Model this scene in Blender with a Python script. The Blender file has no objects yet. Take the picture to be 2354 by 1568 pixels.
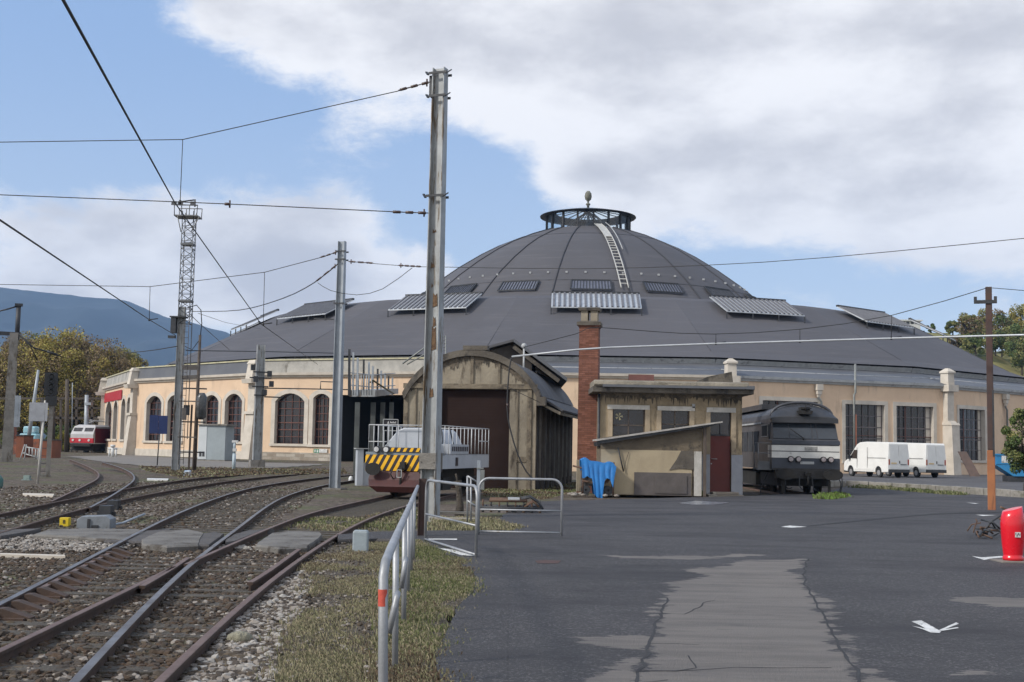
import bpy, math, random
import numpy as np
from mathutils import Vector, Matrix, noise as mnoise
random.seed(7); RNG = np.random.default_rng(7)
SC = bpy.context.scene; COL = SC.collection; R = math.radians; PI = math.pi
# ---------------------------------------------------------------- camera
F_PX, CXP, CYP = 2850.0, 1176.5, 784.0
EYE = Vector((0, 0, 1.75))
PITCH, ROLL = math.atan(246/2850.0), R(1.06)
FW = Vector((0, math.cos(PITCH), math.sin(PITCH))); U0 = Vector((0, -math.sin(PITCH), math.cos(PITCH))); R0 = Vector((1, 0, 0))
RT = R0*math.cos(ROLL) + U0*math.sin(ROLL); UP = U0*math.cos(ROLL) - R0*math.sin(ROLL)
def ray(px, py): return FW + RT*((px-CXP)/F_PX) - UP*((py-CYP)/F_PX)
def smooth(a, b, t):
    t = min(1, max(0, (t-a)/(b-a))); return t*t*(3-2*t)
def gz(x, y):      # dirt ground height
    return -0.13 + 0.42*smooth(62, 105, y)*(1-smooth(-12, 2, x)) + 0.12*smooth(55, 80, y)*smooth(2, 12, x)
def G(px, py, z=None):   # the point of the ground seen at that place
    d = ray(px, py); zz = -0.13 if z is None else z
    for _ in range(12):
        t = (zz-EYE.z)/d.z; p = EYE+d*t
        if z is not None: break
        zz = 0.5*zz+0.5*gz(p.x, p.y)
    return p
def at(px, py, Y):       # the point at depth Y (world y) along that line of sight
    d = ray(px, py); return EYE + d*(Y/d.y)
cam = bpy.data.cameras.new('camera'); cam_o = bpy.data.objects.new('camera', cam); COL.objects.link(cam_o)
M = Matrix((RT, UP, -FW)).transposed().to_4x4(); M.translation = EYE; cam_o.matrix_world = M
cam.sensor_width = 36; cam.lens = 36*F_PX/2353.0; cam.clip_end = 20000; cam.clip_start = 0.1
SC.camera = cam_o
# ---------------------------------------------------------------- node helpers
class NT:
    def __init__(s, tree): s.t = tree; s.n = tree.nodes; s.l = tree.links
    def new(s, kind, **kw):
        n = s.n.new(kind)
        for k, v in kw.items(): setattr(n, k, v)
        return n
    def link(s, a, b): s.l.new(a, b)
    def put(s, sock, v):
        if isinstance(v, (int, float, tuple, list)): sock.default_value = v
        else: s.link(v, sock)
    def math(s, op, a, b=0.0, c=None, clamp=False):
        n = s.new('ShaderNodeMath', operation=op, use_clamp=clamp)
        s.put(n.inputs[0], a); s.put(n.inputs[1], b)
        if c is not None: s.put(n.inputs[2], c)
        return n.outputs[0]
    def mix(s, f, a, b, blend='MIX'):
        n = s.new('ShaderNodeMix', data_type='RGBA', blend_type=blend)
        s.put(n.inputs[0], f)
        for sock, v in ((n.inputs[6], a), (n.inputs[7], b)):
            if isinstance(v, (tuple, list)): sock.default_value = (v[0], v[1], v[2], 1)
            else: s.link(v, sock)
        return n.outputs[2]
    def noise(s, vec, scale, detail=6, rough=0.6, out=0, dist=0.0):
        n = s.new('ShaderNodeTexNoise'); s.link(vec, n.inputs['Vector'])
        n.inputs['Scale'].default_value = scale; n.inputs['Detail'].default_value = detail
        n.inputs['Roughness'].default_value = rough; n.inputs['Distortion'].default_value = dist
        return n.outputs[out]
    def ramp(s, f, a, b):   # smooth 0..1 between a and b
        n = s.new('ShaderNodeMapRange', interpolation_type='SMOOTHSTEP'); s.put(n.inputs[0], f)
        n.inputs[1].default_value = a; n.inputs[2].default_value = b; return n.outputs[0]
    def mapping(s, vec, scale=(1, 1, 1), rot=(0, 0, 0)):
        n = s.new('ShaderNodeMapping'); s.link(vec, n.inputs[0]); n.inputs[3].default_value = scale; n.inputs[2].default_value = rot
        return n.outputs[0]
MATS = {}
def mat(name, c1, c2=None, scale=2.0, rough=0.8, metal=0.0, bump=0.15, bscale=25, c3=None, s3=1.0, t3=(0.55, 0.65), stretch=(1, 1, 1),
        brick=None, wave=None, spec=0.5, trans=0.0, coat=0.0, cells=None, waver=(0, 0, 0)):
    if name in MATS: return MATS[name]
    m = bpy.data.materials.new(name); m.use_nodes = True; MATS[name] = m
    t = NT(m.node_tree); b = t.n['Principled BSDF']
    tc = t.new('ShaderNodeTexCoord').outputs['Object']
    c2 = c2 or tuple(x*0.8 for x in c1)
    f = t.ramp(t.noise(tc, scale, 8, 0.65), 0.35, 0.65); col = t.mix(f, c1, c2)
    height = t.noise(tc, bscale, 5, 0.6)
    if cells:   # gravel: cells of differing colour
        v = t.new('ShaderNodeTexVoronoi'); v.inputs['Scale'].default_value = cells[0]
        d = t.noise(tc, cells[0]*1.5, 2, 0.5, out=1)
        mv = t.new('ShaderNodeMix', data_type='VECTOR'); mv.inputs[0].default_value = 0.04; t.link(tc, mv.inputs[4]); t.link(d, mv.inputs[5])
        t.link(mv.outputs[1], v.inputs['Vector'])
        sep = t.new('ShaderNodeSeparateColor'); t.link(v.outputs['Color'], sep.inputs[0])
        g = t.math('POWER', sep.outputs[0], cells[2] if len(cells) > 2 else 2.0)
        col = t.mix(g, col, cells[1]); height = t.math('SUBTRACT', t.math('MULTIPLY', height, 0.3), v.outputs['Distance'])
    if c3:
        sv = t.mapping(tc, stretch)
        f3 = t.ramp(t.noise(sv, s3, 8, 0.7), t3[0], t3[1]); col = t.mix(f3, col, c3)
    if brick:   # (scale, mortar colour)
        bn = t.new('ShaderNodeTexBrick'); t.link(t.mapping(tc, (1, 1, 1), (R(90), 0, 0)), bn.inputs['Vector'])
        bn.inputs['Scale'].default_value = brick[0]; bn.inputs['Mortar Size'].default_value = 0.012
        bn.inputs['Color1'].default_value = (1, 1, 1, 1); bn.inputs['Color2'].default_value = (.6, .55, .5, 1); bn.inputs['Mortar'].default_value = (*brick[1], 1)
        bn.inputs['Brick Width'].default_value = 0.5; bn.inputs['Row Height'].default_value = 0.16
        col = t.mix(1.0, col, bn.outputs['Color'], 'MULTIPLY'); height = t.math('ADD', t.math('MULTIPLY', height, 0.3), t.math('SUBTRACT', 1.0, bn.outputs['Fac']))
    if wave:
        wn = t.new('ShaderNodeTexWave', bands_direction=wave[1]); t.link(tc, wn.inputs[0]); wn.inputs['Scale'].default_value = wave[0]
        wn.inputs['Distortion'].default_value = wave[2] if len(wave) > 2 else 0
        height = t.math('ADD', t.math('MULTIPLY', height, 0.3), wn.outputs['Fac'])
    t.link(col, b.inputs['Base Color'])
    rn = t.noise(tc, scale*2.3, 4, 0.6)
    t.link(t.math('ADD', rough-0.1, t.math('MULTIPLY', rn, 0.2), clamp=True), b.inputs['Roughness'])
    b.inputs['Metallic'].default_value = metal; b.inputs['Specular IOR Level'].default_value = spec
    if trans: b.inputs['Transmission Weight'].default_value = trans
    if coat: b.inputs['Coat Weight'].default_value = coat; b.inputs['Coat Roughness'].default_value = 0.08
    if bump:
        bn = t.new('ShaderNodeBump'); bn.inputs['Strength'].default_value = min(1, bump*2); bn.inputs['Distance'].default_value = 0.02*max(1, bump*5)
        t.link(height, bn.inputs['Height']); t.link(bn.outputs[0], b.inputs['Normal'])
    return m
# ---------------------------------------------------------------- mesh builder
class MB:
    def __init__(s): s.v = []; s.f = []; s.m = []; s.s = []; s.T = None
    def addv(s, pts):
        b = len(s.v)
        for p in pts:
            p = Vector(p)
            if s.T is not None: p = s.T @ p
            s.v.append((p.x, p.y, p.z))
        return b
    def face(s, idx, mi=0, sm=False): s.f.append(tuple(idx)); s.m.append(mi); s.s.append(sm)
    def poly(s, pts, mi=0, sm=False):
        b = s.addv(pts); s.face(range(b, b+len(pts)), mi, sm); return s
    def hexa(s, p, mi=0):   # 8 points: bottom 4 ccw, top 4 ccw
        b = s.addv(p)
        for q in ((3, 2, 1, 0), (4, 5, 6, 7), (0, 1, 5, 4), (1, 2, 6, 5), (2, 3, 7, 6), (3, 0, 4, 7)): s.face([b+i for i in q], mi)
        return s
    def box(s, x0, x1, y0, y1, z0, z1, mi=0):
        return s.hexa([(x0, y0, z0), (x1, y0, z0), (x1, y1, z0), (x0, y1, z0), (x0, y0, z1), (x1, y0, z1), (x1, y1, z1), (x0, y1, z1)], mi)
    def prism(s, pts, d, mi=0):   # polygon extruded by vector d
        n = len(pts); pts = [Vector(p) for p in pts]; d = Vector(d)
        b = s.addv(pts+[p+d for p in pts])
        s.face(range(b+n-1, b-1, -1), mi); s.face(range(b+n, b+2*n), mi)
        for i in range(n): j = (i+1) % n; s.face((b+i, b+j, b+n+j, b+n+i), mi)
        return s
    def beam(s, a, b_, w, h, mi=0, up=(0, 0, 1)):   # rectangular bar between two points
        a = Vector(a); b_ = Vector(b_); d = (b_-a).normalized(); u = Vector(up)
        if abs(d.dot(u)) > 0.98: u = Vector((0, 1, 0))
        x = d.cross(u).normalized(); y = x.cross(d).normalized()
        q = [(-w/2, -h/2), (w/2, -h/2), (w/2, h/2), (-w/2, h/2)]
        p = [a+x*i+y*j for i, j in q]
        return s.prism(p, b_-a, mi)
    def tube(s, pts, r, n=8, mi=0, caps=True, sm=True, closed=False):
        pts = [Vector(p) for p in pts]; k = len(pts); rs = r if isinstance(r, (list, tuple)) else [r]*k
        base = len(s.v); up = None
        for i, p in enumerate(pts):
            if closed: d = pts[(i+1) % k]-pts[i-1]
            else: d = pts[min(i+1, k-1)]-pts[max(i-1, 0)]
            d.normalize()
            if up is None:
                up = Vector((0, 0, 1)) if abs(d.z) < 0.9 else Vector((1, 0, 0))
            x = d.cross(up)
            if x.length < 1e-4: x = d.orthogonal()
            x.normalize(); y = x.cross(d).normalized(); up = y
            s.addv([p+(x*math.cos(2*PI*j/n)+y*math.sin(2*PI*j/n))*rs[i] for j in range(n)])
        for i in range(k if closed else k-1):
            i2 = (i+1) % k
            for j in range(n):
                j2 = (j+1) % n; s.face((base+i*n+j, base+i*n+j2, base+i2*n+j2, base+i2*n+j), mi, sm)
        if caps and not closed:
            s.face(range(base+n-1, base-1, -1), mi); s.face(range(base+(k-1)*n, base+k*n), mi)
        return s
    def cyl(s, a, b_, r, n=12, mi=0, r2=None): return s.tube([a, b_], [r, r if r2 is None else r2], n, mi)
    def lathe(s, prof, c=(0, 0, 0), n=24, mi=0, sm=True, closed_top=True):   # prof: (r, z) from bottom up
        base = len(s.v); c = Vector(c)
        for r, z in prof: s.addv([c+Vector((r*math.cos(2*PI*j/n), r*math.sin(2*PI*j/n), z)) for j in range(n)])
        for i in range(len(prof)-1):
            for j in range(n):
                j2 = (j+1) % n; s.face((base+i*n+j, base+i*n+j2, base+(i+1)*n+j2, base+(i+1)*n+j), mi, sm)
        if closed_top: s.face(range(base+(len(prof)-1)*n, base+len(prof)*n), mi, False); s.face(range(base+n-1, base-1, -1), mi, False)
        return s
    def loft(s, secs, mi=0, sm=False, caps=True, closed=True):
        n = len(secs[0]); base = len(s.v)
        for q in secs: s.addv(q)
        for i in range(len(secs)-1):
            for j in range(n if closed else n-1):
                j2 = (j+1) % n; s.face((base+i*n+j, base+i*n+j2, base+(i+1)*n+j2, base+(i+1)*n+j), mi, sm)
        if caps: s.face(range(base+n-1, base-1, -1), mi); s.face(range(base+(len(secs)-1)*n, base+len(secs)*n), mi)
        return s
    def sphere(s, c, r, n=12, mi=0, sq=(1, 1, 1)):
        c = Vector(c); prof = [(max(1e-3, math.cos(-PI/2+PI*i/(n//2)))*r, math.sin(-PI/2+PI*i/(n//2))*r) for i in range(n//2+1)]
        T = s.T; s.T = (T or Matrix()) @ Matrix.Translation(c) @ Matrix.Diagonal((*sq, 1)); s.lathe(prof, (0, 0, 0), n, mi); s.T = T
        return s
def obj(name, mb, mats, parent=None, kind=None, bevel=0):
    me = bpy.data.meshes.new(name); me.from_pydata(mb.v, [], mb.f)
    if not isinstance(mats, (list, tuple)): mats = [mats]
    for m in mats: me.materials.append(m)
    me.polygons.foreach_set('material_index', mb.m); me.polygons.foreach_set('use_smooth', mb.s); me.update()
    o = bpy.data.objects.new(name, me); COL.objects.link(o)
    if parent is not None: o.parent = parent
    if kind: o['kind'] = kind
    if bevel:
        bv = o.modifiers.new('bevel', 'BEVEL'); bv.width = bevel; bv.segments = 2; bv.limit_method = 'ANGLE'; bv.angle_limit = R(40)
    return o
def npobj(name, V, Fc, mats, parent=None, kind=None, mi=None, smooth_=False):
    me = bpy.data.meshes.new(name); k = Fc.shape[1]
    me.vertices.add(len(V)); me.vertices.foreach_set('co', V.astype(np.float32).ravel())
    me.loops.add(Fc.size); me.loops.foreach_set('vertex_index', Fc.astype(np.int32).ravel())
    me.polygons.add(len(Fc)); me.polygons.foreach_set('loop_start', np.arange(0, Fc.size, k, dtype=np.int32))
    me.polygons.foreach_set('loop_total', np.full(len(Fc), k, dtype=np.int32))
    if not isinstance(mats, (list, tuple)): mats = [mats]
    for m in mats: me.materials.append(m)
    if mi is not None: me.polygons.foreach_set('material_index', mi.astype(np.int32))
    me.polygons.foreach_set('use_smooth', np.full(len(Fc), smooth_)); me.update(calc_edges=True); me.validate()
    o = bpy.data.objects.new(name, me); COL.objects.link(o)
    if parent is not None: o.parent = parent
    if kind: o['kind'] = kind
    return o
def tag(o, label, cat, group=None, kind=None):
    o['label'] = label; o['category'] = cat
    if group: o['group'] = group
    if kind: o['kind'] = kind
    return o
def thing(name, label, cat, loc=(0, 0, 0), rz=0, group=None):
    o = bpy.data.objects.new(name, None); COL.objects.link(o); o.location = loc; o.rotation_euler = (0, 0, rz); o.empty_display_size = 0.2
    return tag(o, label, cat, group)
def rebase(o, p):      # move a mesh thing's origin to its base without moving it
    p = Vector(p); me = o.data
    for v in me.vertices: v.co -= p
    o.location = p; return o
def copy_tree(o, parent=None):
    c = o.copy(); COL.objects.link(c)
    if parent is not None: c.parent = parent
    for ch in [x for x in o.children]: copy_tree(ch, c)
    return c
def text_part(name, s, size, mt, parent, loc, rot, depth=0.004, align='CENTER'):
    cu = bpy.data.curves.new(name, 'FONT'); cu.body = s; cu.size = size; cu.extrude = depth; cu.align_x = align; cu.align_y = 'CENTER'
    t = bpy.data.objects.new('tmp_text', cu); COL.objects.link(t)
    me = bpy.data.meshes.new_from_object(t.evaluated_get(bpy.context.evaluated_depsgraph_get())); bpy.data.objects.remove(t)
    me.materials.clear(); me.materials.append(mt); o = bpy.data.objects.new(name, me); COL.objects.link(o)
    o.parent = parent; o.location = loc; o.rotation_euler = rot; return o
def wobble(pts, step, amp, seed=0, closed=True):   # subdivide an outline on the ground and roughen it
    out = []; n = len(pts)
    for i in range(n if closed else n-1):
        a = Vector(pts[i]); b = Vector(pts[(i+1) % n]); k = max(1, int((b-a).length/step))
        for j in range(k): out.append(a.lerp(b, j/k))
    res = []
    for p in out:
        d = mnoise.noise_vector(Vector((p.x*1.3, p.y*0.5, seed)))*amp+mnoise.noise_vector(Vector((p.x*5, p.y*2, seed+9)))*amp*0.5
        res.append(Vector((p.x+d.x, p.y+d.y*2, p.z)))
    return res
def sheet(name, pts, z, mt, kind='structure', thick=0.0):
    mb = MB(); pp = [Vector((p[0], p[1], z)) for p in pts]
    a = sum(pp[i].x*pp[(i+1) % len(pp)].y-pp[(i+1) % len(pp)].x*pp[i].y for i in range(len(pp)))
    if a < 0: pp.reverse()
    if thick: mb.prism([p-Vector((0, 0, thick)) for p in pp], (0, 0, thick))
    else: mb.poly(pp)
    return obj(name, mb, mt, kind=kind)
# ---------------------------------------------------------------- light and sky
SUN_AZ, SUN_EL = R(-118), R(36)    # azimuth from +Y clockwise
sd = Vector((math.sin(SUN_AZ)*math.cos(SUN_EL), math.cos(SUN_AZ)*math.cos(SUN_EL), math.sin(SUN_EL)))
sun = bpy.data.lights.new('sun', 'SUN'); sun.energy = 2.9; sun.angle = R(7); sun.color = (1, 0.95, 0.88)
so = bpy.data.objects.new('sun', sun); COL.objects.link(so); so.rotation_euler = (-sd).to_track_quat('-Z', 'Y').to_euler(); so.location = (0, 0, 60)
W = bpy.data.worlds.new('World'); SC.world = W; W.use_nodes = True
t = NT(W.node_tree); bg = t.n['Background']
sky = t.new('ShaderNodeTexSky', sky_type='NISHITA'); sky.sun_disc = False; sky.sun_elevation = SUN_EL; sky.sun_rotation = SUN_AZ % (2*PI)
sky.air_density = 1.0; sky.dust_density = 0.6; sky.ozone_density = 2.0
gv = t.new('ShaderNodeTexCoord').outputs['Generated']
sx = t.new('ShaderNodeSeparateXYZ'); t.link(gv, sx.inputs[0])
az = t.math('ARCTAN2', sx.outputs[0], sx.outputs[1]); el = t.math('ARCSINE', sx.outputs[2])
def ae(px, py):
    d = ray(px, py).normalized(); return math.atan2(d.x, d.y), math.asin(d.z)
BL = [  # where the clouds stand in the sky: x, y, half width, half height (in the picture's pixels), weight
    (1500, -100, 1000, 330, .55), (900, 60, 420, 110, .4), (860, 320, 60, 40, .2), (2100, 250, 800, 300, .55), (1250, 230, 300, 90, .3), (560, 60, 170, 90, .3), (1900, 430, 500, 110, .28),
    (2250, 560, 330, 60, .18), (1320, 400, 80, 50, .75), (2180, 590, 260, 30, .3), (1700, 560, 160, 25, .2), (150, 520, 430, 130, .5), (620, 560, 260, 120, .42), (860, 640, 230, 60, .35), (980, 590, 70, 60, .3),
    (730, 340, 90, 60, .12), (640, 300, 200, 60, .1), (330, 690, 480, 60, .5), (830, 500, 60, 40, .2),
    (60, 130, 330, 220, -.6), (700, 330, 330, 110, -.32), (1100, 430, 200, 130, -.3), (230, 200, 300, 160, -.3), (1080, 480, 190, 120, -.35), (1900, 610, 520, 60, -.3), (160, 330, 300, 40, -.2), (1550, 600, 300, 90, -.15)]
tot = None
for (bx, by, bw, bh, wt) in BL:
    a0, e0 = ae(bx, by)
    dx = t.math('DIVIDE', t.math('SUBTRACT', az, a0), bw/F_PX); dy = t.math('DIVIDE', t.math('SUBTRACT', el, e0), bh/F_PX)
    q = t.math('ADD', t.math('MULTIPLY', dx, dx), t.math('MULTIPLY', dy, dy))
    g = t.math('MULTIPLY', t.math('EXPONENT', t.math('MULTIPLY', q, -0.7)), wt)
    tot = g if tot is None else t.math('ADD', tot, g)
sv = t.mapping(gv, (1, 1, 1.9))
tot = t.math('ADD', tot, t.math('MULTIPLY', t.ramp(sx.outputs[1], 0.45, -0.1), 0.3))  # added unseen cloud cover behind the camera, whitens the sky light
n1 = t.noise(sv, 5.2, 12, 0.62, dist=0.35); n2 = t.noise(sv, 17.0, 12, 0.7, dist=0.2)
cl = t.math('ADD', t.math('ADD', tot, t.math('MULTIPLY', t.math('SUBTRACT', n1, 0.5), 1.45)), t.math('MULTIPLY', t.math('SUBTRACT', n2, 0.5), 0.85))
fac = t.ramp(cl, 0.0, 0.44)
hv = t.new('ShaderNodeVectorMath', operation='ADD'); t.link(gv, hv.inputs[0]); hv.inputs[1].default_value = (0.02, 0.01, 0.035)
n3 = t.noise(t.mapping(hv.outputs[0], (1, 1, 2.4)), 5.5, 8, 0.5)
shade = t.ramp(t.math('ADD', t.math('MULTIPLY', cl, 0.55), t.math('MULTIPLY', t.math('SUBTRACT', n3, 0.5), 2.0)), 0.12, 0.85)
K = 8.6
cc = t.mix(shade, (0.98*K, 0.98*K, 1.0*K), (0.61*K, 0.615*K, 0.655*K))
blue = t.mix(t.ramp(sx.outputs[2], 0.0, 0.34), (0.74*K, 0.85*K, 0.99*K), (0.35*K, 0.52*K, 0.84*K))
skyc = t.mix(0.72, sky.outputs[0], blue)
t.link(t.mix(fac, skyc, cc), bg.inputs['Color']); bg.inputs['Strength'].default_value = 0.11
SC.view_settings.view_transform = 'Standard'; SC.view_settings.look = 'None'; SC.view_settings.exposure = 0.2; SC.view_settings.gamma = 1
SC.cycles.max_bounces = 5; SC.cycles.diffuse_bounces = 2; SC.cycles.glossy_bounces = 3; SC.cycles.transmission_bounces = 4; SC.cycles.transparent_max_bounces = 8
SC.cycles.volume_bounces = 0; SC.cycles.use_denoising = True
# ---------------------------------------------------------------- materials
m_dirt = mat('dirt_and_fines', (.046, .030, .019), (.078, .056, .036), scale=0.35, bump=.5, bscale=6, c3=(.075, .078, .03), s3=.22, t3=(.48, .62), rough=.95, cells=(7, (.17, .14, .11), 4.0))
m_ballast = mat('ballast', (.05, .042, .035), (.09, .078, .066), scale=1.5, bump=.6, bscale=30, rough=.95, cells=(16, (.3, .27, .24), 3.0), c3=(.04, .03, .02), s3=.8)
m_stone = mat('ballast_stone', (.19, .165, .14), (.28, .25, .22), scale=3.3, bump=.2, rough=.95)
m_asph = mat('asphalt', (.052, .049, .052), (.070, .066, .070), scale=.22, bump=.45, bscale=140, rough=.72, c3=(.041, .038, .042), s3=.4, t3=(.44, .66), stretch=(.6, 1.1, 1), cells=(55, (.2, .19, .19), 6.0))
m_asph2 = mat('upper_asphalt', (.065, .06, .06), (.09, .085, .083), scale=.3, bump=.15, bscale=120, rough=.85)
m_patch = mat('worn_concrete', (.27, .24, .215), (.22, .195, .178), scale=.7, bump=.45, bscale=150, rough=.9, c3=(.15, .135, .125), s3=1.1, t3=(.52, .6), stretch=(.4, 1.6, 1), cells=(60, (.3, .27, .25), 4.0))
m_patch2 = mat('pale_dust', (.20, .18, .155), (.16, .145, .13), scale=2, rough=.95)
m_patchd = mat('dark_film', (.13, .118, .11), (.10, .092, .088), scale=2, rough=.9)
m_white = mat('white_marking', (.66, .66, .64), (.48, .48, .46), scale=5, c3=(.14, .14, .14), s3=14, t3=(.56, .62))
m_crack = mat('crack_filler', (.022, .02, .022), (.03, .03, .03))
m_rail = mat('rail_steel', (.05, .033, .025), (.08, .048, .034), scale=3, rough=.85, metal=0, bump=.15)
m_railtop = mat('worn_rail_head', (.20, .19, .185), (.12, .10, .088), scale=2, rough=.42, metal=.6, bump=.03)
m_railrust = mat('rusty_rail_head', (.115, .07, .055), (.15, .10, .08), scale=3, rough=.6, metal=.15, bump=.08)
m_sleeper = mat('old_timber', (.06, .052, .042), (.1, .088, .07), scale=3, stretch=(.4, 4, 4), bump=.5, bscale=22, rough=.95, c3=(.035, .028, .022), s3=3)
m_slab = mat('crossing_concrete', (.17, .16, .145), (.115, .108, .098), scale=1.6, bump=.4, bscale=18, rough=.95, c3=(.07, .06, .05), s3=1.8)
m_slabd = mat('dark_crossing', (.06, .056, .055), (.09, .083, .08), scale=1.5, bump=.4, bscale=18, rough=.95)
m_grassbase = mat('turf_soil', (.105, .08, .055), (.075, .062, .04), scale=1.3, bump=1, bscale=30, cells=(22, (.2, .17, .14), 3.0), rough=1)
# ---------------------------------------------------------------- ground
xs = np.concatenate([np.linspace(-3900, -160, 12)[:-1], np.linspace(-160, 160, 81), np.linspace(160, 3900, 12)[1:]])
ys = np.concatenate([np.linspace(-30, 220, 101), np.linspace(220, 4850, 20)[1:]])
V = np.array([(x, y, gz(x, y)) for y in ys for x in xs]); nx = len(xs)
Fc = np.array([(j*nx+i, j*nx+i+1, (j+1)*nx+i+1, (j+1)*nx+i) for j in range(len(ys)-1) for i in range(nx-1)])
npobj('ground', V, Fc, m_dirt, kind='structure', smooth_=True)
# main asphalt yard
edge = [(985, 1600), (1002, 1560), (1000, 1500), (1035, 1450), (1040, 1400), (1075, 1370), (1098, 1335), (1065, 1290), (1000, 1262), (965, 1247), (900, 1237), (780, 1240), (772, 1229), (870, 1221), (985, 1220), (1180, 1219), (1190, 1212), (1140, 1195), (1180, 1172), (1250, 1152), (1420, 1147), (1720, 1140), (1900, 1130), (1950, 1117)]
P = [G(x, y, 0) for x, y in edge]
P = wobble(P, .35, .09, 3, closed=False) + [P[-1]]
far = [G(1950, 1119, 0), G(2100, 1128, 0), G(2353, 1144, 0), G(2700, 1168, 0)]
P += far + [Vector((30, 14, 0)), Vector((22, -6, 0)), Vector((-.3, -6, 0))]
sheet('asphalt_yard', P, 0.0, m_asph, thick=.2)
# upper lot behind the kerb wall
ups = [G(1895, 1109, .1), G(1972, 1111, .1), G(2150, 1119, .1), G(2353, 1133, .1), G(2700, 1156, .1), Vector((75, 80, 0)), Vector((80, 125, 0)), Vector((20, 116, 0)), Vector((9, 112, 0)), Vector((9, 75, 0)), Vector((17, 72, 0))]
sheet('upper_lot', ups, .1, m_asph2, thick=.3)
# far paving before the left facade
def inp0(x, y, P):
    c = False
    for i in range(len(P)):
        x0, y0 = P[i]; x1, y1 = P[(i+1) % len(P)]
        if (y0 > y) != (y1 > y) and x < (x1-x0)*(y-y0)/(y1-y0)+x0: c = not c
    return c
pv_ = [(p.x, p.y) for p in (G(*q) for q in [(150, 1050), (300, 1047), (560, 1063), (760, 1068), (640, 1076), (500, 1076), (330, 1072), (215, 1060)])]; mbp = MB(); x0_, x1_ = min(p[0] for p in pv_), max(p[0] for p in pv_); y0_, y1_ = min(p[1] for p in pv_), max(p[1] for p in pv_)
for ix in range(60):
    for iy in range(60):
        xa, xb = x0_+(x1_-x0_)*ix/60, x0_+(x1_-x0_)*(ix+1)/60; ya, yb = y0_+(y1_-y0_)*iy/60, y0_+(y1_-y0_)*(iy+1)/60
        if inp0((xa+xb)/2, (ya+yb)/2, pv_): mbp.poly([(x, y, gz(x, y)+.03) for x, y in ((xa, ya), (xb, ya), (xb, yb), (xa, yb))])
obj('paving', mbp, m_patch2, kind='structure')
def patch(name, pts, z, mt, seed=1, amp=.12, step=.3, kind='structure'):
    return sheet(name, wobble([G(x, y, z) for x, y in pts], step, amp, seed), z, mt, kind)

def inpoly(px, py, poly):
    c = np.zeros(px.shape, bool); n = len(poly)
    for i in range(n):
        x0, y0 = poly[i]; x1, y1 = poly[(i+1) % n]
        c ^= ((y0 > py) != (y1 > py)) & (px < (x1-x0)*(py-y0)/(y1-y0+1e-12)+x0)
    return c
def sdist(X, Y, poly):
    d = np.full(X.shape, 1e9); n = len(poly)
    for i in range(n):
        ax, ay = poly[i]; bx, by = poly[(i+1) % n]; ex, ey = bx-ax, by-ay
        t_ = np.clip(((X-ax)*ex+(Y-ay)*ey)/(ex*ex+ey*ey+1e-9), 0, 1); d = np.minimum(d, np.hypot(X-ax-ex*t_, (Y-ay-ey*t_)))
    return np.where(inpoly(X, Y, poly), d, -d)
WORN = [([(1450, 1640), (1470, 1545), (1490, 1480), (1515, 1412), (1535, 1370), (1540, 1340), (1640, 1322), (1700, 1325), (1846, 1322), (1850, 1345), (1872, 1375), (1900, 1420), (1930, 1480), (1965, 1530), (2010, 1640)], 0),
 ([(1560, 1309), (1650, 1302), (1690, 1290), (1855, 1284), (1848, 1306), (1810, 1312), (1846, 1324), (1700, 1326), (1620, 1324)], -.02),
 ([(1310, 1466), (1400, 1458), (1520, 1452), (1480, 1545), (1440, 1640), (1250, 1640), (1330, 1562), (1400, 1528), (1440, 1500), (1380, 1488)], -.03),
 ([(1860, 1368), (1920, 1378), (1900, 1392), (1935, 1405), (1915, 1425), (1890, 1410)], -.02), ([(1910, 1445), (1960, 1460), (1975, 1490), (1940, 1505), (1925, 1470)], -.02),
 ([(1950, 1535), (2010, 1535), (2060, 1568), (2060, 1640), (1990, 1640)], -.02), ([(1362, 1276), (1500, 1278), (1640, 1279), (1700, 1273), (1760, 1277), (1640, 1285), (1560, 1287), (1440, 1284)], -.01),
 ([(2205, 1374), (2250, 1372), (2353, 1375), (2450, 1380), (2450, 1402), (2353, 1399), (2260, 1392), (2180, 1382)], 0), ([(1875, 1436), (1920, 1429), (1965, 1436), (1900, 1441)], -.03), ([(2150, 1549), (2240, 1538), (2330, 1548), (2200, 1560)], -.05),
 ([(1480, 1395), (1530, 1380), (1525, 1425), (1450, 1445)], -.07), ([(1180, 1120+195), (1200, 1312), (1220, 1316)], -.1)]
gx = np.linspace(.02, 13, 190); gy = np.exp(np.linspace(math.log(6.0), math.log(23.5), 230)); X, Y = np.meshgrid(gx, gy); best = np.full(X.shape, -9.0)
for pts, off in WORN:
    P_ = [G(x, y, 0) for x, y in pts]; best = np.maximum(best, sdist(X, Y, [(p.x, p.y) for p in P_])+off)
nx_ = len(gx); V = np.stack([X.ravel(), Y.ravel(), np.full(X.size, .004)], 1)
Fq = np.array([(j_*nx_+i_, j_*nx_+i_+1, (j_+1)*nx_+i_+1, (j_+1)*nx_+i_) for j_ in range(len(gy)-1) for i_ in range(nx_-1)])
m_worn = m_asph.copy(); m_worn.name = 'worn_yard_surface'; t = NT(m_worn.node_tree); b = t.n['Principled BSDF']
old = b.inputs['Base Color'].links[0].from_socket; tc = t.new('ShaderNodeTexCoord').outputs['Object']; at_ = t.new('ShaderNodeAttribute', attribute_name='wear').outputs['Fac']
na = t.noise(t.mapping(tc, (.55, 1.3, 1)), 2.2, 10, .68); nb = t.noise(t.mapping(tc, (.35, 1.8, 1)), 1.1, 8, .7); nf = t.noise(tc, 90, 3, .6)
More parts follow.
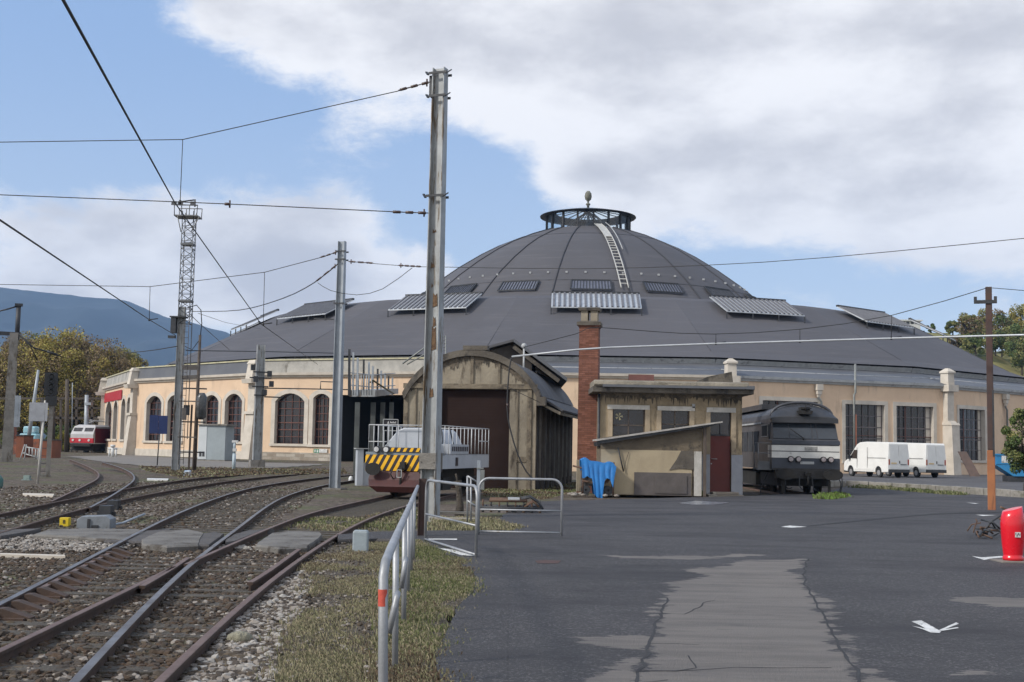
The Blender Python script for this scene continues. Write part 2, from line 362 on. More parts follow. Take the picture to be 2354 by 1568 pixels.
f1 = t.ramp(t.math('ADD', t.math('ADD', at_, t.math('MULTIPLY', t.math('SUBTRACT', na, .5), 1.1)), t.math('MULTIPLY', t.math('SUBTRACT', nf, .5), .12)), .0, .05)
cc1 = t.mix(t.ramp(nb, .40, .62), (.255, .228, .205), (.185, .168, .155)); cc1 = t.mix(t.math('MULTIPLY', t.ramp(nf, .5, .8), .5), cc1, (.33, .30, .27))
cc1 = t.mix(t.math('MULTIPLY', t.ramp(t.noise(t.mapping(tc, (.5, 1.6, 1)), 3.1, 8, .7), .56, .66), .55), cc1, (.12, .11, .105))
t.link(t.mix(f1, old, cc1), b.inputs['Base Color'])
ow = npobj('worn_surface', V, Fq, m_worn, kind='structure'); atb = ow.data.attributes.new('wear', 'FLOAT', 'POINT'); atb.data.foreach_set('value', np.clip(best, -1, 1).ravel().astype(np.float32))
patch('manhole_patch', [(1228, 1289), (1250, 1287), (1290, 1289), (1280, 1295), (1235, 1295)], .008, mat('rust_stain', (.07, .035, .028)), 12, .02)
patch('puddle', [(1555, 1156), (1600, 1151), (1680, 1155), (1640, 1160), (1590, 1160)], .008, mat('wet_pale', (.2, .21, .23), (.17, .18, .2), rough=.25), 13, .05)
for seed, pts in enumerate([[(1450, 1600), (1470, 1545), (1490, 1480), (1515, 1412), (1535, 1370)], [(1855, 1284), (1848, 1320), (1850, 1345), (1872, 1375), (1900, 1425), (1930, 1485), (1960, 1530), (1985, 1600)],
                            [(1515, 1408), (1570, 1412), (1620, 1385), (1660, 1377)], [(1490, 1478), (1560, 1480), (1660, 1484)], [(1470, 1540), (1560, 1543), (1600, 1535), (1575, 1500)], [(1450, 1568), (1500, 1566), (1570, 1560)], [(1660, 1321), (1850, 1322)], [(1460, 1545), (1600, 1540), (1680, 1532), (1800, 1534), (1960, 1536)]]):
    g = [G(x, y, .008) for x, y in pts]; q = []
    for i in range(len(g)-1):
        k = max(2, int((g[i+1]-g[i]).length/.15))
        for j in range(k):
            p = g[i].lerp(g[i+1], j/k); d = mnoise.noise_vector(p*3)*.05; q.append(Vector((p.x+d.x, p.y+d.y, .007)))
    mb = MB()
    for i in range(len(q)-1):
        w0 = .013+.01*mnoise.noise(q[i]*4); w1 = .013+.01*mnoise.noise(q[i+1]*4)
        if seed > 1: w0 *= .5; w1 *= .5
        n = (q[i+1]-q[i]).cross(Vector((0, 0, 1))).normalized()
        mb.poly([q[i]-n*w0, q[i]+n*w0, q[i+1]+n*w1, q[i+1]-n*w1])
    obj('pavement_crack', mb, m_crack, kind='structure')
def mark(pts_list, z=.006):
    mb = MB()
    for pts in pts_list:
        g = wobble([G(x, y, z) for x, y in pts], .12, .015, 5)
        a = sum(g[i].x*g[(i+1) % len(g)].y-g[(i+1) % len(g)].x*g[i].y for i in range(len(g)))
        if a < 0: g.reverse()
        mb.poly([Vector((p.x, p.y, z)) for p in g])
    return obj('road_marking', mb, m_white, kind='structure')
mark([[(2094, 1428), (2118, 1426), (2158, 1448), (2140, 1452), (2112, 1436)], [(2158, 1448), (2196, 1430), (2202, 1433), (2166, 1448)]])
mark([[(2094, 1438), (2150, 1449), (2200, 1441), (2203, 1443), (2164, 1450), (2160, 1454), (2138, 1453), (2120, 1446)]], .010)
mark([[(2232, 1278), (2255, 1281), (2300, 1278), (2322, 1280), (2280, 1283), (2262, 1287)]])
mark([[(1795, 1211), (1815, 1208), (1855, 1211), (1820, 1213)]])
mark([[(2220, 1155), (2250, 1157), (2240, 1158)]]); mark([[(2240, 1183), (2290, 1184), (2260, 1186)]])
mark([[(985, 1238), (1050, 1238), (1050, 1241), (985, 1240)]]); mark([[(1005, 1259), (1040, 1263), (1095, 1278), (1060, 1276)]])
# dark seam in the new asphalt
patch('asphalt_seam', [(1850, 1208), (2000, 1192), (2150, 1180), (2300, 1176), (2300, 1178), (2150, 1182), (2000, 1195), (1850, 1210)], .008, m_crack, 14, .03)
# kerb wall between the two levels
m_kerb = mat('kerb_stone', (.3, .28, .25), (.2, .19, .16), scale=2, bump=.5, bscale=8, c3=(.1, .1, .06), s3=1.5, brick=None)
kt = [(1893, 1118), (1943, 1117), (2050, 1122), (2150, 1129), (2260, 1137), (2353, 1144), (2600, 1162)]
kp = [G(x, y, 0) for x, y in kt]; mb = MB()
for i in range(len(kp)-1):
    a, b = kp[i], kp[i+1]; k = max(1, int((b-a).length/1.1)); n = Vector((0, 0, 1)).cross(b-a).normalized()*.28
    for j in range(k):
        p, q = a.lerp(b, (j+.02)/k), a.lerp(b, (j+.98)/k); zt = .28+.03*random.random(); o_ = Vector((0, 0, -.05)); u = Vector((0, 0, zt))
        d = n*(.04*random.random())
        mb.hexa([p+o_-d, q+o_-d, q+o_+n, p+o_+n, p+u-d, q+u-d, q+u+n, p+u+n])
tag(rebase(obj('kerb_wall', mb, m_kerb, bevel=.02), kp[0]), 'low weathered stone kerb wall edging the raised car park behind the vans', 'kerb')
# ---------------------------------------------------------------- mountains and hill
m_mtn = mat('forested_mountain', (.016, .026, .03), (.026, .038, .04), scale=.008, bump=0, rough=1, c3=(.02, .028, .028), s3=.003)
prof = [(-900, 640), (-400, 650), (-150, 655), (0, 662), (60, 669), (130, 676), (200, 684), (250, 687), (290, 693), (330, 712), (370, 728), (420, 737), (470, 752), (520, 766), (580, 790), (700, 830), (900, 900)]
Ym = 4800; cols = []
px0 = [p[0] for p in prof]; py0 = [p[1] for p in prof]
NX, NYm = 160, 40; V = []
for i in range(NX):
    px = -900+1800*i/(NX-1); zt = at(px, float(np.interp(px, px0, py0)), Ym).z; X = at(px, 900, Ym).x
    for j in range(NYm):
        s = j/(NYm-1); y = Ym-1900+1900*s if s < 1 else Ym; hgt = zt*(1-(1-s)**1.0)
        if j == NYm-1: n_ = 0
        else: n_ = (mnoise.fractal(Vector((X/420, y/420, 1)), 1, 2.1, 6)*130)*math.sin(PI*s)**.6
        n2_ = mnoise.fractal(Vector((X/50, y/50, 4)), 1, 2, 4)*4
        V.append((X, y, max(-5, hgt+n_*(.3+.7*s)*.8+n2_)))
V = np.array(V); Fc = np.array([(i*NYm+j, (i+1)*NYm+j, (i+1)*NYm+j+1, i*NYm+j+1) for i in range(NX-1) for j in range(NYm-1)])
npobj('mountain', V, Fc, m_mtn, kind='structure', smooth_=True)
# hill on the right
m_hill = mat('hillside', (.17, .17, .055), (.24, .21, .08), scale=.12, bump=.3, bscale=1, rough=1, c3=(.06, .08, .03), s3=.3)
prof = [(1900, 900), (2020, 800), (2100, 752), (2180, 762), (2240, 800), (2353, 800), (2600, 700), (3000, 640)]
V = []; NX, NYm = 60, 24; px0 = [p[0] for p in prof]; py0 = [p[1] for p in prof]
for i in range(NX):
    px = 1900+1100*i/(NX-1); zt = at(px, float(np.interp(px, px0, py0)), 300).z; X = at(px, 900, 300).x
    for j in range(NYm):
        s = j/(NYm-1); V.append((X, 235+150*s, -1+(zt+1)*math.sin(PI*min(1, s*1.15)*.87/1)**.9 + mnoise.noise(Vector((X/9, s*12, 0)))*1.2))
V = np.array(V); npobj('hill', V, np.array([(i*NYm+j, (i+1)*NYm+j, (i+1)*NYm+j+1, i*NYm+j+1) for i in range(NX-1) for j in range(NYm-1)]), m_hill, kind='structure', smooth_=True)
# air
mh = bpy.data.materials.new('haze_air'); mh.use_nodes = True; t = NT(mh.node_tree); t.n.remove(t.n['Principled BSDF'])
pv = t.new('ShaderNodeVolumePrincipled'); pv.inputs['Color'].default_value = (.40, .63, 1, 1); pv.inputs['Density'].default_value = 0.00011; pv.inputs['Anisotropy'].default_value = 0.0
t.link(pv.outputs[0], t.n['Material Output'].inputs['Volume'])
obj('haze', MB().box(-4000, 4000, -40, 4900, -20, 700), mh, kind='stuff')
# ---------------------------------------------------------------- the roundhouse
m_peach = mat('peach_render', (.68, .505, .35), (.62, .455, .315), scale=.5, bump=.08, bscale=30, c3=(.42, .31, .225), s3=.6, t3=(.52, .76), stretch=(1.4, 1.4, .35), rough=.9)
m_stonew = mat('pale_stone', (.56, .51, .44), (.47, .425, .36), scale=1.2, bump=.2, bscale=12, c3=(.34, .31, .27), s3=1.2, t3=(.62, .78), stretch=(1, 1, .5), rough=.9)
m_plinth = mat('plinth_stone', (.46, .42, .36), (.36, .32, .27), scale=1, bump=.4, bscale=6, c3=(.2, .17, .12), s3=1.5, t3=(.58, .72), brick=(.55, (.75, .75, .72)))
m_roof = mat('grey_roofing', (.070, .068, .074), (.084, .081, .088), scale=.06, bump=.12, bscale=1.2, rough=.75, c3=(.098, .094, .10), s3=.7, t3=(.5, .72), stretch=(.22, .22, 4), wave=(1.6, 'Z', 2.0))
m_roofseam = mat('roof_seam', (.035, .035, .042), rough=.7)
m_zinc = mat('zinc_band', (.10, .105, .118), (.125, .13, .14), scale=.4, bump=.08, bscale=4, rough=.6, metal=.2)
m_gut = mat('pale_gutter', (.42, .43, .43), (.33, .34, .34), scale=2, rough=.6, c3=(.22, .22, .22), s3=1.5)
m_conc = mat('pale_concrete', (.36, .345, .31), (.27, .26, .235), scale=.7, bump=.3, bscale=7, c3=(.15, .14, .12), s3=.9, t3=(.56, .7), stretch=(1, 1, .4))
m_glass = mat('dark_window_glass', (.012, .011, .012), (.025, .02, .022), scale=.9, rough=.12, bump=.02, bscale=2, spec=.6)
m_rustbar = mat('red_oxide_glazing_bar', (.15, .055, .038), (.10, .045, .035), scale=3, rough=.7)
m_greybar = mat('grey_glazing_bar', (.16, .14, .14), (.12, .10, .10), scale=3, rough=.7)
m_dark = mat('dark_interior', (.006, .006, .007), (.01, .009, .009), rough=1)
m_dkmetal = mat('dark_metal', (.03, .032, .036), (.05, .052, .056), scale=4, rough=.55, metal=.3)
CX, CY = 9.8, 163.0; STEP = 360/17
ANG = [8.3+STEP*k for k in range(-4, 13)]
def crn(k, r, z, full=False):
    a = R(8.3+STEP*k); return Vector((CX+r*math.sin(a), CY-r*math.cos(a), z))
RW = 59.5
WC = [crn(k, RW, 0) for k in range(-4, 14)]
WC[0] = at(237, 1000, 151); WC[0].z = 0; WC[17] = WC[0].copy()
rh = thing('roundhouse', 'huge peach walled roundhouse with arched windows, broad grey roof and central glazed dome', 'building', (CX, CY, 0))
OFF = Matrix.Translation((-CX, -CY, 0))
def NB():
    m = MB(); m.T = OFF.copy(); return m
HW = 7.75
def hit(k, px, py):
    a, b = WC[k], WC[k+1]; e = (b-a).normalized(); n = e.cross(Vector((0, 0, 1)))
    d = ray(px, py); t_ = (a-EYE).dot(n)/d.dot(n); p = EYE+d*t_
    return (p-a).dot(e), p.z
OPN = {0: [(245, 259, 922, 1009, 1), (263, 272, 921, 1009, 1), (281, 290, 916, 1010, 1), (294, 302, 913, 1010, 1)],
       1: [(339, 373, 910, 1013, 1), (387, 419, 908, 1014, 1), (470, 504, 908, 1014, 1), (519, 558, 905, 1015, 1)],
       2: [(634, 701, 904, 1020, 1), (721, 758, 905, 1022, 1), (785, 938, 908, 1075, 2)],
       4: [(1752, 1879, 922, 1062, 0), (1942, 2032, 930, 1060, 0), (2059, 2144, 934, 1062, 0)],
       5: [(2203, 2262, 941, 1058, 0), (2390, 2450, 945, 1060, 0)]}
def arch(u0, u1, zt, z0, kind, n=8):   # outline of an opening, from lower left up and over
    if kind != 1: return [(u0, z0), (u0, zt), (u1, zt), (u1, z0)]
    w = u1-u0; rise = w*.24; c = (w*w/4+rise*rise)/(2*rise); cz = zt-c; um = (u0+u1)/2; a0 = math.asin(w/2/c)
    pts = [(u0, z0)]+[(um+c*math.sin(-a0+2*a0*i/n), cz+c*math.cos(-a0+2*a0*i/n)) for i in range(n+1)]+[(u1, z0)]
    return pts
BASEZ = -.3
for k in range(17):
    a, b = WC[k], WC[k+1]; L = (b-a).length; e = (b-a)/L; n = e.cross(Vector((0, 0, 1)))
    def P3(u, z, o=0.0): return a+e*u+Vector((0, 0, z))+n*o
    ops = []
    for (x0, x1, yt, yb, kd) in OPN.get(k, []):
        u0, zt0 = hit(k, x0, yt); u1, zt1 = hit(k, x1, yt); um, z0 = hit(k, (x0+x1)/2, yb); zt = hit(k, (x0+x1)/2, yt)[1]
        if kd == 2: z0 = BASEZ
        ops.append((u0, u1, zt, z0, kd))
    if k == 0:   # even narrow windows on the far facet
        pass
    wall = NB(); u = 0.0; base_h = 1.0 if k in (1, 2, 4, 5) else .8
    for (u0, u1, zt, z0, kd) in ops:
        wall.poly([P3(u, BASEZ), P3(u0, BASEZ), P3(u0, HW), P3(u, HW)])
        pts = arch(u0, u1, zt, z0, kd)
        if z0 > BASEZ+.01: wall.poly([P3(u0, BASEZ), P3(u1, BASEZ), P3(u1, z0), P3(u0, z0)])
        for i in range(1, len(pts)-2): wall.poly([P3(*pts[i]), P3(*pts[i+1]), P3(pts[i+1][0], HW), P3(pts[i][0], HW)])
        dep = .55 if kd != 2 else 9
        for i in range(len(pts)-1): wall.poly([P3(*pts[i]), P3(*pts[i], -dep), P3(*pts[i+1], -dep), P3(*pts[i+1])], 1 if kd != 2 else 2)
        u = u1
    wall.poly([P3(u, BASEZ), P3(L, BASEZ), P3(L, HW), P3(u, HW)])
    wall.poly([P3(0, BASEZ, -12), P3(0, HW, -12), P3(L, HW, -12), P3(L, BASEZ, -12)], 2)
    obj('wall', wall, [m_peach, m_stonew, m_dark], rh)
    # plinth: stone course, standing proud, broken by openings that reach the ground
    pl = NB(); cut = [(o[0], o[1]) for o in ops if o[4] == 2]; u = 0
    for c0, c1 in cut+[(L, L)]:
        if c0-u > .3: pl.prism([P3(u, BASEZ, 0), P3(c0, BASEZ, 0), P3(c0, 1.0, 0), P3(u, 1.0, 0)], n*.09)
        u = c1
    obj('plinth', pl, m_plinth if k == 2 else m_stonew if k < 3 else m_peach, rh)
    co = NB(); co.prism([P3(0, HW, -.3), P3(0, HW, .16), P3(0, HW+.16, .22), P3(0, HW+.2, .38), P3(0, HW+.42, .42), P3(0, HW+.42, -.3)], e*L); obj('cornice', co, m_stonew if k < 4 else m_gut, rh)
    for (u0, u1, zt, z0, kd) in ops:
        if kd == 2: continue
        wf = NB(); w_ = .42 if kd else .34
        o1 = arch(u0, u1, zt, z0, kd); o2 = arch(u0-w_, u1+w_, zt+w_*(.9 if kd else 1), z0-.02, kd)
        for i in range(len(o1)-1):
            wf.hexa([P3(*o1[i], 0), P3(*o1[i+1], 0), P3(*o2[i+1], 0), P3(*o2[i], 0), P3(*o1[i], .06), P3(*o1[i+1], .06), P3(*o2[i+1], .06), P3(*o2[i], .06)])
        wo = obj('window', wf, m_stonew, rh)
        sl = NB(); sl.prism([P3(u0-w_-.05, z0-.22, 0), P3(u1+w_+.05, z0-.22, 0), P3(u1+w_+.05, z0, 0), P3(u0-w_-.05, z0, 0)], n*.16); obj('sill', sl, m_stonew, wo)
        gl = NB(); gl.poly([P3(p[0], p[1], -.45) for p in o1]); obj('glass', gl, m_glass, wo)
        br = NB(); nu = 4 if kd else 6; nz = 6 if kd else 5; rise = (u1-u0)*.24 if kd == 1 else 0; w0 = u1-u0
        def topz(uu):
            if kd != 1: return zt
            c = (w0*w0/4+rise*rise)/(2*rise); return zt-c+math.sqrt(max(0, c*c-(uu-(u0+u1)/2)**2))
        for i in range(nu+1):
            uu = u0+w0*i/nu; th = .035 if 0 < i < nu else .06; uu = min(max(uu, u0+.05), u1-.05)
            br.beam(P3(uu, z0, -.38), P3(uu, topz(uu), -.38), th, .05, up=n)
        for i in range(nz+1):
            zz = z0+(zt-rise-z0)*i/nz; br.beam(P3(u0, zz, -.38), P3(u1, zz, -.38), .05, .05 if i not in (2, 3) else .09)
        obj('glazing_bars', br, m_rustbar if k in (1, 2, 0) else m_greybar, wo)
        if k in (4, 5):   # one red-oxide post and transom in each wide window
            rb = NB(); rb.beam(P3(u0+w0*.3, z0, -.33), P3(u0+w0*.3, zt, -.33), .08, .05, up=n); rb.beam(P3(u0, z0+(zt-z0)*.45, -.33), P3(u1, z0+(zt-z0)*.45, -.33), .1, .05)
            obj('red_frame', rb, m_rustbar, wo)
            re_ = NB(); re_.prism([P3(u1-.5, z0, -.44), P3(u1-.02, z0, -.44), P3(u1-.02, zt, -.44), P3(u1-.5, zt, -.44)], n*.05); obj('blind_panel', re_, m_stonew, wo)
    # lower roof strip of this facet
    rs = NB(); l0, l1 = crn(k-4, 55.3, 9.45), crn(k-3, 55.3, 9.45)
    if k < 3:   # pale concrete parapet on the left half
        rs.hexa([P3(0, HW+.42, .05), P3(L, HW+.42, .05), P3(L, HW+.42, -1.2), P3(0, HW+.42, -1.2), P3(0, HW+1.55, -.12), P3(L, HW+1.55, -.12), P3(L, HW+1.55, -1.2), P3(0, HW+1.55, -1.2)])
        obj('parapet', rs, m_conc if k != 1 else m_zinc, rh)
        rs = NB(); rs.poly([P3(0, HW+1.5, -1.1), P3(L, HW+1.5, -1.1), l1, l0]); obj('lower_roof', rs, m_zinc, rh)
        rs = NB(); rs.prism([P3(0, HW+1.55, -.0), P3(0, HW+1.67, .0), P3(0, HW+1.67, -1.3), P3(0, HW+1.55, -1.3)], e*L); obj('coping', rs, mat('lichen_coping', (.5, .47, .3), (.38, .36, .25), scale=2), rh)
    else:
        mid0, mid1 = P3(0, 8.75, -1.6), P3(L, 8.75, -1.6)
        rs.poly([P3(0, HW+.40, .3), P3(L, HW+.40, .3), mid1, mid0]); rs.poly([mid0+Vector((0, 0, .05)), mid1+Vector((0, 0, .05)), l1, l0]); obj('lower_roof', rs, m_zinc, rh)
        rs = NB(); rs.tube([mid0+n*.03, mid1+n*.03], .05, 6); obj('roof_gutter', rs, m_gut, rh)
    rs = NB(); c0, c1 = crn(k-4, 55.32, 9.2), crn(k-3, 55.32, 9.2); q = (c1-c0).normalized(); q2 = q.cross(Vector((0, 0, 1)))
    rs.prism([c0, c0+Vector((0, 0, .55)), c0+Vector((0, 0, .62))+q2*.35, c0+q2*.12+Vector((0, 0, .3))], c1-c0); obj('eaves_strip', rs, m_gut if k >= 3 else m_conc, rh)
    rs = NB()
    for i in range(11): p = (c0+Vector((0, 0, .62))).lerp(c1+Vector((0, 0, .62)), (i+.5)/11)+q2*.2; rs.beam(p, p+Vector((0, 0, .22)), .07, .07)
    rs.prism([c0+Vector((0, 0, .8))+q2*.12, c0+Vector((0, 0, .88))+q2*.12, c0+Vector((0, 0, .88))-q2*.05, c0+Vector((0, 0, .8))-q2*.05], c1-c0)
    obj('snow_guard', rs, m_zinc, rh)
# main roof: from the eaves over the break to the dome
PR = [(55.9, 9.95), (54.2, 10.6), (42.3, 16.55), (41.0, 16.95), (33, 17.75), (24.0, 18.3)]
rf = NB(); N3 = 17*4; rings = []
for r_, z_ in PR:
    pts = []
    for i in range(N3):
        k, s = divmod(i, 4); p = crn(k, r_, z_).lerp(crn(k+1, r_, z_), s/4)
        if r_ < 50:   # rounder towards the dome
            c = crn(k+s/4, r_, z_); p = p.lerp(c, .6)
        pts.append(p)
    rings.append(pts)
for i in range(len(PR)-1):
    for j in range(N3):
        j2 = (j+1) % N3; rf.poly([rings[i][j], rings[i][j2], rings[i+1][j2], rings[i+1][j]])
roof = obj('roof', rf, m_roof, rh)
for k in range(17):
    hs = NB(); hs.tube([crn(k, 54.2, 10.63), crn(k, 42.0, 16.66)], .013, 5); obj('hip_seam', hs, m_roofseam, roof)
# raised ribbed skylights round the roof break
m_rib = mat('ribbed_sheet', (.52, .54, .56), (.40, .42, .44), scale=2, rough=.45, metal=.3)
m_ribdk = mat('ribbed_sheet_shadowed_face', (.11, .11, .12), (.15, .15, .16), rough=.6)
for k in range(17):
    c0, c1 = crn(k, 41.6, 0), crn(k+1, 41.6, 0); e = (c1-c0).normalized(); n = e.cross(Vector((0, 0, 1))); m = (c0+c1)/2
    m = Vector((CX, CY, 0))+n*45.8; b_ = m-n*3.6; hw = 4.3
    lo = m; zlo, zhi = 15.15, 16.95
    A = [lo-e*hw+Vector((0, 0, zlo)), lo+e*hw+Vector((0, 0, zlo)), b_+e*hw+Vector((0, 0, zhi)), b_-e*hw+Vector((0, 0, zhi))]
    sk = NB(); sk.prism(A, (0, 0, .1)); s_o = obj('skylight', sk, m_rib if k not in (6, 1) else m_rib, roof)
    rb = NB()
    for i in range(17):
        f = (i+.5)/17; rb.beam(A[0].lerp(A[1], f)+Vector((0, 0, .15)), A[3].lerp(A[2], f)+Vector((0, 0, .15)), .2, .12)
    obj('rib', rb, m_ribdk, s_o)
    sp = NB()
    for f in (0, .33, .66, 1): sp.beam(A[0].lerp(A[1], f), A[0].lerp(A[1], f)-Vector((0, 0, .9)), .1, .1)
    sp.beam(A[3]+Vector((0, 0, .15)), A[2]+Vector((0, 0, .15)), .25, .2)
    obj('support', sp, m_dkmetal, s_o)
# dome
DP = [(26.5, 17.3), (24, 19.3), (21.7, 21.4), (20.1, 22.75), (17.3, 24.8), (14.4, 26.65), (12.1, 27.9), (9.0, 29.25), (6.0, 30.3)]
dm = NB(); dm.T = None; dm.lathe(DP, (0, 0, 0), 17*4, 0, True, False); dome = obj('dome', dm, m_roof, rh)
dome.rotation_euler = (0, 0, R(8.3-90))
def dp(ang, r, off=0.0):   # point on the dome skin, ang in degrees from the camera side
    z = float(np.interp(-r, [-p[0] for p in DP], [p[1] for p in DP])); a = R(ang); rr = r+off*.5
    return Vector((CX+rr*math.sin(a), CY-rr*math.cos(a), z+off))
def part(name, mb, mt, parent):   # child of a rotated part
    o = obj(name, mb, mt, parent); o.matrix_parent_inverse = parent.matrix_basis.inverted(); return o
sm_ = NB()
for k in range(17): sm_.tube([dp(8.3+STEP*k, r_, .03) for r_, _ in DP], .09, 5)
part('dome_seam', sm_, m_roofseam, dome)
sm_ = NB(); sm_.tube([dp(a, 10.6, .0) for a in range(0, 360, 5)], .05, 4, closed=True); sm_.tube([dp(a, 22.0, .0) for a in range(0, 360, 5)], .04, 4, closed=True); part('ring_seam', sm_, m_roofseam, dome)
sm_ = NB()
for i in range(60): sm_.box(*(lambda p: (p.x-.12, p.x+.12, p.y-.1, p.y+.1, p.z, p.z+.22))(dp(i*6+2, 20.9)))
part('snow_hook', sm_, m_gut, dome)
m_louv = mat('louvre_light', (.10, .11, .15), (.14, .15, .19), rough=.5)
for k in range(17):
    a0 = 8.3+STEP*k+STEP/2; w_ = 5.6; op = NB(); q = [dp(a0-w_, 23.7, .12), dp(a0+w_, 23.7, .12), dp(a0+w_*1.02, 22.35, .12), dp(a0-w_*1.02, 22.35, .12)]
    op.prism(q, (0, 0, .08)); lv = part('louvre', op, m_louv, dome)
    fr = NB()
    for i in range(4): fr.beam(q[i]+Vector((0, 0, .14)), q[(i+1) % 4]+Vector((0, 0, .14)), .16, .14)
    for i in range(1, 13):
        fr.beam(q[0].lerp(q[1], i/13)+Vector((0, 0, .12)), q[3].lerp(q[2], i/13)+Vector((0, 0, .12)), .09, .1)
    o = obj('louvre_frame', fr, m_dkmetal, lv); o.parent = dome; o.matrix_parent_inverse = dome.matrix_basis.inverted()
# roof access walkway up the dome
wk = NB(); A0 = 7.0; path = [dp(A0+1.2*(1-(r_-6)/18), r_, .28) for r_ in np.linspace(6.3, 23.5, 14)]
for s in (-.42, .42):
    wk.tube([p+Vector((s, 0, .05)) for p in path], .07, 5)
for i in range(len(path)-1):
    if i < 5: wk.hexa([path[i]+Vector((-.42, 0, 0)), path[i]+Vector((.42, 0, 0)), path[i+1]+Vector((.42, 0, 0)), path[i+1]+Vector((-.42, 0, 0)), path[i]+Vector((-.42, 0, .06)), path[i]+Vector((.42, 0, .06)), path[i+1]+Vector((.42, 0, .06)), path[i+1]+Vector((-.42, 0, .06))])
    else:
        for f in (0, .5): p = path[i].lerp(path[i+1], f); wk.beam(p+Vector((-.42, 0, .05)), p+Vector((.42, 0, .05)), .1, .1)
part('dome_ladder', wk, mat('pale_steel', (.55, .54, .50), (.42, .41, .38), rough=.5, metal=.2), dome)
wk = NB(); wk.tube([p+Vector((.95, 0, .25)) for p in path[:9]], .06, 5); part('ladder_handrail', wk, m_gut, dome)
# lantern
m_lframe = mat('lantern_frame', (.02, .021, .024), rough=.5)
mg = bpy.data.materials.new('lantern_glass'); mg.use_nodes = True; t = NT(mg.node_tree); t.n.remove(t.n['Principled BSDF'])
tr = t.new('ShaderNodeBsdfTransparent'); tr.inputs[0].default_value = (.9, .95, .97, 1); gs = t.new('ShaderNodeBsdfGlossy'); gs.inputs['Roughness'].default_value = .08
mx = t.new('ShaderNodeMixShader'); mx.inputs[0].default_value = .07; t.link(tr.outputs[0], mx.inputs[1]); t.link(gs.outputs[0], mx.inputs[2]); t.link(mx.outputs[0], t.n['Material Output'].inputs[0])
ln = NB(); C0 = Vector((CX, CY, 0))
for i in range(17):
    a = R(i*STEP+4); p = C0+Vector((5.55*math.sin(a), -5.55*math.cos(a), 29.9)); ln.beam(p, p+Vector((0, 0, 2.6)), .22, .28, up=(math.sin(a), -math.cos(a), 0))
ln.lathe([(5.75, 29.9), (5.75, 30.35), (5.45, 30.35)], C0, 34, 0, False, False); ln.lathe([(5.7, 32.35), (5.7, 32.65)], C0, 34, 0, False, False)
lant = obj('lantern', ln, m_lframe, rh)
g = NB(); g.lathe([(5.5, 30.3), (5.5, 32.4)], C0, 34, 0, False, False); obj('lantern_glazing', g, mg, lant)
ln = NB(); ln.lathe([(5.5, 32.40), (6.35, 32.42), (6.4, 32.5), (4.2, 33.00), (4.2, 32.92), (5.5, 32.40)], C0, 34, 0, False, False); ln.lathe([(1.3, 33.42), (1.2, 33.5), (.2, 33.75)], C0, 34, 0, False, False)
for i in range(17): a = R(i*STEP+4); ln.beam(C0+Vector((4.25*math.sin(a), -4.25*math.cos(a), 32.94)), C0+Vector((1.2*math.sin(a), -1.2*math.cos(a), 33.46)), .12, .1)
gg = NB(); gg.lathe([(4.25, 32.96), (1.25, 33.46)], C0, 34, 0, False, False); obj('glass_cone', gg, mg, lant)
obj('lantern_roof', ln, mat('lantern_lead', (.04, .045, .055), (.06, .065, .075), rough=.4, metal=.3), lant)
sp = NB()
for i in range(16):
    a = i*PI/8+.1; sp.tube([C0+Vector((0, 0, 33.3)), C0+Vector((2.2*math.sin(a), 2.2*math.cos(a), 31.9)), C0+Vector((3.6*math.sin(a), 3.6*math.cos(a), 30.2))], .07, 5)
for rr, zz in ((1.7, 32.2), (2.6, 31.5), (3.2, 30.8)): sp.tube([C0+Vector((rr*math.sin(a*PI/12), rr*math.cos(a*PI/12), zz)) for a in range(24)], .04, 4, closed=True)
obj('umbrella_frame', sp, m_lframe, lant)
fi = NB(); fi.lathe([(.16, 33.6), (.16, 34.1), (.3, 34.2), (.3, 34.35), (.12, 34.45), (.15, 34.7), (.38, 34.9), (.48, 35.3), (.42, 35.75), (.2, 36.05), (.02, 36.1)], C0, 16); obj('finial', fi, mat('finial_stone', (.10, .10, .08), (.2, .2, .16), scale=6, bump=.5), lant)
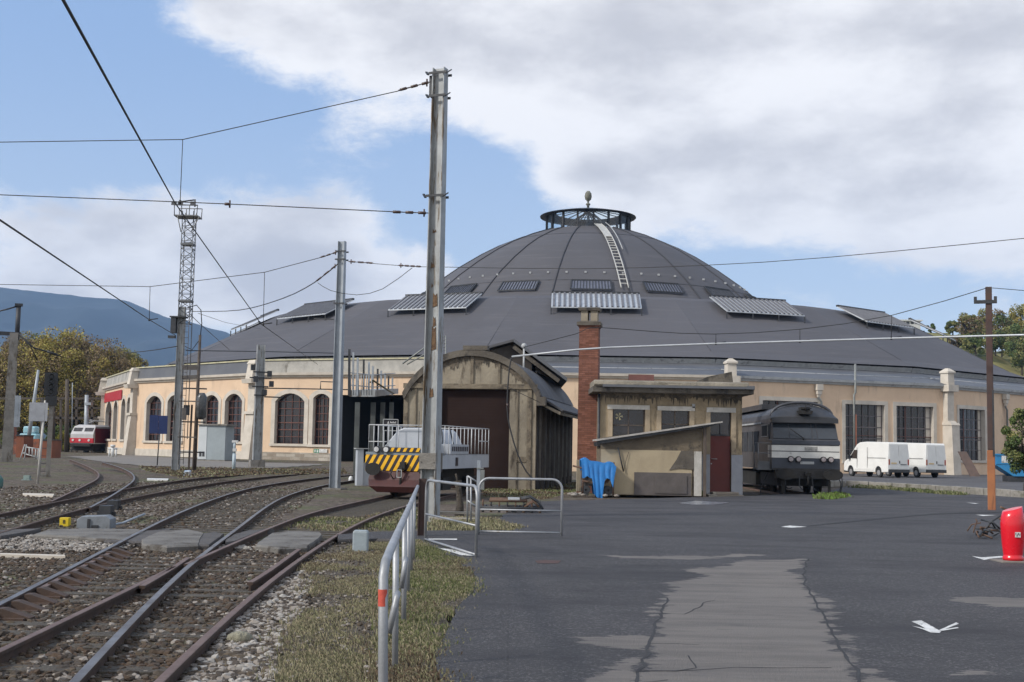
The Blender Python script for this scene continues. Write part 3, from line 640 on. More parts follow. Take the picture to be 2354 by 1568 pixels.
# buttresses at the corners
def buttress(k, top_px, style):
    c = WC[k]; a, b = WC[k-1] if k else WC[0]-(WC[1]-WC[0]), WC[k+1]
    n = ((c-CY*0*c)-Vector((CX, CY, 0))).normalized(); e = Vector((0, 0, 1)).cross(n).normalized()
    mb = NB()
    def sec(z, w, d0, d1): return [c+e*(-w/2)+n*d0+Vector((0, 0, z)), c+e*(w/2)+n*d0+Vector((0, 0, z)), c+e*(w/2)+n*d1+Vector((0, 0, z)), c-e*(w/2)+n*d1+Vector((0, 0, z))]
    w = 1.05 if style == 1 else .95
    if style == 1:
        mb.loft([sec(BASEZ, w, -.3, 1.0), sec(2.6, w, -.3, .7), sec(4.4, w, -.3, .5)]); mb.loft([sec(4.4, w+.16, -.3, .66), sec(4.65, w+.16, -.3, .66)])
        mb.loft([sec(4.65, w*.8, -.3, .4), sec(7.2, w*.8, -.3, .38)]); mb.loft([sec(7.2, w+.15, -.3, 1.0), sec(7.6, w+.25, -.3, 1.1)]); mb.loft([sec(7.6, w*.8, -.3, .8), sec(9.0, w*.75, -.3, .55)]); mb.loft([sec(9.0, w, -.3, .6), sec(9.35, w*.7, -.2, .4)])
    else:
        mb.loft([sec(BASEZ, w, -.3, 1.15), sec(4.5, w, -.3, .95), sec(4.9, w, -.3, .5)]); mb.loft([sec(4.5, w+.12, -.3, 1.02), sec(4.72, w+.12, -.3, .85)])
        mb.loft([sec(4.9, w*.85, -.3, .45), sec(7.5, w*.85, -.3, .45)]); mb.loft([sec(7.5, w+.35, -.35, .8), sec(8.1, w+.35, -.35, .8)]); mb.loft([sec(8.1, w*.85, -.35, .55), sec(9.15, w*.8, -.35, .5)]); mb.loft([sec(9.15, w, -.4, .62), sec(9.3, w, -.4, .62), sec(9.6, w*.25, -.05, .25)])
    return obj('buttress', mb, m_stonew, rh)
for k in range(0, 4): buttress(k, 0, 1)
for k in range(4, 17): buttress(k, 0, 2)
# red band, exit sign, downpipes on the facade
def onwall(k, x0, y0, x1, y1, off=.08, th=.03):
    a, b = WC[k], WC[k+1]; e = (b-a).normalized(); n = e.cross(Vector((0, 0, 1)))
    u0, z0 = hit(k, x0, y0); u1, z1 = hit(k, x1, y1)
    mb = NB(); mb.prism([a+e*u+Vector((0, 0, z))+n*off for u, z in ((u0, z1), (u1, z1), (u1, z0), (u0, z0))], n*th); return mb
sg = onwall(0, 239, 906, 281, 918); sb = obj('red_sign_band', sg, mat('signal_red', (.42, .015, .02), (.36, .012, .018), rough=.5), rh)
sg = onwall(2, 722, 1032, 734, 1041, .08); ex = obj('exit_sign', sg, mat('exit_green', (.0, .22, .10), rough=.5), rh)
sg = onwall(2, 734.5, 1032, 753, 1041, .08); ob = obj('exit_sign_panel', sg, m_white, ex)
sg = onwall(2, 724, 1033.5, 727, 1039.5, .112, .01); obj('exit_figure', sg, m_white, ex)
sg = onwall(2, 729.5, 1033.5, 732.5, 1040, .112, .01); obj('exit_arrow', sg, m_white, ex)
m_pipe = mat('zinc_pipe', (.24, .25, .24), (.18, .19, .18), scale=2, rough=.5, metal=.3)
for k, px, xo in ((4, 1878, 0), (5, 2306, 0), (4, 1300, 0)):
    if px == 1300: continue
    a, b = WC[k], WC[k+1]; e = (b-a).normalized(); n = e.cross(Vector((0, 0, 1))); u, _ = hit(k, px, 950); p = a+e*u+n*.2
    mb = NB(); mb.loft([[p+e*i*s+n*j*s+Vector((0, 0, z)) for i, j in ((-.3, -.15), (.3, -.15), (.3, .3), (-.3, .3))] for z, s in ((7.7, 1), (7.2, 1), (7.15, .75), (6.85, .7), (6.8, .5), (6.6, .4))]); hp = obj('hopper', mb, m_stonew, rh)
    mb = NB(); mb.tube([p+Vector((0, 0, 6.7)), p+Vector((0, 0, 6.5)), p+e*.3+Vector((0, 0, 6.2)), p+e*.3+Vector((0, 0, .1))], .09, 8); obj('downpipe', mb, m_pipe, hp)
a, b = WC[4], WC[5]; e = (b-a).normalized(); n = e.cross(Vector((0, 0, 1))); u, _ = hit(4, 1958, 950); p = a+e*u+n*.3
mb = NB(); mb.tube([p+Vector((0, 0, .1)), p+Vector((0, 0, 6.9)), p+Vector((.12, 0, 7.1)), p+Vector((.12, 0, 9.6))], .1, 8); obj('vent_pipe', mb, m_pipe, rh)
mb = NB(); mb.tube([p+Vector((.16, -.02, .1)), p+Vector((.16, -.02, 5.2))], .06, 8); obj('rusty_pipe', mb, mat('rust_pipe', (.25, .09, .05)), rh)
# ---------------------------------------------------------------- tracks
def cat_rom(pts, step):
    out = []; n = len(pts)
    for i in range(n-1):
        p0, p1, p2, p3 = pts[max(i-1, 0)], pts[i], pts[i+1], pts[min(i+2, n-1)]; k = max(2, int((p2-p1).length/step))
        for j in range(k):
            t_ = j/k; out.append(.5*((2*p1)+(p2-p0)*t_+(2*p0-5*p1+4*p2-p3)*t_*t_+(3*p1-p0-3*p2+p3)*t_**3))
    out.append(pts[-1]); return out
def relax(p, it=40):   # iron out reading errors of the far points
    for _ in range(it): p = [p[0]]+[(p[i-1]+p[i+1]*1+p[i]*2)/4 for i in range(1, len(p)-1)]+[p[-1]]
    return p
RAILS = {}
def rail(key, px, label, head, lift=0.0, smooth_it=30, far=False, group='rails of the yard tracks', ext=None):
    g = [G(x, y, 0.0) for x, y in px]
    if far: g = [G(x, y, gz(p.x, p.y)+.15) for (x, y), p in zip(px, g)]
    if ext: g.append(g[-1]+(g[-1]-g[-2]).normalized()*ext)
    q = relax(cat_rom(g, .8), smooth_it); RAILS[key] = q; base = q[0].copy(); base.z = min(-.13, base.z-.15)
    prof = [(-.07, -.172), (.07, -.172), (.07, -.155), (.014, -.13), (.011, -.045), (.035, -.035), (.036, -.004), (.028, 0), (-.028, 0), (-.036, -.004), (-.035, -.035), (-.011, -.045), (-.014, -.13), (-.07, -.155)]
    mb = MB(); mb.T = Matrix.Translation(-base); n = len(prof)
    for i, p in enumerate(q):
        d = (q[min(i+1, len(q)-1)]-q[max(i-1, 0)]).normalized(); s = d.cross(Vector((0, 0, 1))).normalized()
        mb.addv([p+s*a*1.05+Vector((0, 0, b+lift)) for a, b in prof])
    for i in range(len(q)-1):
        for j in range(n):
            j2 = (j+1) % n; mb.face((i*n+j, i*n+j2, (i+1)*n+j2, (i+1)*n+j), 1 if j in (6, 7, 8) else 0)
    mb.face(range(n-1, -1, -1)); mb.face(range((len(q)-1)*n, len(q)*n))
    o = obj('rail', mb, [m_rail, head]); o.location = base; tag(o, label, 'rail', group); return o
rail('A', [(-90, 1432), (0, 1385), (113, 1329), (254, 1257), (361, 1201), (481, 1150), (584, 1119), (680, 1104), (756, 1095), (860, 1088)], 'shiny outer rail sweeping from the lower left edge past the grey point box', m_railtop)
rail('C', [(148, 1590), (165, 1568), (309, 1418), (430, 1297), (517, 1236), (565, 1199), (613, 1163), (665, 1136), (751, 1113), (830, 1101)], 'polished rail running up from the bottom edge through the crossing nose', m_railtop)
rail('B', [(-110, 1545), (0, 1499), (137, 1431), (326, 1339), (400, 1302)], 'rust brown rail from the lower left edge ending at the crossing nose', m_railrust)
rail('B2', [(428, 1296), (460, 1277), (538, 1248), (594, 1223), (640, 1205), (708, 1178), (809, 1156), (890, 1138), (960, 1122)], 'dull rail leading from the crossing nose to under the striped rail tractor', m_railrust, ext=9)
rail('D', [(340, 1590), (361, 1568), (515, 1418), (636, 1321), (704, 1272), (773, 1229), (803, 1211), (870, 1181), (946, 1158), (1030, 1139)], 'rusty rail beside the gravel and grass, nearest the handrail', m_railrust, ext=9)
rail('E', [(-120, 1204), (0, 1182), (137, 1151), (302, 1121), (420, 1103), (515, 1093), (640, 1084), (756, 1080)], 'far rail sweeping left of the grey point box towards the left facade', m_rail, ext=6)
rail('F', [(-100, 1252), (0, 1226), (130, 1184), (240, 1157), (378, 1129), (550, 1102), (680, 1090), (770, 1086)], 'second far rail passing just behind the yellow marker box', m_rail, ext=6)
rail('G', [(117, 1152), (192, 1117), (225, 1098), (222, 1083), (190, 1067), (160, 1056)], 'curved branch rail bending left behind the signal post', m_railrust, far=True, smooth_it=8)
rail('H', [(206, 1166), (261, 1136), (308, 1102), (298, 1084), (270, 1072), (235, 1062)], 'pale curved branch rail bending sharply before the left facade', m_railtop, far=True, smooth_it=8)
# check rails and wing rail of the switch
rail('w', [(326, 1346), (385, 1314), (432, 1281)], 'short wing rail flaring beside the crossing nose', m_railrust, smooth_it=4, group='guard and wing rails')
rail('k1', [(574, 1340), (600, 1325), (640, 1298), (672, 1273), (687, 1263)], 'thick rusty guard rail inside the rail beside the gravel', m_railrust, lift=.01, smooth_it=4, group='guard and wing rails')
rail('k2', [(96, 1346), (140, 1323), (200, 1292), (250, 1268)], 'guard rail tucked inside the shiny outer rail at the left', m_railrust, lift=-.02, smooth_it=4, group='guard and wing rails')
def xat(key, y):
    q = RAILS[key]
    for i in range(len(q)-1):
        if (q[i].y-y)*(q[i+1].y-y) <= 0 and q[i].y != q[i+1].y: return q[i].lerp(q[i+1], (y-q[i].y)/(q[i+1].y-q[i].y)).x
    return None
# chairs bolted under the guard rail
ch = 0
for y in np.arange(13.0, 20.5, .62):
    x = xat('A', y)
    if x is None: continue
    mb = MB(); mb.prism([(.08, 0, 0), (.42, 0, 0), (.42, 0, .03), (.14, 0, .12), (.08, 0, .12)], (0, .16, 0)); mb.box(.1, .38, -.06, 0, 0, .03)
    o = obj('rail_chair', mb, m_rail); o.location = (x, y, -.12); tag(o, 'rusty cast brace inside the shiny outer rail at the left', 'rail brace', 'braces inside the outer rail')
# sleepers
i = 0
for y in np.arange(7.2, 60, .62):
    if 20.6 < y < 25.2: continue
    xa, xd = xat('A', y), xat('D', y); two = y > 30
    segs = []
    if two: segs = [(xat('A', y), xat('C', y)), (xat('B2', y), xat('D', y))]
    else: segs = [(xa if xa is not None else -6.0-(12-y)*.1, xd)]
    for (a_, b_) in segs:
        if a_ is None or b_ is None or y > 46: continue
        a_, b_ = min(a_, b_), max(a_, b_)
        if b_-a_ > 7.5 or b_-a_ < .9: continue
        mb = MB(); w = .12+random.random()*.02; L = (b_-a_)/2+.38+random.random()*.1; rz = .03*random.uniform(-1, 1)
        mb.T = Matrix.Rotation(rz, 4, 'Z'); mb.box(-L, L, -w, w, -.1, 0)
        z = -.095-(.03*random.random() if y < 26 else .02)
        o = obj('sleeper', mb, m_sleeper); o.location = ((a_+b_)/2, y, z); tag(o, 'weathered timber sleeper half buried in the ballast under the rails', 'sleeper', 'sleepers of the switch'); i += 1
for y in np.arange(24, 64, .65):
    a_, b_ = xat('E', y), xat('F', y)
    if a_ is None or b_ is None: continue
    d = abs(b_-a_)
    if d > 4.6 or d < .9: continue
    mb = MB(); L = d/2+.45; mb.box(-L, L, -.12, .12, -.1, 0)
    o = obj('sleeper', mb, m_sleeper); o.location = ((a_+b_)/2, y, -.118); tag(o, 'buried timber sleeper of the far curved track at the left', 'sleeper', 'sleepers of the far track')
# crossing slabs
def slab(px, mt, label, z=-.01, th=.16, seed=1):
    g = wobble([G(x, y, z) for x, y in px], .25, .035, seed); c = sum(g, Vector())/len(g)
    a = sum(g[i].x*g[(i+1) % len(g)].y-g[(i+1) % len(g)].x*g[i].y for i in range(len(g)))
    if a < 0: g.reverse()
    mb = MB(); n = len(g); base = Vector((c.x, c.y, z-th)); c2 = Vector((c.x, c.y, z))
    lo = [Vector((p.x, p.y, z-th)) for p in g]; md = [Vector((p.x, p.y, z-.03)) for p in g]; tp = [Vector((p.x, p.y, z)).lerp(c2, .03) for p in g]
    mb.loft([lo, md, tp], 0, False); o = obj('crossing_slab', mb, mt); rebase(o, base); tag(o, label, 'slab', 'slabs of the foot crossing'); return o
slab([(75, 1228), (110, 1217), (200, 1214), (320, 1216), (335, 1222), (290, 1240), (233, 1239), (170, 1233)], m_slab, 'long grey concrete crossing slab directly in front of the grey point box', seed=2)
slab([(0, 1218), (95, 1214), (60, 1222), (0, 1232), (-60, 1230), (-60, 1222)], m_slabd, 'dark crossing slab at the left edge of the yard crossing', seed=3)
slab([(310, 1220), (344, 1219), (400, 1214), (330, 1245), (250, 1243), (232, 1240)], m_slabd, 'dark slab wedged against the shiny outer rail at the foot crossing', z=-.025, seed=4)
slab([(322, 1240), (372, 1219), (430, 1216), (468, 1224), (455, 1252), (380, 1255), (330, 1250)], m_slab, 'grey crossing slab between the outer rail and the polished rail', seed=5)
slab([(430, 1252), (462, 1226), (492, 1222), (512, 1226), (480, 1252)], m_slabd, 'small dark crossing slab left of the polished rail', z=-.02, seed=6)
slab([(538, 1228), (575, 1218), (632, 1215), (596, 1222), (540, 1244), (522, 1246), (518, 1241)], m_slabd, 'dark broken slab between the polished rail and the dull branch rail', z=-.02, seed=7)
slab([(585, 1252), (625, 1224), (660, 1220), (735, 1222), (742, 1228), (705, 1256), (640, 1258)], m_slab, 'broad grey crossing slab left of the rusty rail nearest the grass', seed=8)
slab([(795, 1228), (830, 1222), (900, 1223), (925, 1240), (850, 1238), (780, 1241)], m_slabd, 'dark asphalt pad joining the crossing to the yard', z=-.003, seed=9)
# timber kerb strips and pale concrete strips between the tracks
for px, lab in (([(0, 1271), (148, 1275), (150, 1278), (0, 1274)], 'long pale concrete strip lying in the ballast at the left edge'), ([(52, 1133), (125, 1135), (122, 1139), (55, 1137)], 'short pale strip lying in the dirt left of the signal'),
                ([(338, 1099), (387, 1100), (386, 1103), (338, 1102)], 'white strip lying behind the far rails near the blue board')):
    g = [G(x, y, -.07) for x, y in px]; mb = MB(); mb.prism([g[0], g[3], g[2], g[1]][::1], (0, 0, -.1)); o = obj('concrete_strip_block', mb, m_white if 'white' in lab else m_stonew); rebase(o, g[0]-Vector((0, 0, .1))); tag(o, lab, 'concrete strip')
# ---------------------------------------------------------------- ballast stones
def inpoly(px, py, poly):
    c = np.zeros(px.shape, bool); n = len(poly)
    for i in range(n):
        x0, y0 = poly[i]; x1, y1 = poly[(i+1) % n]
        c ^= ((y0 > py) != (y1 > py)) & (px < (x1-x0)*(py-y0)/(y1-y0+1e-12)+x0)
    return c
ico_v = []; ph = (1+5**.5)/2
for a, b in ((1, ph), (-1, ph), (1, -ph), (-1, -ph)): ico_v += [(0, a, b), (a, b, 0), (b, 0, a)]
ico_v = np.array(ico_v)/math.sqrt(1+ph*ph)
from itertools import combinations
ico_f = []
for a, b, c in combinations(range(12), 3):
    if all(abs(np.linalg.norm(ico_v[i]-ico_v[j])-1.0515) < .01 for i, j in ((a, b), (b, c), (a, c))):
        n = np.cross(ico_v[b]-ico_v[a], ico_v[c]-ico_v[a]); ico_f.append((a, b, c) if np.dot(n, ico_v[a]) > 0 else (a, c, b))
ico_f = np.array(ico_f)
def stones(name, poly, n, smin, smax, z, mt, label, seed, mats2=None):
    rng = np.random.default_rng(seed); P = [G(x, y, -.1) for x, y in poly]; P = [(p.x, p.y) for p in P]
    xs_ = [p[0] for p in P]; ys_ = [p[1] for p in P]; X = rng.uniform(min(xs_), max(xs_), n*3)
    u = rng.random(n*3); y0, y1 = max(min(ys_), 6), max(ys_); Y = y0*(y1/y0)**u   # denser near the camera
    k = inpoly(X, Y, P); X, Y = X[k][:n], Y[k][:n]; n = len(X)
    s = rng.uniform(smin, smax, n)*rng.uniform(.6, 1.2, n); v = ico_v[None]*(1+rng.uniform(-.28, .28, (n, 12, 1)))
    v = v*s[:, None, None]*np.stack([rng.uniform(.8, 1.4, n), rng.uniform(.7, 1.2, n), rng.uniform(.5, .8, n)], 1)[:, None]
    th = rng.uniform(0, 2*PI, n); c, sn = np.cos(th), np.sin(th); x = v[..., 0]*c[:, None]-v[..., 1]*sn[:, None]; y = v[..., 0]*sn[:, None]+v[..., 1]*c[:, None]
    V = np.stack([x+X[:, None], y+Y[:, None], v[..., 2]+z+rng.uniform(-.02, .015, n)[:, None]], 2).reshape(-1, 3)
    Fc = (ico_f[None]+12*np.arange(n)[:, None, None]).reshape(-1, 3)
    mi = np.repeat(rng.integers(0, len(mt), n)**1, 20) if isinstance(mt, list) else None
    o = npobj(name, V, Fc, mt, kind='stuff', mi=mi); tag(o, label, 'gravel'); return o
m_st2 = mat('brown_stone', (.070, .052, .034), (.098, .076, .052), scale=4, rough=.95); m_st3 = mat('pale_pebble', (.36, .34, .31), (.28, .26, .23), scale=4, rough=.95)
m_st5 = mat('rusty_stone', (.075, .048, .030), (.05, .034, .022), scale=5, rough=.95); m_st4 = mat('dark_stone', (.045, .036, .028), (.075, .06, .047), scale=4, rough=.95)
stones('ballast_gravel', [(-60, 1600), (-60, 1250), (250, 1235), (700, 1245), (760, 1240), (600, 1400), (440, 1600)], 17000, .02, .046, -.125, [m_st2, m_st5, m_st5, m_st4, m_st4, m_st5, m_st4, m_st2, m_st5, m_st4, m_stone], 'brown ballast stones lying between the rails of the switch', 1)
stones('pale_gravel', [(395, 1600), (520, 1450), (650, 1330), (715, 1300), (722, 1340), (690, 1420), (640, 1500), (620, 1600)], 5200, .022, .05, -.11, [m_stone, m_stone, m_st2, m_st4, m_st4, m_st3], 'pale grey gravel along the rusty rail beside the grass', 2)
stones('pale_gravel_bank', [(0, 1245), (40, 1228), (200, 1237), (320, 1246), (300, 1262), (180, 1268), (60, 1266), (0, 1262)], 2200, .02, .045, -.09, [m_stone, m_st3, m_stone, m_st4], 'pale gravel bank in front of the long crossing slab', 3)
stones('white_gravel', [(425, 1252), (560, 1254), (580, 1262), (470, 1262)], 260, .02, .04, -.10, [m_st3], 'whitish pebbles just before the crossing slabs', 4)
stones('white_gravel', [(580, 1256), (700, 1258), (690, 1266), (590, 1266)], 160, .02, .04, -.10, [m_st3, m_stone], 'whitish pebbles before the broad crossing slab', 5)
stones('stony_soil', [(640, 1600), (640, 1500), (690, 1420), (715, 1340), (690, 1300), (760, 1250), (860, 1240), (880, 1400), (880, 1600)], 1500, .012, .03, -.07, [m_stone, m_st2, m_st4], 'small stones mixed into the dry grass beside the gravel', 31)
stones('scattered_gravel', [(-40, 1240), (-40, 1120), (500, 1100), (760, 1120), (620, 1210), (400, 1215)], 9000, .02, .05, -.12, [m_st5, m_st2, m_st4, m_st2, m_st4, m_stone], 'loose stones strewn round the far tracks', 6)
mb = MB(); mb.sphere((0, 0, .02), .13, 12, 0, (1, .8, .55)); o = obj('boulder', mb, mat('mossy_rock', (.3, .28, .2), (.2, .19, .14), scale=8, bump=.6)); o.location = G(551, 1473, -.1); tag(o, 'large pale rounded stone in the gravel beside the rusty rail', 'rock')
mb = MB(); mb.sphere((0, 0, .0), .1, 8, 0, (1.3, .8, .4)); mb.sphere((.15, .05, 0), .06, 6, 0, (1.3, .8, .5)); mb.sphere((-.12, .07, 0), .05, 6, 0, (1.3, .8, .5)); o = obj('boulder', mb, m_st3); o.location = G(990, 1337, -.05); tag(o, 'broken pale stone lying in the grass right of the handrail', 'rock')
# ---------------------------------------------------------------- grass
def grass(name, poly, n, h, mts, label, seed, z=-.06, w=.0038, base=None, lean=.6, thr=-.12):
    rng = np.random.default_rng(seed); P = [G(x, y, z) for x, y in poly]
    if base is not None:
        sheet('turf', wobble([Vector((p.x, p.y, 0)) for p in P], .15, .11, seed), base[0], base[1], thick=.12)
    P = [(p.x, p.y) for p in P]; xs_ = [p[0] for p in P]; ys_ = [p[1] for p in P]
    X = rng.uniform(min(xs_), max(xs_), n*4); y0, y1 = max(5.5, min(ys_)), max(ys_); Y = y0*(y1/y0)**rng.random(n*4)
    k = inpoly(X, Y, P); X, Y = X[k][:n], Y[k][:n]
    dens = np.array([mnoise.noise(Vector((x*1.1, y*1.1, seed)))+.5*mnoise.noise(Vector((x*4, y*4, seed))) for x, y in zip(X, Y)])
    k = dens > thr+rng.uniform(-.3, .25, len(X)); X, Y, dens = X[k], Y[k], dens[k]; n = len(X)
    X = X+rng.normal(0, .06, n)*(rng.random(n) < .4)*2; Y = Y+rng.normal(0, .1, n)
    hh = h*rng.uniform(.3, 1.3, n)*(1+.9*dens); a = rng.uniform(0, 2*PI, n); l = rng.uniform(.1, lean*1.6, n)*hh; b = a+rng.uniform(-1, 1, n)
    ww = w*rng.uniform(.6, 1.4, n)*(Y/9)**.6
    bx, by = np.cos(a)*ww, np.sin(a)*ww; dx, dy = -np.sin(b)*l, np.cos(b)*l; zz = np.full(n, z)
    v = np.stack([np.stack([X-bx, Y-by, zz-.03], 1), np.stack([X+bx, Y+by, zz-.03], 1), np.stack([X+dx*.45+bx*.7, Y+dy*.45+by*.7, zz+hh*.6], 1), np.stack([X+dx, Y+dy, zz+hh*.85], 1)], 1).reshape(-1, 3)
    Fc = np.arange(4*n).reshape(n, 4)
    big = np.array([mnoise.noise(Vector((x*.5, y*.35, seed+3))) for x, y in zip(X, Y)]); mi = np.clip((rng.random(n)*.65+(big+.5)*.55-.05)*len(mts), 0, len(mts)-1)
    o = npobj(name, v, Fc, mts, kind='stuff', mi=mi); tag(o, label, 'grass'); return o
m_g1 = mat('dry_blade', (.27, .235, .15), (.20, .17, .11), scale=.7, bump=0, rough=.9); m_g2 = mat('olive_blade', (.18, .175, .09), (.21, .20, .115), scale=.8, bump=0, rough=.9)
m_g3 = mat('green_blade', (.09, .115, .035), (.12, .135, .05), scale=.8, bump=0, rough=.9); m_g4 = mat('brown_blade', (.10, .07, .045), (.14, .10, .06), scale=.8, bump=0, rough=.9); m_g5 = mat('bright_blade', (.13, .22, .02), (.09, .16, .02), scale=.8, bump=0)
grass('dry_grass', [(640, 1600), (640, 1500), (690, 1420), (722, 1340), (700, 1300), (760, 1255), (820, 1245), (905, 1240), (890, 1300), (880, 1400), (880, 1600)], 66000, .030, [m_g4, m_g1, m_g1, m_g2, m_g2, m_g1], 'dry olive grass between the gravel and the handrail', 11, z=-.07, base=(-.075, m_grassbase), thr=.03)
grass('green_grass', [(880, 1600), (890, 1400), (900, 1300), (935, 1240), (968, 1245), (1000, 1262), (1070, 1290), (1100, 1335), (1078, 1372), (1042, 1402), (1038, 1452), (1004, 1500), (1006, 1560), (985, 1600)], 52000, .036, [m_g4, m_g1, m_g2, m_g3, m_g3], 'greener grass strip spilling over the edge of the asphalt', 12, z=-.01, base=(-.02, m_grassbase))
grass('yard_grass', [(985, 1219), (1000, 1190), (1110, 1190), (1200, 1212), (1180, 1219)], 6000, .06, [m_g1, m_g1, m_g2, m_g2], 'thin yellow grass behind the tubular barriers', 13, z=.0, w=.008)
grass('yard_grass', [(620, 1215), (700, 1190), (830, 1190), (960, 1165), (970, 1215), (780, 1222)], 9000, .06, [m_g4, m_g1, m_g2, m_g3], 'sparse grass between the rails left of the tall mast', 14, z=-.12, w=.01)
grass('yard_grass', [(1110, 1140), (1110, 1118), (1320, 1108), (1340, 1125), (1250, 1148)], 9000, .05, [m_g4, m_g4, m_g2, m_g3], 'mossy grass before the barrel roofed shed', 15, z=-.12, w=.012)
grass('yard_grass', [(1874, 1143), (1890, 1138), (1945, 1137), (1952, 1143), (1910, 1148), (1880, 1147)], 3500, .12, [m_g5, m_g3, m_g5], 'bright green clump of weeds in front of the big locomotive', 16, z=0, w=.01)
grass('yard_grass', [(1588, 1134), (1600, 1129), (1620, 1131), (1616, 1138), (1595, 1138)], 900, .14, [m_g5, m_g3], 'small green tuft at the foot of the red door step', 17, z=0, w=.01)
grass('yard_grass', [(1945, 1121), (2000, 1118), (2150, 1131), (2230, 1138), (2180, 1138), (2050, 1126)], 3500, .13, [m_g3, m_g3, m_g2], 'weeds growing along the foot of the stone kerb', 18, z=0, w=.013)
grass('yard_grass', [(320, 1065), (780, 1070), (800, 1088), (600, 1090), (420, 1098), (330, 1080)], 9000, .04, [m_g4, m_g4, m_g2], 'mossy verge before the left facade', 19, z=.1, w=.02)
grass('yard_grass', [(120, 1052), (300, 1050), (330, 1060), (200, 1060), (140, 1058)], 3500, .05, [m_g2, m_g2, m_g1], 'thin verge in front of the far left corner of the roundhouse', 20, z=.2, w=.03)
# ---------------------------------------------------------------- masts and poles
m_galv = mat('galvanised_steel', (.36, .39, .42), (.28, .31, .34), scale=1.5, rough=.55, metal=.35, bump=.06, c3=(.2, .2, .2), s3=3, stretch=(1, 1, .15))
m_galvold = mat('stained_galvanised_steel', (.36, .375, .38), (.27, .28, .28), scale=1.5, rough=.6, metal=.25, bump=.08, c3=(.13, .09, .05), s3=1.6, t3=(.52, .62), stretch=(2.5, 2.5, .35))
m_rustp = mat('flaking_rust', (.10, .055, .03), (.17, .10, .05), scale=7, bump=.4)
m_insul = mat('brown_insulator', (.05, .03, .025), (.07, .04, .03), rough=.3)
m_wire = mat('dark_wire', (.02, .02, .022), rough=.6, bump=0); m_wirel = mat('pale_wire', (.45, .47, .49), (.38, .4, .42), rough=.45, metal=.3)
m_oldconc = mat('old_grey_concrete', (.22, .205, .185), (.15, .14, .125), scale=1.5, bump=.4, bscale=10, c3=(.09, .075, .055), s3=2.2, t3=(.52, .66), stretch=(1, 1, .35))
def hbeam(mb, w, d, h, w2=None, d2=None, tf=.02, z0=0.0, cx=0, cy=0):   # flanges at both x ends, web between
    w2 = w2 or w; d2 = d2 or d
    for s in (-1, 1):
        xa, xb = s*w/2, s*w2/2
        mb.hexa([(cx+min(xa, xa-s*tf), cy-d/2, z0), (cx+max(xa, xa-s*tf), cy-d/2, z0), (cx+max(xa, xa-s*tf), cy+d/2, z0), (cx+min(xa, xa-s*tf), cy+d/2, z0),
                 (cx+min(xb, xb-s*tf), cy-d2/2, h), (cx+max(xb, xb-s*tf), cy-d2/2, h), (cx+max(xb, xb-s*tf), cy+d2/2, h), (cx+min(xb, xb-s*tf), cy+d2/2, h)])
    mb.hexa([(cx-w/2+tf, cy-.01, z0), (cx+w/2-tf, cy-.01, z0), (cx+w/2-tf, cy+.01, z0), (cx-w/2+tf, cy+.01, z0), (cx-w2/2+tf, cy-.01, h), (cx+w2/2-tf, cy-.01, h), (cx+w2/2-tf, cy+.01, h), (cx-w2/2+tf, cy+.01, h)])
    return mb
def toward(p): return math.atan2(p.y, p.x)-PI/2    # rotation that turns local -Y to the camera
p = G(987, 1200); h = at(1012, 158, p.y).z-p.z
mast = thing('catenary_mast', 'tallest grey steel mast in the middle, streaked with rust, standing behind the tubular barriers', 'mast', p, toward(p)+R(-24))
mast['note'] = 0; del mast['note']
hb = hbeam(MB(), .40, .36, h, .33, .27, .022); obj('post', hb, m_galvold, mast)
mb = MB(); mb.box(-.225, .225, -.22, -.185, 1.32, 1.72); mb.box(-.225, .225, .185, .22, 1.32, 1.72)
for s in (-.17, .17): mb.cyl((s, -.25, 1.5), (s, .25, 1.5), .016, 6)
obj('collar_plate', mb, m_oldconc, mast)
mb = MB()
for (z0, z1, x0, x1) in ((4.3, 4.9, -.06, .07), (4.9, 5.15, -.03, .05), (5.4, 5.75, -.05, .08), (3.1, 3.35, -.08, .03), (6.4, 6.55, -.12, -.02), (5.9, 6.0, -.1, -.05), (7.3, 7.4, -.1, 0)):
    mb.prism([(x0, -.012, z0), (x1, -.012, z0+.04), (x1-.02, -.012, z1), ((x0+x1)/2, -.012, z1-.05), (x0+.01, -.012, z1+.02)], (0, -.012, 0))
obj('rust_scale', mb, m_rustp, mast)
mb = MB()
for z, w_ in ((h-.15, .5), (h-.75, .46), (h-3.35, .48)):
    for yy in (-.17, .17): mb.beam((-w_/2, yy, z), (w_/2, yy, z), .03, .06)
    for s in (-1, 1): mb.beam((s*w_/2, -.2, z-.05), (s*(w_/2+.1), -.1, z+.06), .06, .03)
    obj('clamp', mb, m_dkmetal, mast); mb = MB()
mb.box(-.25, -.17, -.12, .12, h-.75, h-.2); obj('hanger_plate', mb, m_dkmetal, mast)
def mast_top(px, py): return at(px, py, p.y)
def insul(name, a, b, parent=None, n=3, label=None, r=.035):   # a string of insulators between two points
    a, b = Vector(a), Vector(b); mb = MB(); d = b-a; pts, rs = [], []
    segs = [(0, .012)]
    for i in range(n):
        f0 = (i+.2)/n; f1 = (i+.85)/n; segs += [(f0, .012), (f0+.01, r), (f1-.01, r), (f1, .012)]
    segs += [(1, .012)]; mb.tube([a+d*f for f, _ in segs], [r_ for _, r_ in segs], 8)
    c = a+d*.12; u = Vector((0, 0, 1)); mb.tube([c-u*.09, c+u*.09], .022, 6)
    return mb
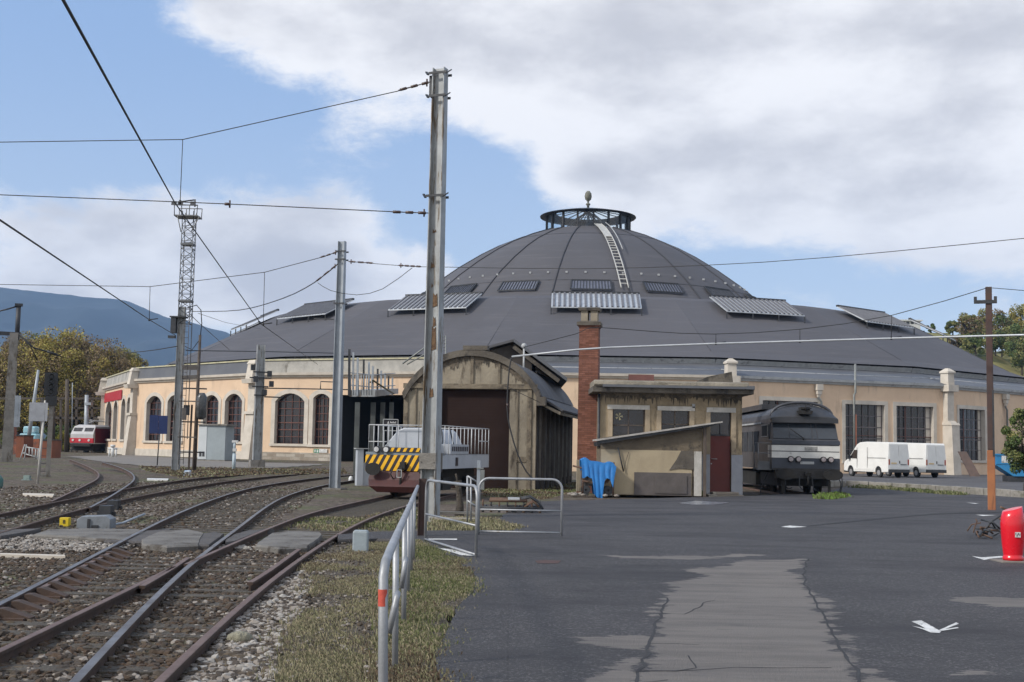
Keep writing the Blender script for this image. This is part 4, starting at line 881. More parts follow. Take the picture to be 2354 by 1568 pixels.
def wire(px, r, label, sag=None, mt=None, name='wire', group='overhead wires', ins=None, drops=None):
    """px: (x, y, depth) control points"""
    g = [at(*q) for q in px]; q = cat_rom(g, 1.5) if sag else g
    mb = MB(); base = q[0].copy(); mb.T = Matrix.Translation(-base); mb.tube(q, r, 6)
    if ins is None and drops is None:
        o = obj(name, mb, mt or m_wire); o.location = base; return tag(o, label, name.replace('_', ' '), group)
    root = thing(name, label, name.replace('_', ' '), base, 0, group); obj('line', mb, mt or m_wire, root)
    for (a, b, n) in ins or []:
        A, B = at(*a), at(*b); m2 = insul('x', A, B, n=n); m3 = MB(); m3.T = Matrix.Translation(-base); m3.v = [tuple(Vector(v)-base) for v in m2.v]; m3.f, m3.m, m3.s = m2.f, m2.m, m2.s
        obj('insulator', m3, m_insul, root)
    for (a, b) in drops or []:
        A, B = at(*a), at(*b); m2 = MB(); m2.T = Matrix.Translation(-base); m2.tube([A, B], r*.9, 5); m2.tube([B-Vector((0, 0, .06)), B+Vector((0, 0, .04))], r*2.6, 6); m2.tube([B, B+Vector((.35, 0, .05))], r*1.6, 5); obj('dropper', m2, mt or m_wire, root)
    return root
D1 = 28.8
wire([(-60, 328, 30), (0, 327, 30), (420, 321, 29.5), (913, 210, D1), (990, 188, D1)], .011, 'upper span wire rising from the left edge to the top of the tallest mast', ins=[((990, 188, D1), (915, 208, D1), 3)], drops=[((420, 321, 29.5), (414, 464, 29.5))])
wire([(-60, 447, 30), (0, 448, 30), (400, 464, 29.5), (520, 469, 29.3), (905, 487, D1), (985, 490, D1)], .012, 'level span wire from the left edge to the clamp halfway up the tallest mast', ins=[((985, 490, D1), (898, 487, D1), 3), ((530, 469.5, 29.3), (514, 469, 29.3), 1)])
wire([(120, -45, 9), (145, 0, 9.6), (401, 465, 29.5), (600, 745, 48.4), (730, 838, 104)], .016, 'thick contact wire falling steeply from the top edge past the lattice tower head')
wire([(-40, 480, 17), (0, 506, 18.5), (343, 735, 48.4), (405, 772, 68)], .016, 'contact wire falling from the left edge to the lattice tower shoulder')
D2 = 48.4
wire([(-60, 653, 52), (0, 654, 52), (345, 659, 50), (608, 626, 49), (745, 590, D2), (778, 578, D2)], .014, 'upper span wire of the shorter grey mast crossing the mountain', ins=[((776, 579, D2), (735, 592, D2), 3)], drops=[((345, 659, 50), (343, 735, 50)), ((608, 626, 49), (605, 745, 49))])
wire([(440, 716, 68), (550, 713, 62), (650, 686, 55), (722, 650, 50), (776, 607, D2)], .02, 'curved span wire rising from the lattice tower to the shorter grey mast', sag=True, ins=[((776, 607, D2), (725, 648, D2+.7), 3)])
wire([(800, 601, D2), (935, 612, 46), (1015, 614, 45), (1340, 618, 43), (1620, 610, 41), (1900, 592, 39), (2353, 548, 36), (2500, 530, 35)], .012, 'long wire crossing in front of the dome towards the right edge', sag=True, ins=[((800, 601, D2), (858, 605, 47), 3), ((915, 610, 46), (968, 613, 45), 4)])
wire([(730, 650, D2), (760, 668, D2), (820, 678, D2), (880, 664, 47.5), (947, 616, 46)], .012, 'slack jumper cable looping behind the shorter grey mast', sag=True)
wire([(428, 806, 70), (600, 808, 92), (767, 812, 95)], .03, 'dark span wire running along the eaves from the lattice tower', ins=[((600, 808, 92), (585, 807.5, 92), 1)])
wire([(285, 812, 100), (345, 806, 82), (407, 796, 70)], .03, 'dark wire leading left over the trees to the lattice tower', sag=True)
wire([(432, 717, 68), (460, 745, 74), (527, 804, 104)], .02, 'thin cable slanting down from the lattice tower across the roof', sag=True)
wire([(455, 720, 68), (520, 742, 80), (600, 756, 100)], .012, 'faint wire fanning right from the lattice tower shoulder')
wire([(1204, 798, 44), (1325, 767, 44), (1345, 757, 44), (1380, 753, 44), (1500, 762, 44), (1640, 768, 43.5), (1838, 757, 43), (2049, 725, 42), (2268, 662, 40.5)], .014, 'catenary wire drooping from the rusty pole behind the brick chimney', sag=True, drops=[((1645, 768, 43.5), (1645, 789, 43.5)), ((1838, 757, 43), (1838, 784, 43)), ((2049, 725, 42), (2048, 777, 42))])
wire([(2280, 662, 40.5), (2353, 668, 38), (2500, 678, 35)], .012, 'short wire from the rusty pole head to the right edge')
w = wire([(1176, 820, 45), (1325, 804, 44.6), (1400, 799, 44.4), (1645, 790, 43.5), (2048, 778, 42), (2275, 772, 40.2), (2353, 770, 39.5), (2500, 766, 38)], .037, 'pale thick conductor bar crossing level from the barrel roofed shed to the right edge', mt=m_wirel, name='conductor_bar')
wire([(1176, 821, 45), (1170, 850, 45), (1165, 935, 45), (1172, 985, 45), (1190, 1045, 45), (1210, 1085, 45), (1228, 1103, 45)], .03, 'black hanging cable curving down the front of the barrel roofed shed', sag=True, name='hanging_cable', ins=[((1167, 940, 45), (1165, 925, 45), 1)])
wire([(1160, 887, 51), (1240, 925, 52)], .012, 'thin stay wire beside the hanging cable')
# second mast
p = G(769, 1125); h = at(787, 555, p.y).z-p.z
m2 = thing('catenary_mast', 'shorter clean grey steel mast left of the dark roundhouse entrance, on a square base plate', 'mast', p, toward(p)+R(-22))
obj('post', hbeam(MB(), .38, .36, h, .3, .26, .02), m_galv, m2)
obj('base_plate', MB().box(-.42, .42, -.36, .36, -.02, .06), m_oldconc, m2)
mb = MB()
for z in (h-.8, h-.45, h-2.7):
    for yy in (-.17, .17): mb.beam((-.24, yy, z), (.24, yy, z), .03, .06)
    obj('clamp', mb, m_dkmetal, m2); mb = MB()
mb.beam((-.2, -.2, h-3.4), (-1.1, -.2, h-3.35), .04, .05); obj('side_arm', mb, m_dkmetal, m2)
# lattice tower
p = G(403, 1087); Yt = p.y; h = at(430, 470, Yt).z-p.z; zs = at(425, 705, Yt).z-p.z
lt = thing('lattice_tower', 'tall post with a lattice ladder and lamp platform on top, beside the blue board', 'tower', p, toward(p)+R(-15))
obj('post', hbeam(MB(), .42, .36, zs, .4, .34, .02), m_galvold, lt)
mb = MB(); W2 = .33
for sx_ in (-1, 1):
    for sy_ in (-1, 1): mb.tube([(sx_*W2+.12, sy_*W2+.3, 2.0 if sy_ > 0 else zs-1), (sx_*W2+.12, sy_*W2+.3, h-.4)], .028, 5)
z = zs-1; i = 0
while z < h-.9:
    for (a, b) in (((-1, -1), (1, -1)), ((1, -1), (1, 1)), ((1, 1), (-1, 1)), ((-1, 1), (-1, -1))):
        j = random.uniform(-.06, .06); A = Vector((a[0]*W2+.12, a[1]*W2+.3, z+j)); B = Vector((b[0]*W2+.12, b[1]*W2+.3, z+.45))
        if i % 2: A.z, B.z = B.z, A.z
        mb.tube([A, B], .02, 4); mb.tube([Vector((A.x, A.y, z)), Vector((B.x, B.y, z))], .016, 4)
    z += .45; i += 1
for z in (zs+.3, zs+3.7): mb.box(-W2+.08, W2+.16, -W2+.26, W2+.34, z, z+.12)
obj('lattice', mb, mat('lattice_steel', (.16, .17, .18), (.1, .105, .11), scale=3, rough=.6, metal=.3), lt)
mb = MB(); mb.box(-.65, .75, -.3, .85, h-.75, h-.68); mb.beam((-.6, -.3, h-.1), (.75, -.3, h-.1), .06, .06)
for x in (-.62, -.2, .25, .7):
    for y in (-.28, .83): mb.tube([(x, y, h-.7), (x*1.05, y, h-.08)], .028, 5)
mb.tube([(-.62, .83, h-.1), (.7, .83, h-.1)], .03, 5); mb.tube([(.45, .2, h-.1), (.45, .2, h+.35)], .05, 6)
for x in (-.2, .4): mb.tube([(x, -.25, h-1.7), (x*2.2, -.28, h-.75)], .03, 5)
obj('platform', mb, mat('platform_steel', (.12, .12, .12), (.2, .2, .2), scale=4, rough=.6), lt)
for x in (-.62, -.25, .5):
    mb = MB(); mb.loft([[(x-.16, -.5, h-.15), (x+.16, -.5, h-.15), (x+.16, -.42, h+.1), (x-.16, -.42, h+.1)], [(x-.1, -.2, h-.1), (x+.1, -.2, h-.1), (x+.1, -.2, h+.05), (x-.1, -.2, h+.05)]]); obj('floodlight', mb, m_dkmetal, lt)
mb = MB(); mb.box(-.55, -.25, -.35, .1, zs-1.6, zs-.7); mb.box(-.62, .3, -.4, .3, zs-.68, zs-.6); mb.box(-.7, -.3, -.3, 0, zs-1.9, zs-1.75); obj('switch_box', mb, m_dkmetal, lt)
mb = MB()
for i in range(26): zz = .8+i*.34; mb.tube([(.22, -.25, zz), (.5, -.25, zz)], .014, 4)
for x in (.22, .5): mb.tube([(x, -.25, .5), (x, -.25, 9.6)], .02, 5)
mb.beam((.2, -.2, 6.2), (1.2, -.2, 6.2), .1, .3); mb.beam((.2, -.2, 5.6), (1.1, -.2, 5.65), .08, .2); mb.beam((.1, -.2, 4.2), (1.3, -.2, 4.2), .06, .07); mb.beam((.1, -.2, 2.1), (1.2, -.2, 2.1), .06, .07); mb.box(.3, .55, -.3, -.1, 3.1, 3.8)
obj('ladder', mb, mat('grimy_steel', (.11, .10, .09), (.07, .06, .055), scale=3, rough=.7), lt)
# gear pole beside it
p = G(446, 1086); h = at(452, 770, p.y).z-p.z
gp = thing('switchgear_pole', 'slim dark pole carrying a rounded glazed relay box, right of the lattice tower', 'pole', p, toward(p))
mb = MB(); mb.tube([(0, 0, 0), (.03, 0, h)], [.13, .08], 8); mb.beam((-.32, .1, 0), (-.28, .1, h-4.2), .12, .14); obj('post', mb, mat('tarry_pole', (.075, .06, .05), (.12, .095, .075), scale=4, stretch=(2, 2, .3)), gp)
mb = MB(); mb.tube([(.28, -.1, 3.15), (.28, -.1, 3.3), (.28, -.1, 4.5), (.28, -.1, 4.75)], [.12, .3, .31, .16], 14); obj('relay_box', mb, mat('smoked_glass_box', (.06, .065, .065), (.11, .11, .11), scale=3, rough=.25), gp)
mb = MB()
for z in (1.2, 3.0, 5.0): mb = MB(); mb.beam((-1.0, 0, z), (.55, 0, z), .07, .08); obj('bracket', mb, m_dkmetal, gp)
mb = MB(); mb.box(-.75, -.4, -.15, .1, 3.4, 4.0); obj('small_box', mb, m_dkmetal, gp)
mb = MB(); mb.tube([(.05, 0, h), (.1, 0, h+.7), (.02, 0, h+1.5), (-.25, 0, h+1.8), (-.8, 0, h+1.6)], .03, 5); mb.tube([(0, 0, h-.3), (-.4, 0, h-.9), (-1.1, 0, h-.6)], .025, 5); obj('lead_cable', mb, m_wire, gp)
# pole at the buttress
p = G(590, 1074); h = at(597, 793, p.y).z-p.z
gp = thing('catenary_mast', 'weathered grey mast with crowded brackets standing at the second buttress', 'mast', p, toward(p)+R(10))
obj('post', hbeam(MB(), .62, .4, h, .55, .36, .04), m_galvold, gp)
obj('base_plate', MB().box(-.5, .5, -.4, .4, -.1, .5), m_oldconc, gp)
mb = MB()
for z, w_ in ((h-1.9, 1.0), (h-2.3, 1.5), (h-2.9, 1.1), (h-3.5, .8)): mb.beam((-w_/2, -.25, z), (w_/2, -.25, z), .08, .09)
for x, z in ((-.55, h-1.6), (.6, h-2.0), (.75, h-2.7), (-.35, h-2.4), (.3, h-3.3)): mb.box(x-.14, x+.14, -.45, -.15, z-.2, z+.2)
mb.tube([(.3, -.25, h-3.0), (3.2, -.3, h-2.95), (6.4, -.3, h-2.9)], .045, 6); mb.tube([(.3, -.25, h-3.6), (1.6, -.3, h-3.6)], .05, 6); mb.tube([(4.2, -.3, h-2.9), (4.2, -.3, h-2.4), (5.4, -.3, h-2.4), (5.4, -.3, h-2.9)], .04, 5)
obj('bracket', mb, m_dkmetal, gp)
# signal and board
p = G(107, 1097); h = at(112, 915, p.y).z-p.z
sg = thing('railway_signal', 'dark unlit signal head on a post with a rung ladder near the left edge', 'signal', p, toward(p))
mb = MB(); mb.beam((.05, 0, 0), (.05, 0, h), .22, .22); mb.beam((-.35, 0, 0), (-.35, 0, h), .12, .16); mb.box(-.45, .2, -.2, .2, -.1, .12)
obj('post', mb, m_oldconc, sg)
mb = MB()
for i in range(9): mb.beam((-.35, -.06, .3+i*.38), (.0, -.06, .3+i*.38), .03, .03)
mb.beam((-.35, -.08, .1), (-.35, -.08, h), .03, .04); obj('ladder', mb, m_dkmetal, sg)
mb = MB(); T_ = [(-.33, h+.12), (.28, h+.12), (.32, h+.25), (.32, h+1.2), (.25, h+1.28), (-.28, h+1.28), (-.33, h+1.2)]; mb.prism([(x, -.12, z) for x, z in T_], (0, .1, 0)); mb.box(-.2, .2, -.02, .35, h-.35, h+1.2); mb.box(-.25, .3, -.2, .3, h-.38, h+.1)
obj('signal_head', mb, mat('signal_black', (.012, .013, .014), (.02, .02, .022), rough=.5), sg)
for i in range(4):
    mb = MB(); zc = h+.32+i*.25; mb.tube([(0, -.34, zc+.02), (0, -.125, zc)], .1, 12, caps=False); mb.cyl((0, -.15, zc), (0, -.128, zc), .085, 12); obj('lens_hood', mb, mat('lens_dark', (.02, .022, .025), rough=.3), sg)
p = G(92, 1112); h = at(92, 966, p.y).z-p.z
bd = thing('blank_board', 'blank pale grey rectangular board on a white post before the dark signal', 'sign', p, toward(p))
mb = MB(); mb.tube([(-.1, 0, 0), (0, 0, h)], .05, 8); mb.tube([(.03, 0, h), (.03, 0, h+.85)], .04, 8); obj('post', mb, mat('white_post', (.5, .49, .46), (.38, .36, .33), scale=3), bd)
q0 = at(68, 968, p.y); q1 = at(110, 926, p.y); mb = MB(); mb.box(q0.x-p.x, q1.x-p.x-.12, -.06, -.04, q0.z-p.z, q1.z-p.z); mb.box(q1.x-p.x-.11, q1.x-p.x, -.07, -.03, q0.z-p.z, q1.z-p.z); obj('panel', mb, mat('pale_panel', (.42, .43, .45), rough=.6), bd)
# blue board
p = G(361, 1071); h = at(361, 996, p.y).z-p.z
bd = thing('blue_board', 'dark blue rectangular board on a thin black post before the arched windows', 'sign', p, toward(p))
mb = MB(); mb.tube([(0, 0, 0), (.06, 0, h)], .045, 6); obj('post', mb, m_dkmetal, bd)
q0 = at(343, 996, p.y); q1 = at(385, 955, p.y); mb = MB(); mb.box(q0.x-p.x, (q0.x+q1.x)/2-p.x-.01, -.07, -.03, q0.z-p.z, q1.z-p.z); mb.box((q0.x+q1.x)/2-p.x+.01, q1.x-p.x, -.07, -.03, q0.z-p.z-.03, q1.z-p.z-.02); obj('panel', mb, mat('navy_panel', (.018, .035, .13), rough=.45), bd)
# left edge post, slanted pole, distant poles
p = G(14, 1062); h = at(16, 765, p.y).z-p.z
lp = thing('concrete_mast', 'thick pale concrete mast at the left edge with a dark pole head and cables', 'mast', p, toward(p))
mb = MB(); mb.hexa([(-.35, -.3, 0), (.42, -.3, 0), (.42, .3, 0), (-.35, .3, 0), (-.2, -.25, h), (.35, -.25, h), (.35, .25, h), (-.2, .25, h)]); obj('post', mb, m_oldconc, lp)
hh = at(22, 700, p.y).z-p.z; mb = MB(); mb.tube([(.28, 0, h-.5), (.28, 0, hh)], .16, 8); mb.box(.02, .55, -.2, .2, hh-.1, hh+.08); mb.box(-.9, .5, -.2, .1, h-.2, h+.05); mb.tube([(-1.2, 0, hh-.6), (-.3, 0, hh-.3), (.2, 0, hh-.1)], .06, 6); obj('pole_head', mb, m_dkmetal, lp)
mb = MB(); mb.tube([(.3, -.2, h), (1.4, -.2, h-1.0), (2.6, -.2, h-1.3), (3.1, -.2, h-1.5)], .06, 5); mb.tube([(.4, -.2, h-.1), (1.2, -.2, h-.9), (1.7, -.2, h-1.9)], .04, 5); mb.tube([(2.3, -.2, h-1.2), (3.0, -.2, h-1.45)], .1, 6); obj('cable', mb, m_wire, lp)
obj('junction_box', MB().box(.36, .75, -.34, .1, h*.27, h*.27+2.2), m_galv, lp)
p = G(60, 1046); h = at(70, 850, p.y).z-p.z
mb = MB(); mb.tube([(0, 0, 0), (.5, 0, h*.66), (.72, 0, h)], [.2, .17, .12], 8); o = obj('slanted_pole', mb, m_galv); o.location = p; tag(o, 'leaning bluish grey pole between the left edge mast and the dark signal', 'pole')
p = G(197, 1030); yy = 150
for i, (px, pyb, pyt, r_, lab) in enumerate([(198, 1036, 908, .35, 'short blue grey pole standing behind the red and white locomotive'), (153, 1040, 872, .32, 'brown post of the distant gantry frame, left of the red locomotive'), (122, 1042, 880, .25, 'thin brown post of the distant gantry frame, behind the signal'), (165, 1036, 880, .07, 'slender pale pole rising behind the red locomotive')]):
    a = at(px, pyb, 148+i); a.z = gz(a.x, a.y); b = at(px+1.5, pyt, a.y)
    mb = MB(); mb.tube([(0, 0, 0), (b.x-a.x, 0, b.z-a.z)], [r_, r_*.7], 8)
    if i == 0: mb.box(-.3, .4, -.3, .3, b.z-a.z-1.2, b.z-a.z-.9)
    o = obj('distant_pole', mb, m_galv if i in (0, 3) else mat('brown_steel', (.085, .065, .05), (.06, .05, .04))); o.location = a; tag(o, lab, 'pole')
gt = thing('gantry_frame', 'far brown gantry beams spanning between posts before the autumn trees', 'gantry', at(150, 1035, 152))
for (xa, ya, xb, yb, w_) in ((-30, 916, 236, 916, .25), (95, 960, 232, 962, .3), (170, 938, 236, 938, .2)):
    a, b = at(xa, ya, 152)-gt.location, at(xb, yb, 152)-gt.location; mb = MB(); mb.beam(a, b, .3, w_); obj('beam', mb, mat('brown_steel', (1, 1, 1)), gt)
for xx in (96, 140, 176, 212):
    a, b = at(xx, 1040, 152)-gt.location, at(xx, 917, 152)-gt.location; mb = MB(); mb.beam(a, b, .25, .3); obj('upright', mb, mat('brown_steel', (1, 1, 1)), gt)
# rusty pole on the right
p = G(2279, 1172, 0); h = at(2273, 660, p.y).z; Lf = at(2276, 1035, p.y).z
rp = thing('rusty_pole', 'tall rust brown pole with an orange lower sleeve standing on the asphalt at right', 'pole', p, toward(p))
mb = MB(); mb.box(-.105, .105, -.1, .1, Lf, h); obj('shaft', mb, mat('dark_rust', (.075, .04, .032), (.05, .035, .032), scale=2, rough=.8, c3=(.12, .05, .03), s3=1.2, stretch=(1, 1, .3)), rp, bevel=.02)
mb = MB(); mb.box(-.125, .125, -.12, .12, -.05, Lf); obj('sleeve', mb, mat('orange_rust', (.33, .13, .05), (.26, .10, .045), scale=1.3, rough=.8, c3=(.12, .05, .03), s3=2, t3=(.55, .7), stretch=(2, 2, .25)), rp, bevel=.02)
mb = MB(); zc = at(2273, 692, p.y).z; mb.box(-.47, .26, -.14, -.1, zc-.1, zc+.02)
for s in (-.47, .16): mb.box(s, s+.1, -.14, -.1, zc+.02, zc+.14)
obj('crossarm', mb, m_dkmetal, rp); mb = MB(); mb.box(.06, .12, -.15, -.11, Lf-.2, Lf+2.0); obj('conduit', mb, m_dkmetal, rp)
# bushings: small wall lamp on span at shed roof
# ---------------------------------------------------------------- handrails and barriers
m_tube = mat('galvanised_tube', (.36, .37, .385), (.27, .28, .29), scale=3, rough=.5, metal=.4, bump=.06, c3=(.2, .19, .175), s3=4, t3=(.6, .7))
a = G(893, 1720, -.05); top = [(880, 1290)]
near = G(889, 1723, -.05); r_ = .028
ysl = [near.y, 9.7]
A0 = at(880, 1500, 7.2); A0.z = -.1
fr = thing('handrail', 'galvanised tubular handrail receding from the bottom edge, its near post marked with red tape', 'railing', A0)
def L(px, py, Y): return at(px, py, Y)-A0
mb = MB(); mb.tube([L(881, 1800, 7.2), L(880, 1500, 7.2), L(881, 1325, 7.2), L(886, 1292, 7.25), L(898, 1262, 7.7), L(925, 1200, 10.3), L(945, 1155, 14), L(960, 1118, 22)], .028, 12); obj('top_rail', mb, m_tube, fr)
mb = MB(); mb.tube([L(880.1, 1393, 7.2), L(880.4, 1354, 7.2)], .0288, 12, caps=False); obj('red_tape', mb, mat('red_tape', (.55, .09, .05), (.45, .07, .05), scale=6), fr)
for (px, py1, Y, pyt) in ((909, 1546, 9.45, 1232), (929, 1440, 11.9, 1190), (938, 1370, 14.2, 1160), (945, 1322, 16.4, 1145), (951, 1290, 19, 1133)):
    mb = MB(); b_ = G(px-1, py1, -.05); Yy = b_.y; mb.tube([b_-Vector((0, 0, .1))-A0, at(px+1, pyt, Yy)-A0], .026, 10); obj('post', mb, m_tube, fr)
for (x0, y0, x1, y1, Y) in ((893, 1455, 912, 1372, 9.3), (922, 1352, 931, 1292, 11.8)):
    mb = MB(); mb.tube([L(x0, y0, Y), L(x1, y1, Y), L(x1+2, y1-8, Y+.05)], .024, 8); obj('brace', mb, m_tube, fr)
def barrier(name, label, P0, P1, ph, mid, nm=None, low=None):
    """bent tube hoop between two ground points"""
    P0, P1 = Vector(P0), Vector(P1); d = (P1-P0); Ln = d.length; d.normalize(); Rr = min(.2, Ln*.2)
    t_ = thing('barrier', label, 'barrier', P0, 0, 'tubular hoop barriers'); pts = [Vector((0, 0, -.05)), Vector((0, 0, ph-Rr))]
    for i in range(1, 6): a = PI/2*i/5; pts.append(d*(Rr-Rr*math.cos(a))+Vector((0, 0, ph-Rr+Rr*math.sin(a))))
    for i in range(0, 6): a = PI/2*i/5; pts.append(d*(Ln-Rr+Rr*math.sin(a))+Vector((0, 0, ph-Rr+Rr*math.cos(a))))
    pts.append(d*Ln+Vector((0, 0, -.05))); z1 = P1.z-P0.z
    mb = MB(); mb.tube(pts, .026, 12); obj('hoop', mb, m_tube, t_)
    mb = MB(); mb.tube([Vector((0, 0, mid)), d*Ln+Vector((0, 0, mid))], .018, 8); obj('mid_rail', mb, m_tube, t_)
    if low is not None: mb = MB(); mb.tube([Vector((0, 0, low)), d*Ln+Vector((0, 0, low))], .02, 8); obj('bottom_rail', mb, m_tube, t_)
    return t_
g0, g1 = G(977, 1244, 0), G(1094, 1281, 0); barrier('b', 'nearest hoop barrier with a white base line, just right of the tall mast', g0, g1, at(1094, 1118, g1.y).z, .5, low=.04)
g0, g1 = G(1099, 1228, 0), G(1290, 1232, 0); barrier('b', 'widest hoop barrier standing across the scrap pantograph', g0, g1, at(1200, 1101, (g0.y+g1.y)/2).z, .5, low=.06)
g0, g1 = G(1074, 1202, 0), G(1093, 1212, 0); tq = thing('barrier', 'short sloping railing with two bars beside the thin grey post', 'barrier', g0, 0, 'tubular hoop barriers')
mb = MB()
for (xa, ya, xb, yb) in ((1074, 1202, 1074, 1094), (1082, 1205, 1082, 1098), (1074, 1094, 1096, 1108), (1074, 1150, 1094, 1165)): mb.tube([at(xa, ya, g0.y)-g0, at(xb, yb, g0.y)-g0], .022, 8)
obj('frame', mb, m_tube, tq)
g0 = G(1097, 1225, 0); tq = thing('thin_post', 'thin grey post with a small box, between the two hoop barriers', 'post', g0)
mb = MB(); mb.beam((0, 0, -.05), (.0, 0, at(1098, 1058, g0.y).z), .07, .06); obj('shaft', mb, m_galv, tq)
mb = MB(); mb.box(.04, .12, -.06, .04, at(1100, 1125, g0.y).z, at(1100, 1080, g0.y).z); mb.box(-.04, .1, -.05, .04, at(1100, 1078, g0.y).z, at(1100, 1075, g0.y).z); obj('lock_box', mb, m_pipe, tq)
g0 = G(968, 1246); o = obj('brown_post', hbeam(MB(), .15, .14, at(968, 1100, g0.y).z-g0.z, tf=.012), mat('brown_paint_post', (.07, .035, .03), (.05, .035, .03), scale=4)); o.location = g0; tag(o, 'rust brown steel post standing against the left side of the tallest mast', 'post')
g0 = G(1055, 1186); mb = MB(); mb.tube([(0, 0, 0), (.02, 0, .3), (-.03, 0, .75), (-.06, .02, .95)], [.13, .10, .075, .12], 8); mb.tube([(-.05, 0, .9), (-.12, 0, 1.15)], .03, 6); o = obj('tree_stump', mb, mat('bark', (.05, .04, .03), (.08, .065, .05), scale=12, bump=.5)); o.location = g0; tag(o, 'dark knobbly stump seen through the nearest hoop barrier', 'stump')
# small trackside things
g0 = G(828, 1275); mb = MB(); mb.loft([[(x*s, y*s, z) for x, y in ((-.13, -.1), (.13, -.1), (.13, .1), (-.13, .1))] for z, s in ((-.05, 1), (.38, 1), (.41, .93), (.42, .8))]); o = obj('marker_box', mb, mat('light_blue_grey', (.30, .35, .37), (.26, .3, .32), scale=5, rough=.5), bevel=.02); o.location = g0; tag(o, 'small pale blue grey box post standing in the grass left of the handrail', 'marker')
g0 = G(214, 1217); pmx = thing('point_machine', 'grey metal point machine box with chamfered lid beside the yellow marker', 'point machine', g0, R(4))
w_ = (at(252, 1200, g0.y).x-at(176, 1200, g0.y).x)/2
mb = MB(); mb.prism([(-w_, 0, -.05), (-w_, 0, .2), (-w_*.75, 0, .27), (w_*.7, 0, .29), (w_, 0, .22), (w_, 0, -.05)], (0, .5, 0)); obj('housing', mb, mat('machine_grey', (.2, .22, .24), (.15, .165, .18), scale=4, rough=.6, c3=(.1, .09, .08), s3=3), pmx, bevel=.015)
mb = MB(); mb.box(-w_*.35, -w_*.2, -.03, 0, -.02, .22); mb.box(-w_*.1, w_*.3, -.02, 0, .03, .09); obj('latch', mb, m_dkmetal, pmx)
mb = MB(); q = [at(252, 1200, g0.y+.2)-g0, at(290, 1183, 27.5)-g0, at(322, 1172, 29)-g0, at(362, 1163, 31)-g0]
for v in q: v.z = .08
mb.tube(q, .028, 6); obj('throw_rod', mb, m_galv, pmx)
for (x, y) in ((278, 1186), (310, 1172)):
    c = G(x, y)-g0; mb = MB(); mb.box(c.x-.14, c.x+.14, c.y-.2, c.y+.2, -.02, .26); mb.box(c.x-.22, c.x+.22, c.y-.05, c.y+.05, 0, .1); obj('crank_stand', mb, m_dkmetal, pmx)
g0 = G(148, 1210); mb = MB(); q1 = (at(159, 1200, g0.y).x-at(138, 1200, g0.y).x)/2; mb.box(-q1, q1, -.04, .12, 0, .19); o = thing('yellow_marker', 'small yellow marker block with a dark number, left of the grey point machine', 'marker', g0); obj('block', mb, mat('signal_yellow', (.62, .45, .01), (.55, .4, .01), rough=.6), o, bevel=.01)
text_part('number', '8', .12, m_dkmetal, o, (0, -.045, .1), (R(90), 0, 0))
# white hydrant, white standpipe, small boxes
g0 = G(258, 1058, gz(-40, 110)); g0 = at(258, 1058, 112); g0.z = gz(g0.x, 112); hy = thing('hydrant', 'white hydrant with two stubby arms before the far left corner of the building', 'hydrant', g0)
m_wp = mat('white_paint', (.62, .63, .63), (.52, .52, .5), scale=5, rough=.5)
mb = MB(); mb.tube([(0, 0, -.1), (0, 0, 1.0)], .14, 10); mb.tube([(0, 0, .9), (0, 0, 1.1)], .22, 10); obj('barrel', mb, m_wp, hy); mb = MB(); mb.tube([(-.4, 0, .75), (.4, 0, .75)], .1, 8); mb.tube([(-.3, 0, -.1), (-.3, 0, .7)], .08, 8); mb.tube([(.3, 0, -.1), (.3, 0, .7)], .08, 8); obj('outlets', mb, m_wp, hy)
g0 = G(537, 1080); hy = thing('standpipe', 'slim pale blue standpipe with a white valve cap, right of the grey cabinet', 'standpipe', g0)
h = at(538, 1012, g0.y).z-g0.z; mb = MB(); mb.tube([(0, 0, -.05), (0, 0, h*.55)], .11, 10); mb.tube([(0, 0, h*.55), (0, 0, h)], .08, 10); obj('pipe', mb, mat('pale_blue_paint', (.42, .5, .55), (.35, .42, .46), scale=4, rough=.5), hy); mb = MB(); mb.box(-.16, .2, -.1, .1, h-.15, h); mb.box(-.1, .12, -.1, .1, h*.62, h*.72); obj('valve', mb, m_wp, hy)
g0 = G(428, 1094); mb = MB(); mb.prism([(-.2, 0, 0), (-.1, 0, .3), (.18, 0, .32), (.22, 0, .02)], (0, .3, 0)); mb.box(-.1, .15, -.03, 0, .1, .26); o = obj('track_marker', mb, mat('pale_blue_marker', (.4, .52, .68), (.6, .62, .66), scale=5)); o.location = g0; tag(o, 'small pale blue and white block on the dirt at the foot of the lattice tower', 'marker')
g0 = G(62, 1104); mb = MB(); mb.box(-.14, .14, -.1, .1, 0, .22); mb.box(-.2, .2, -.15, .15, -.02, .04); o = obj('track_box', mb, mat('verdigris', (.22, .3, .28), (.16, .2, .19), scale=6)); o.location = g0; tag(o, 'small greenish box on the dirt below the blank grey board', 'box')
g0 = G(-6, 1123); mb = MB(); mb.lathe([(.12, -.05), (.2, .1), (.2, .35), (.1, .5), (.05, .52)], (0, 0, 0), 12); o = obj('green_drum', mb, mat('teal_drum', (.05, .14, .13), (.1, .17, .16), scale=5)); o.location = g0; tag(o, 'little dark teal drum cut by the left edge beyond the tracks', 'drum')
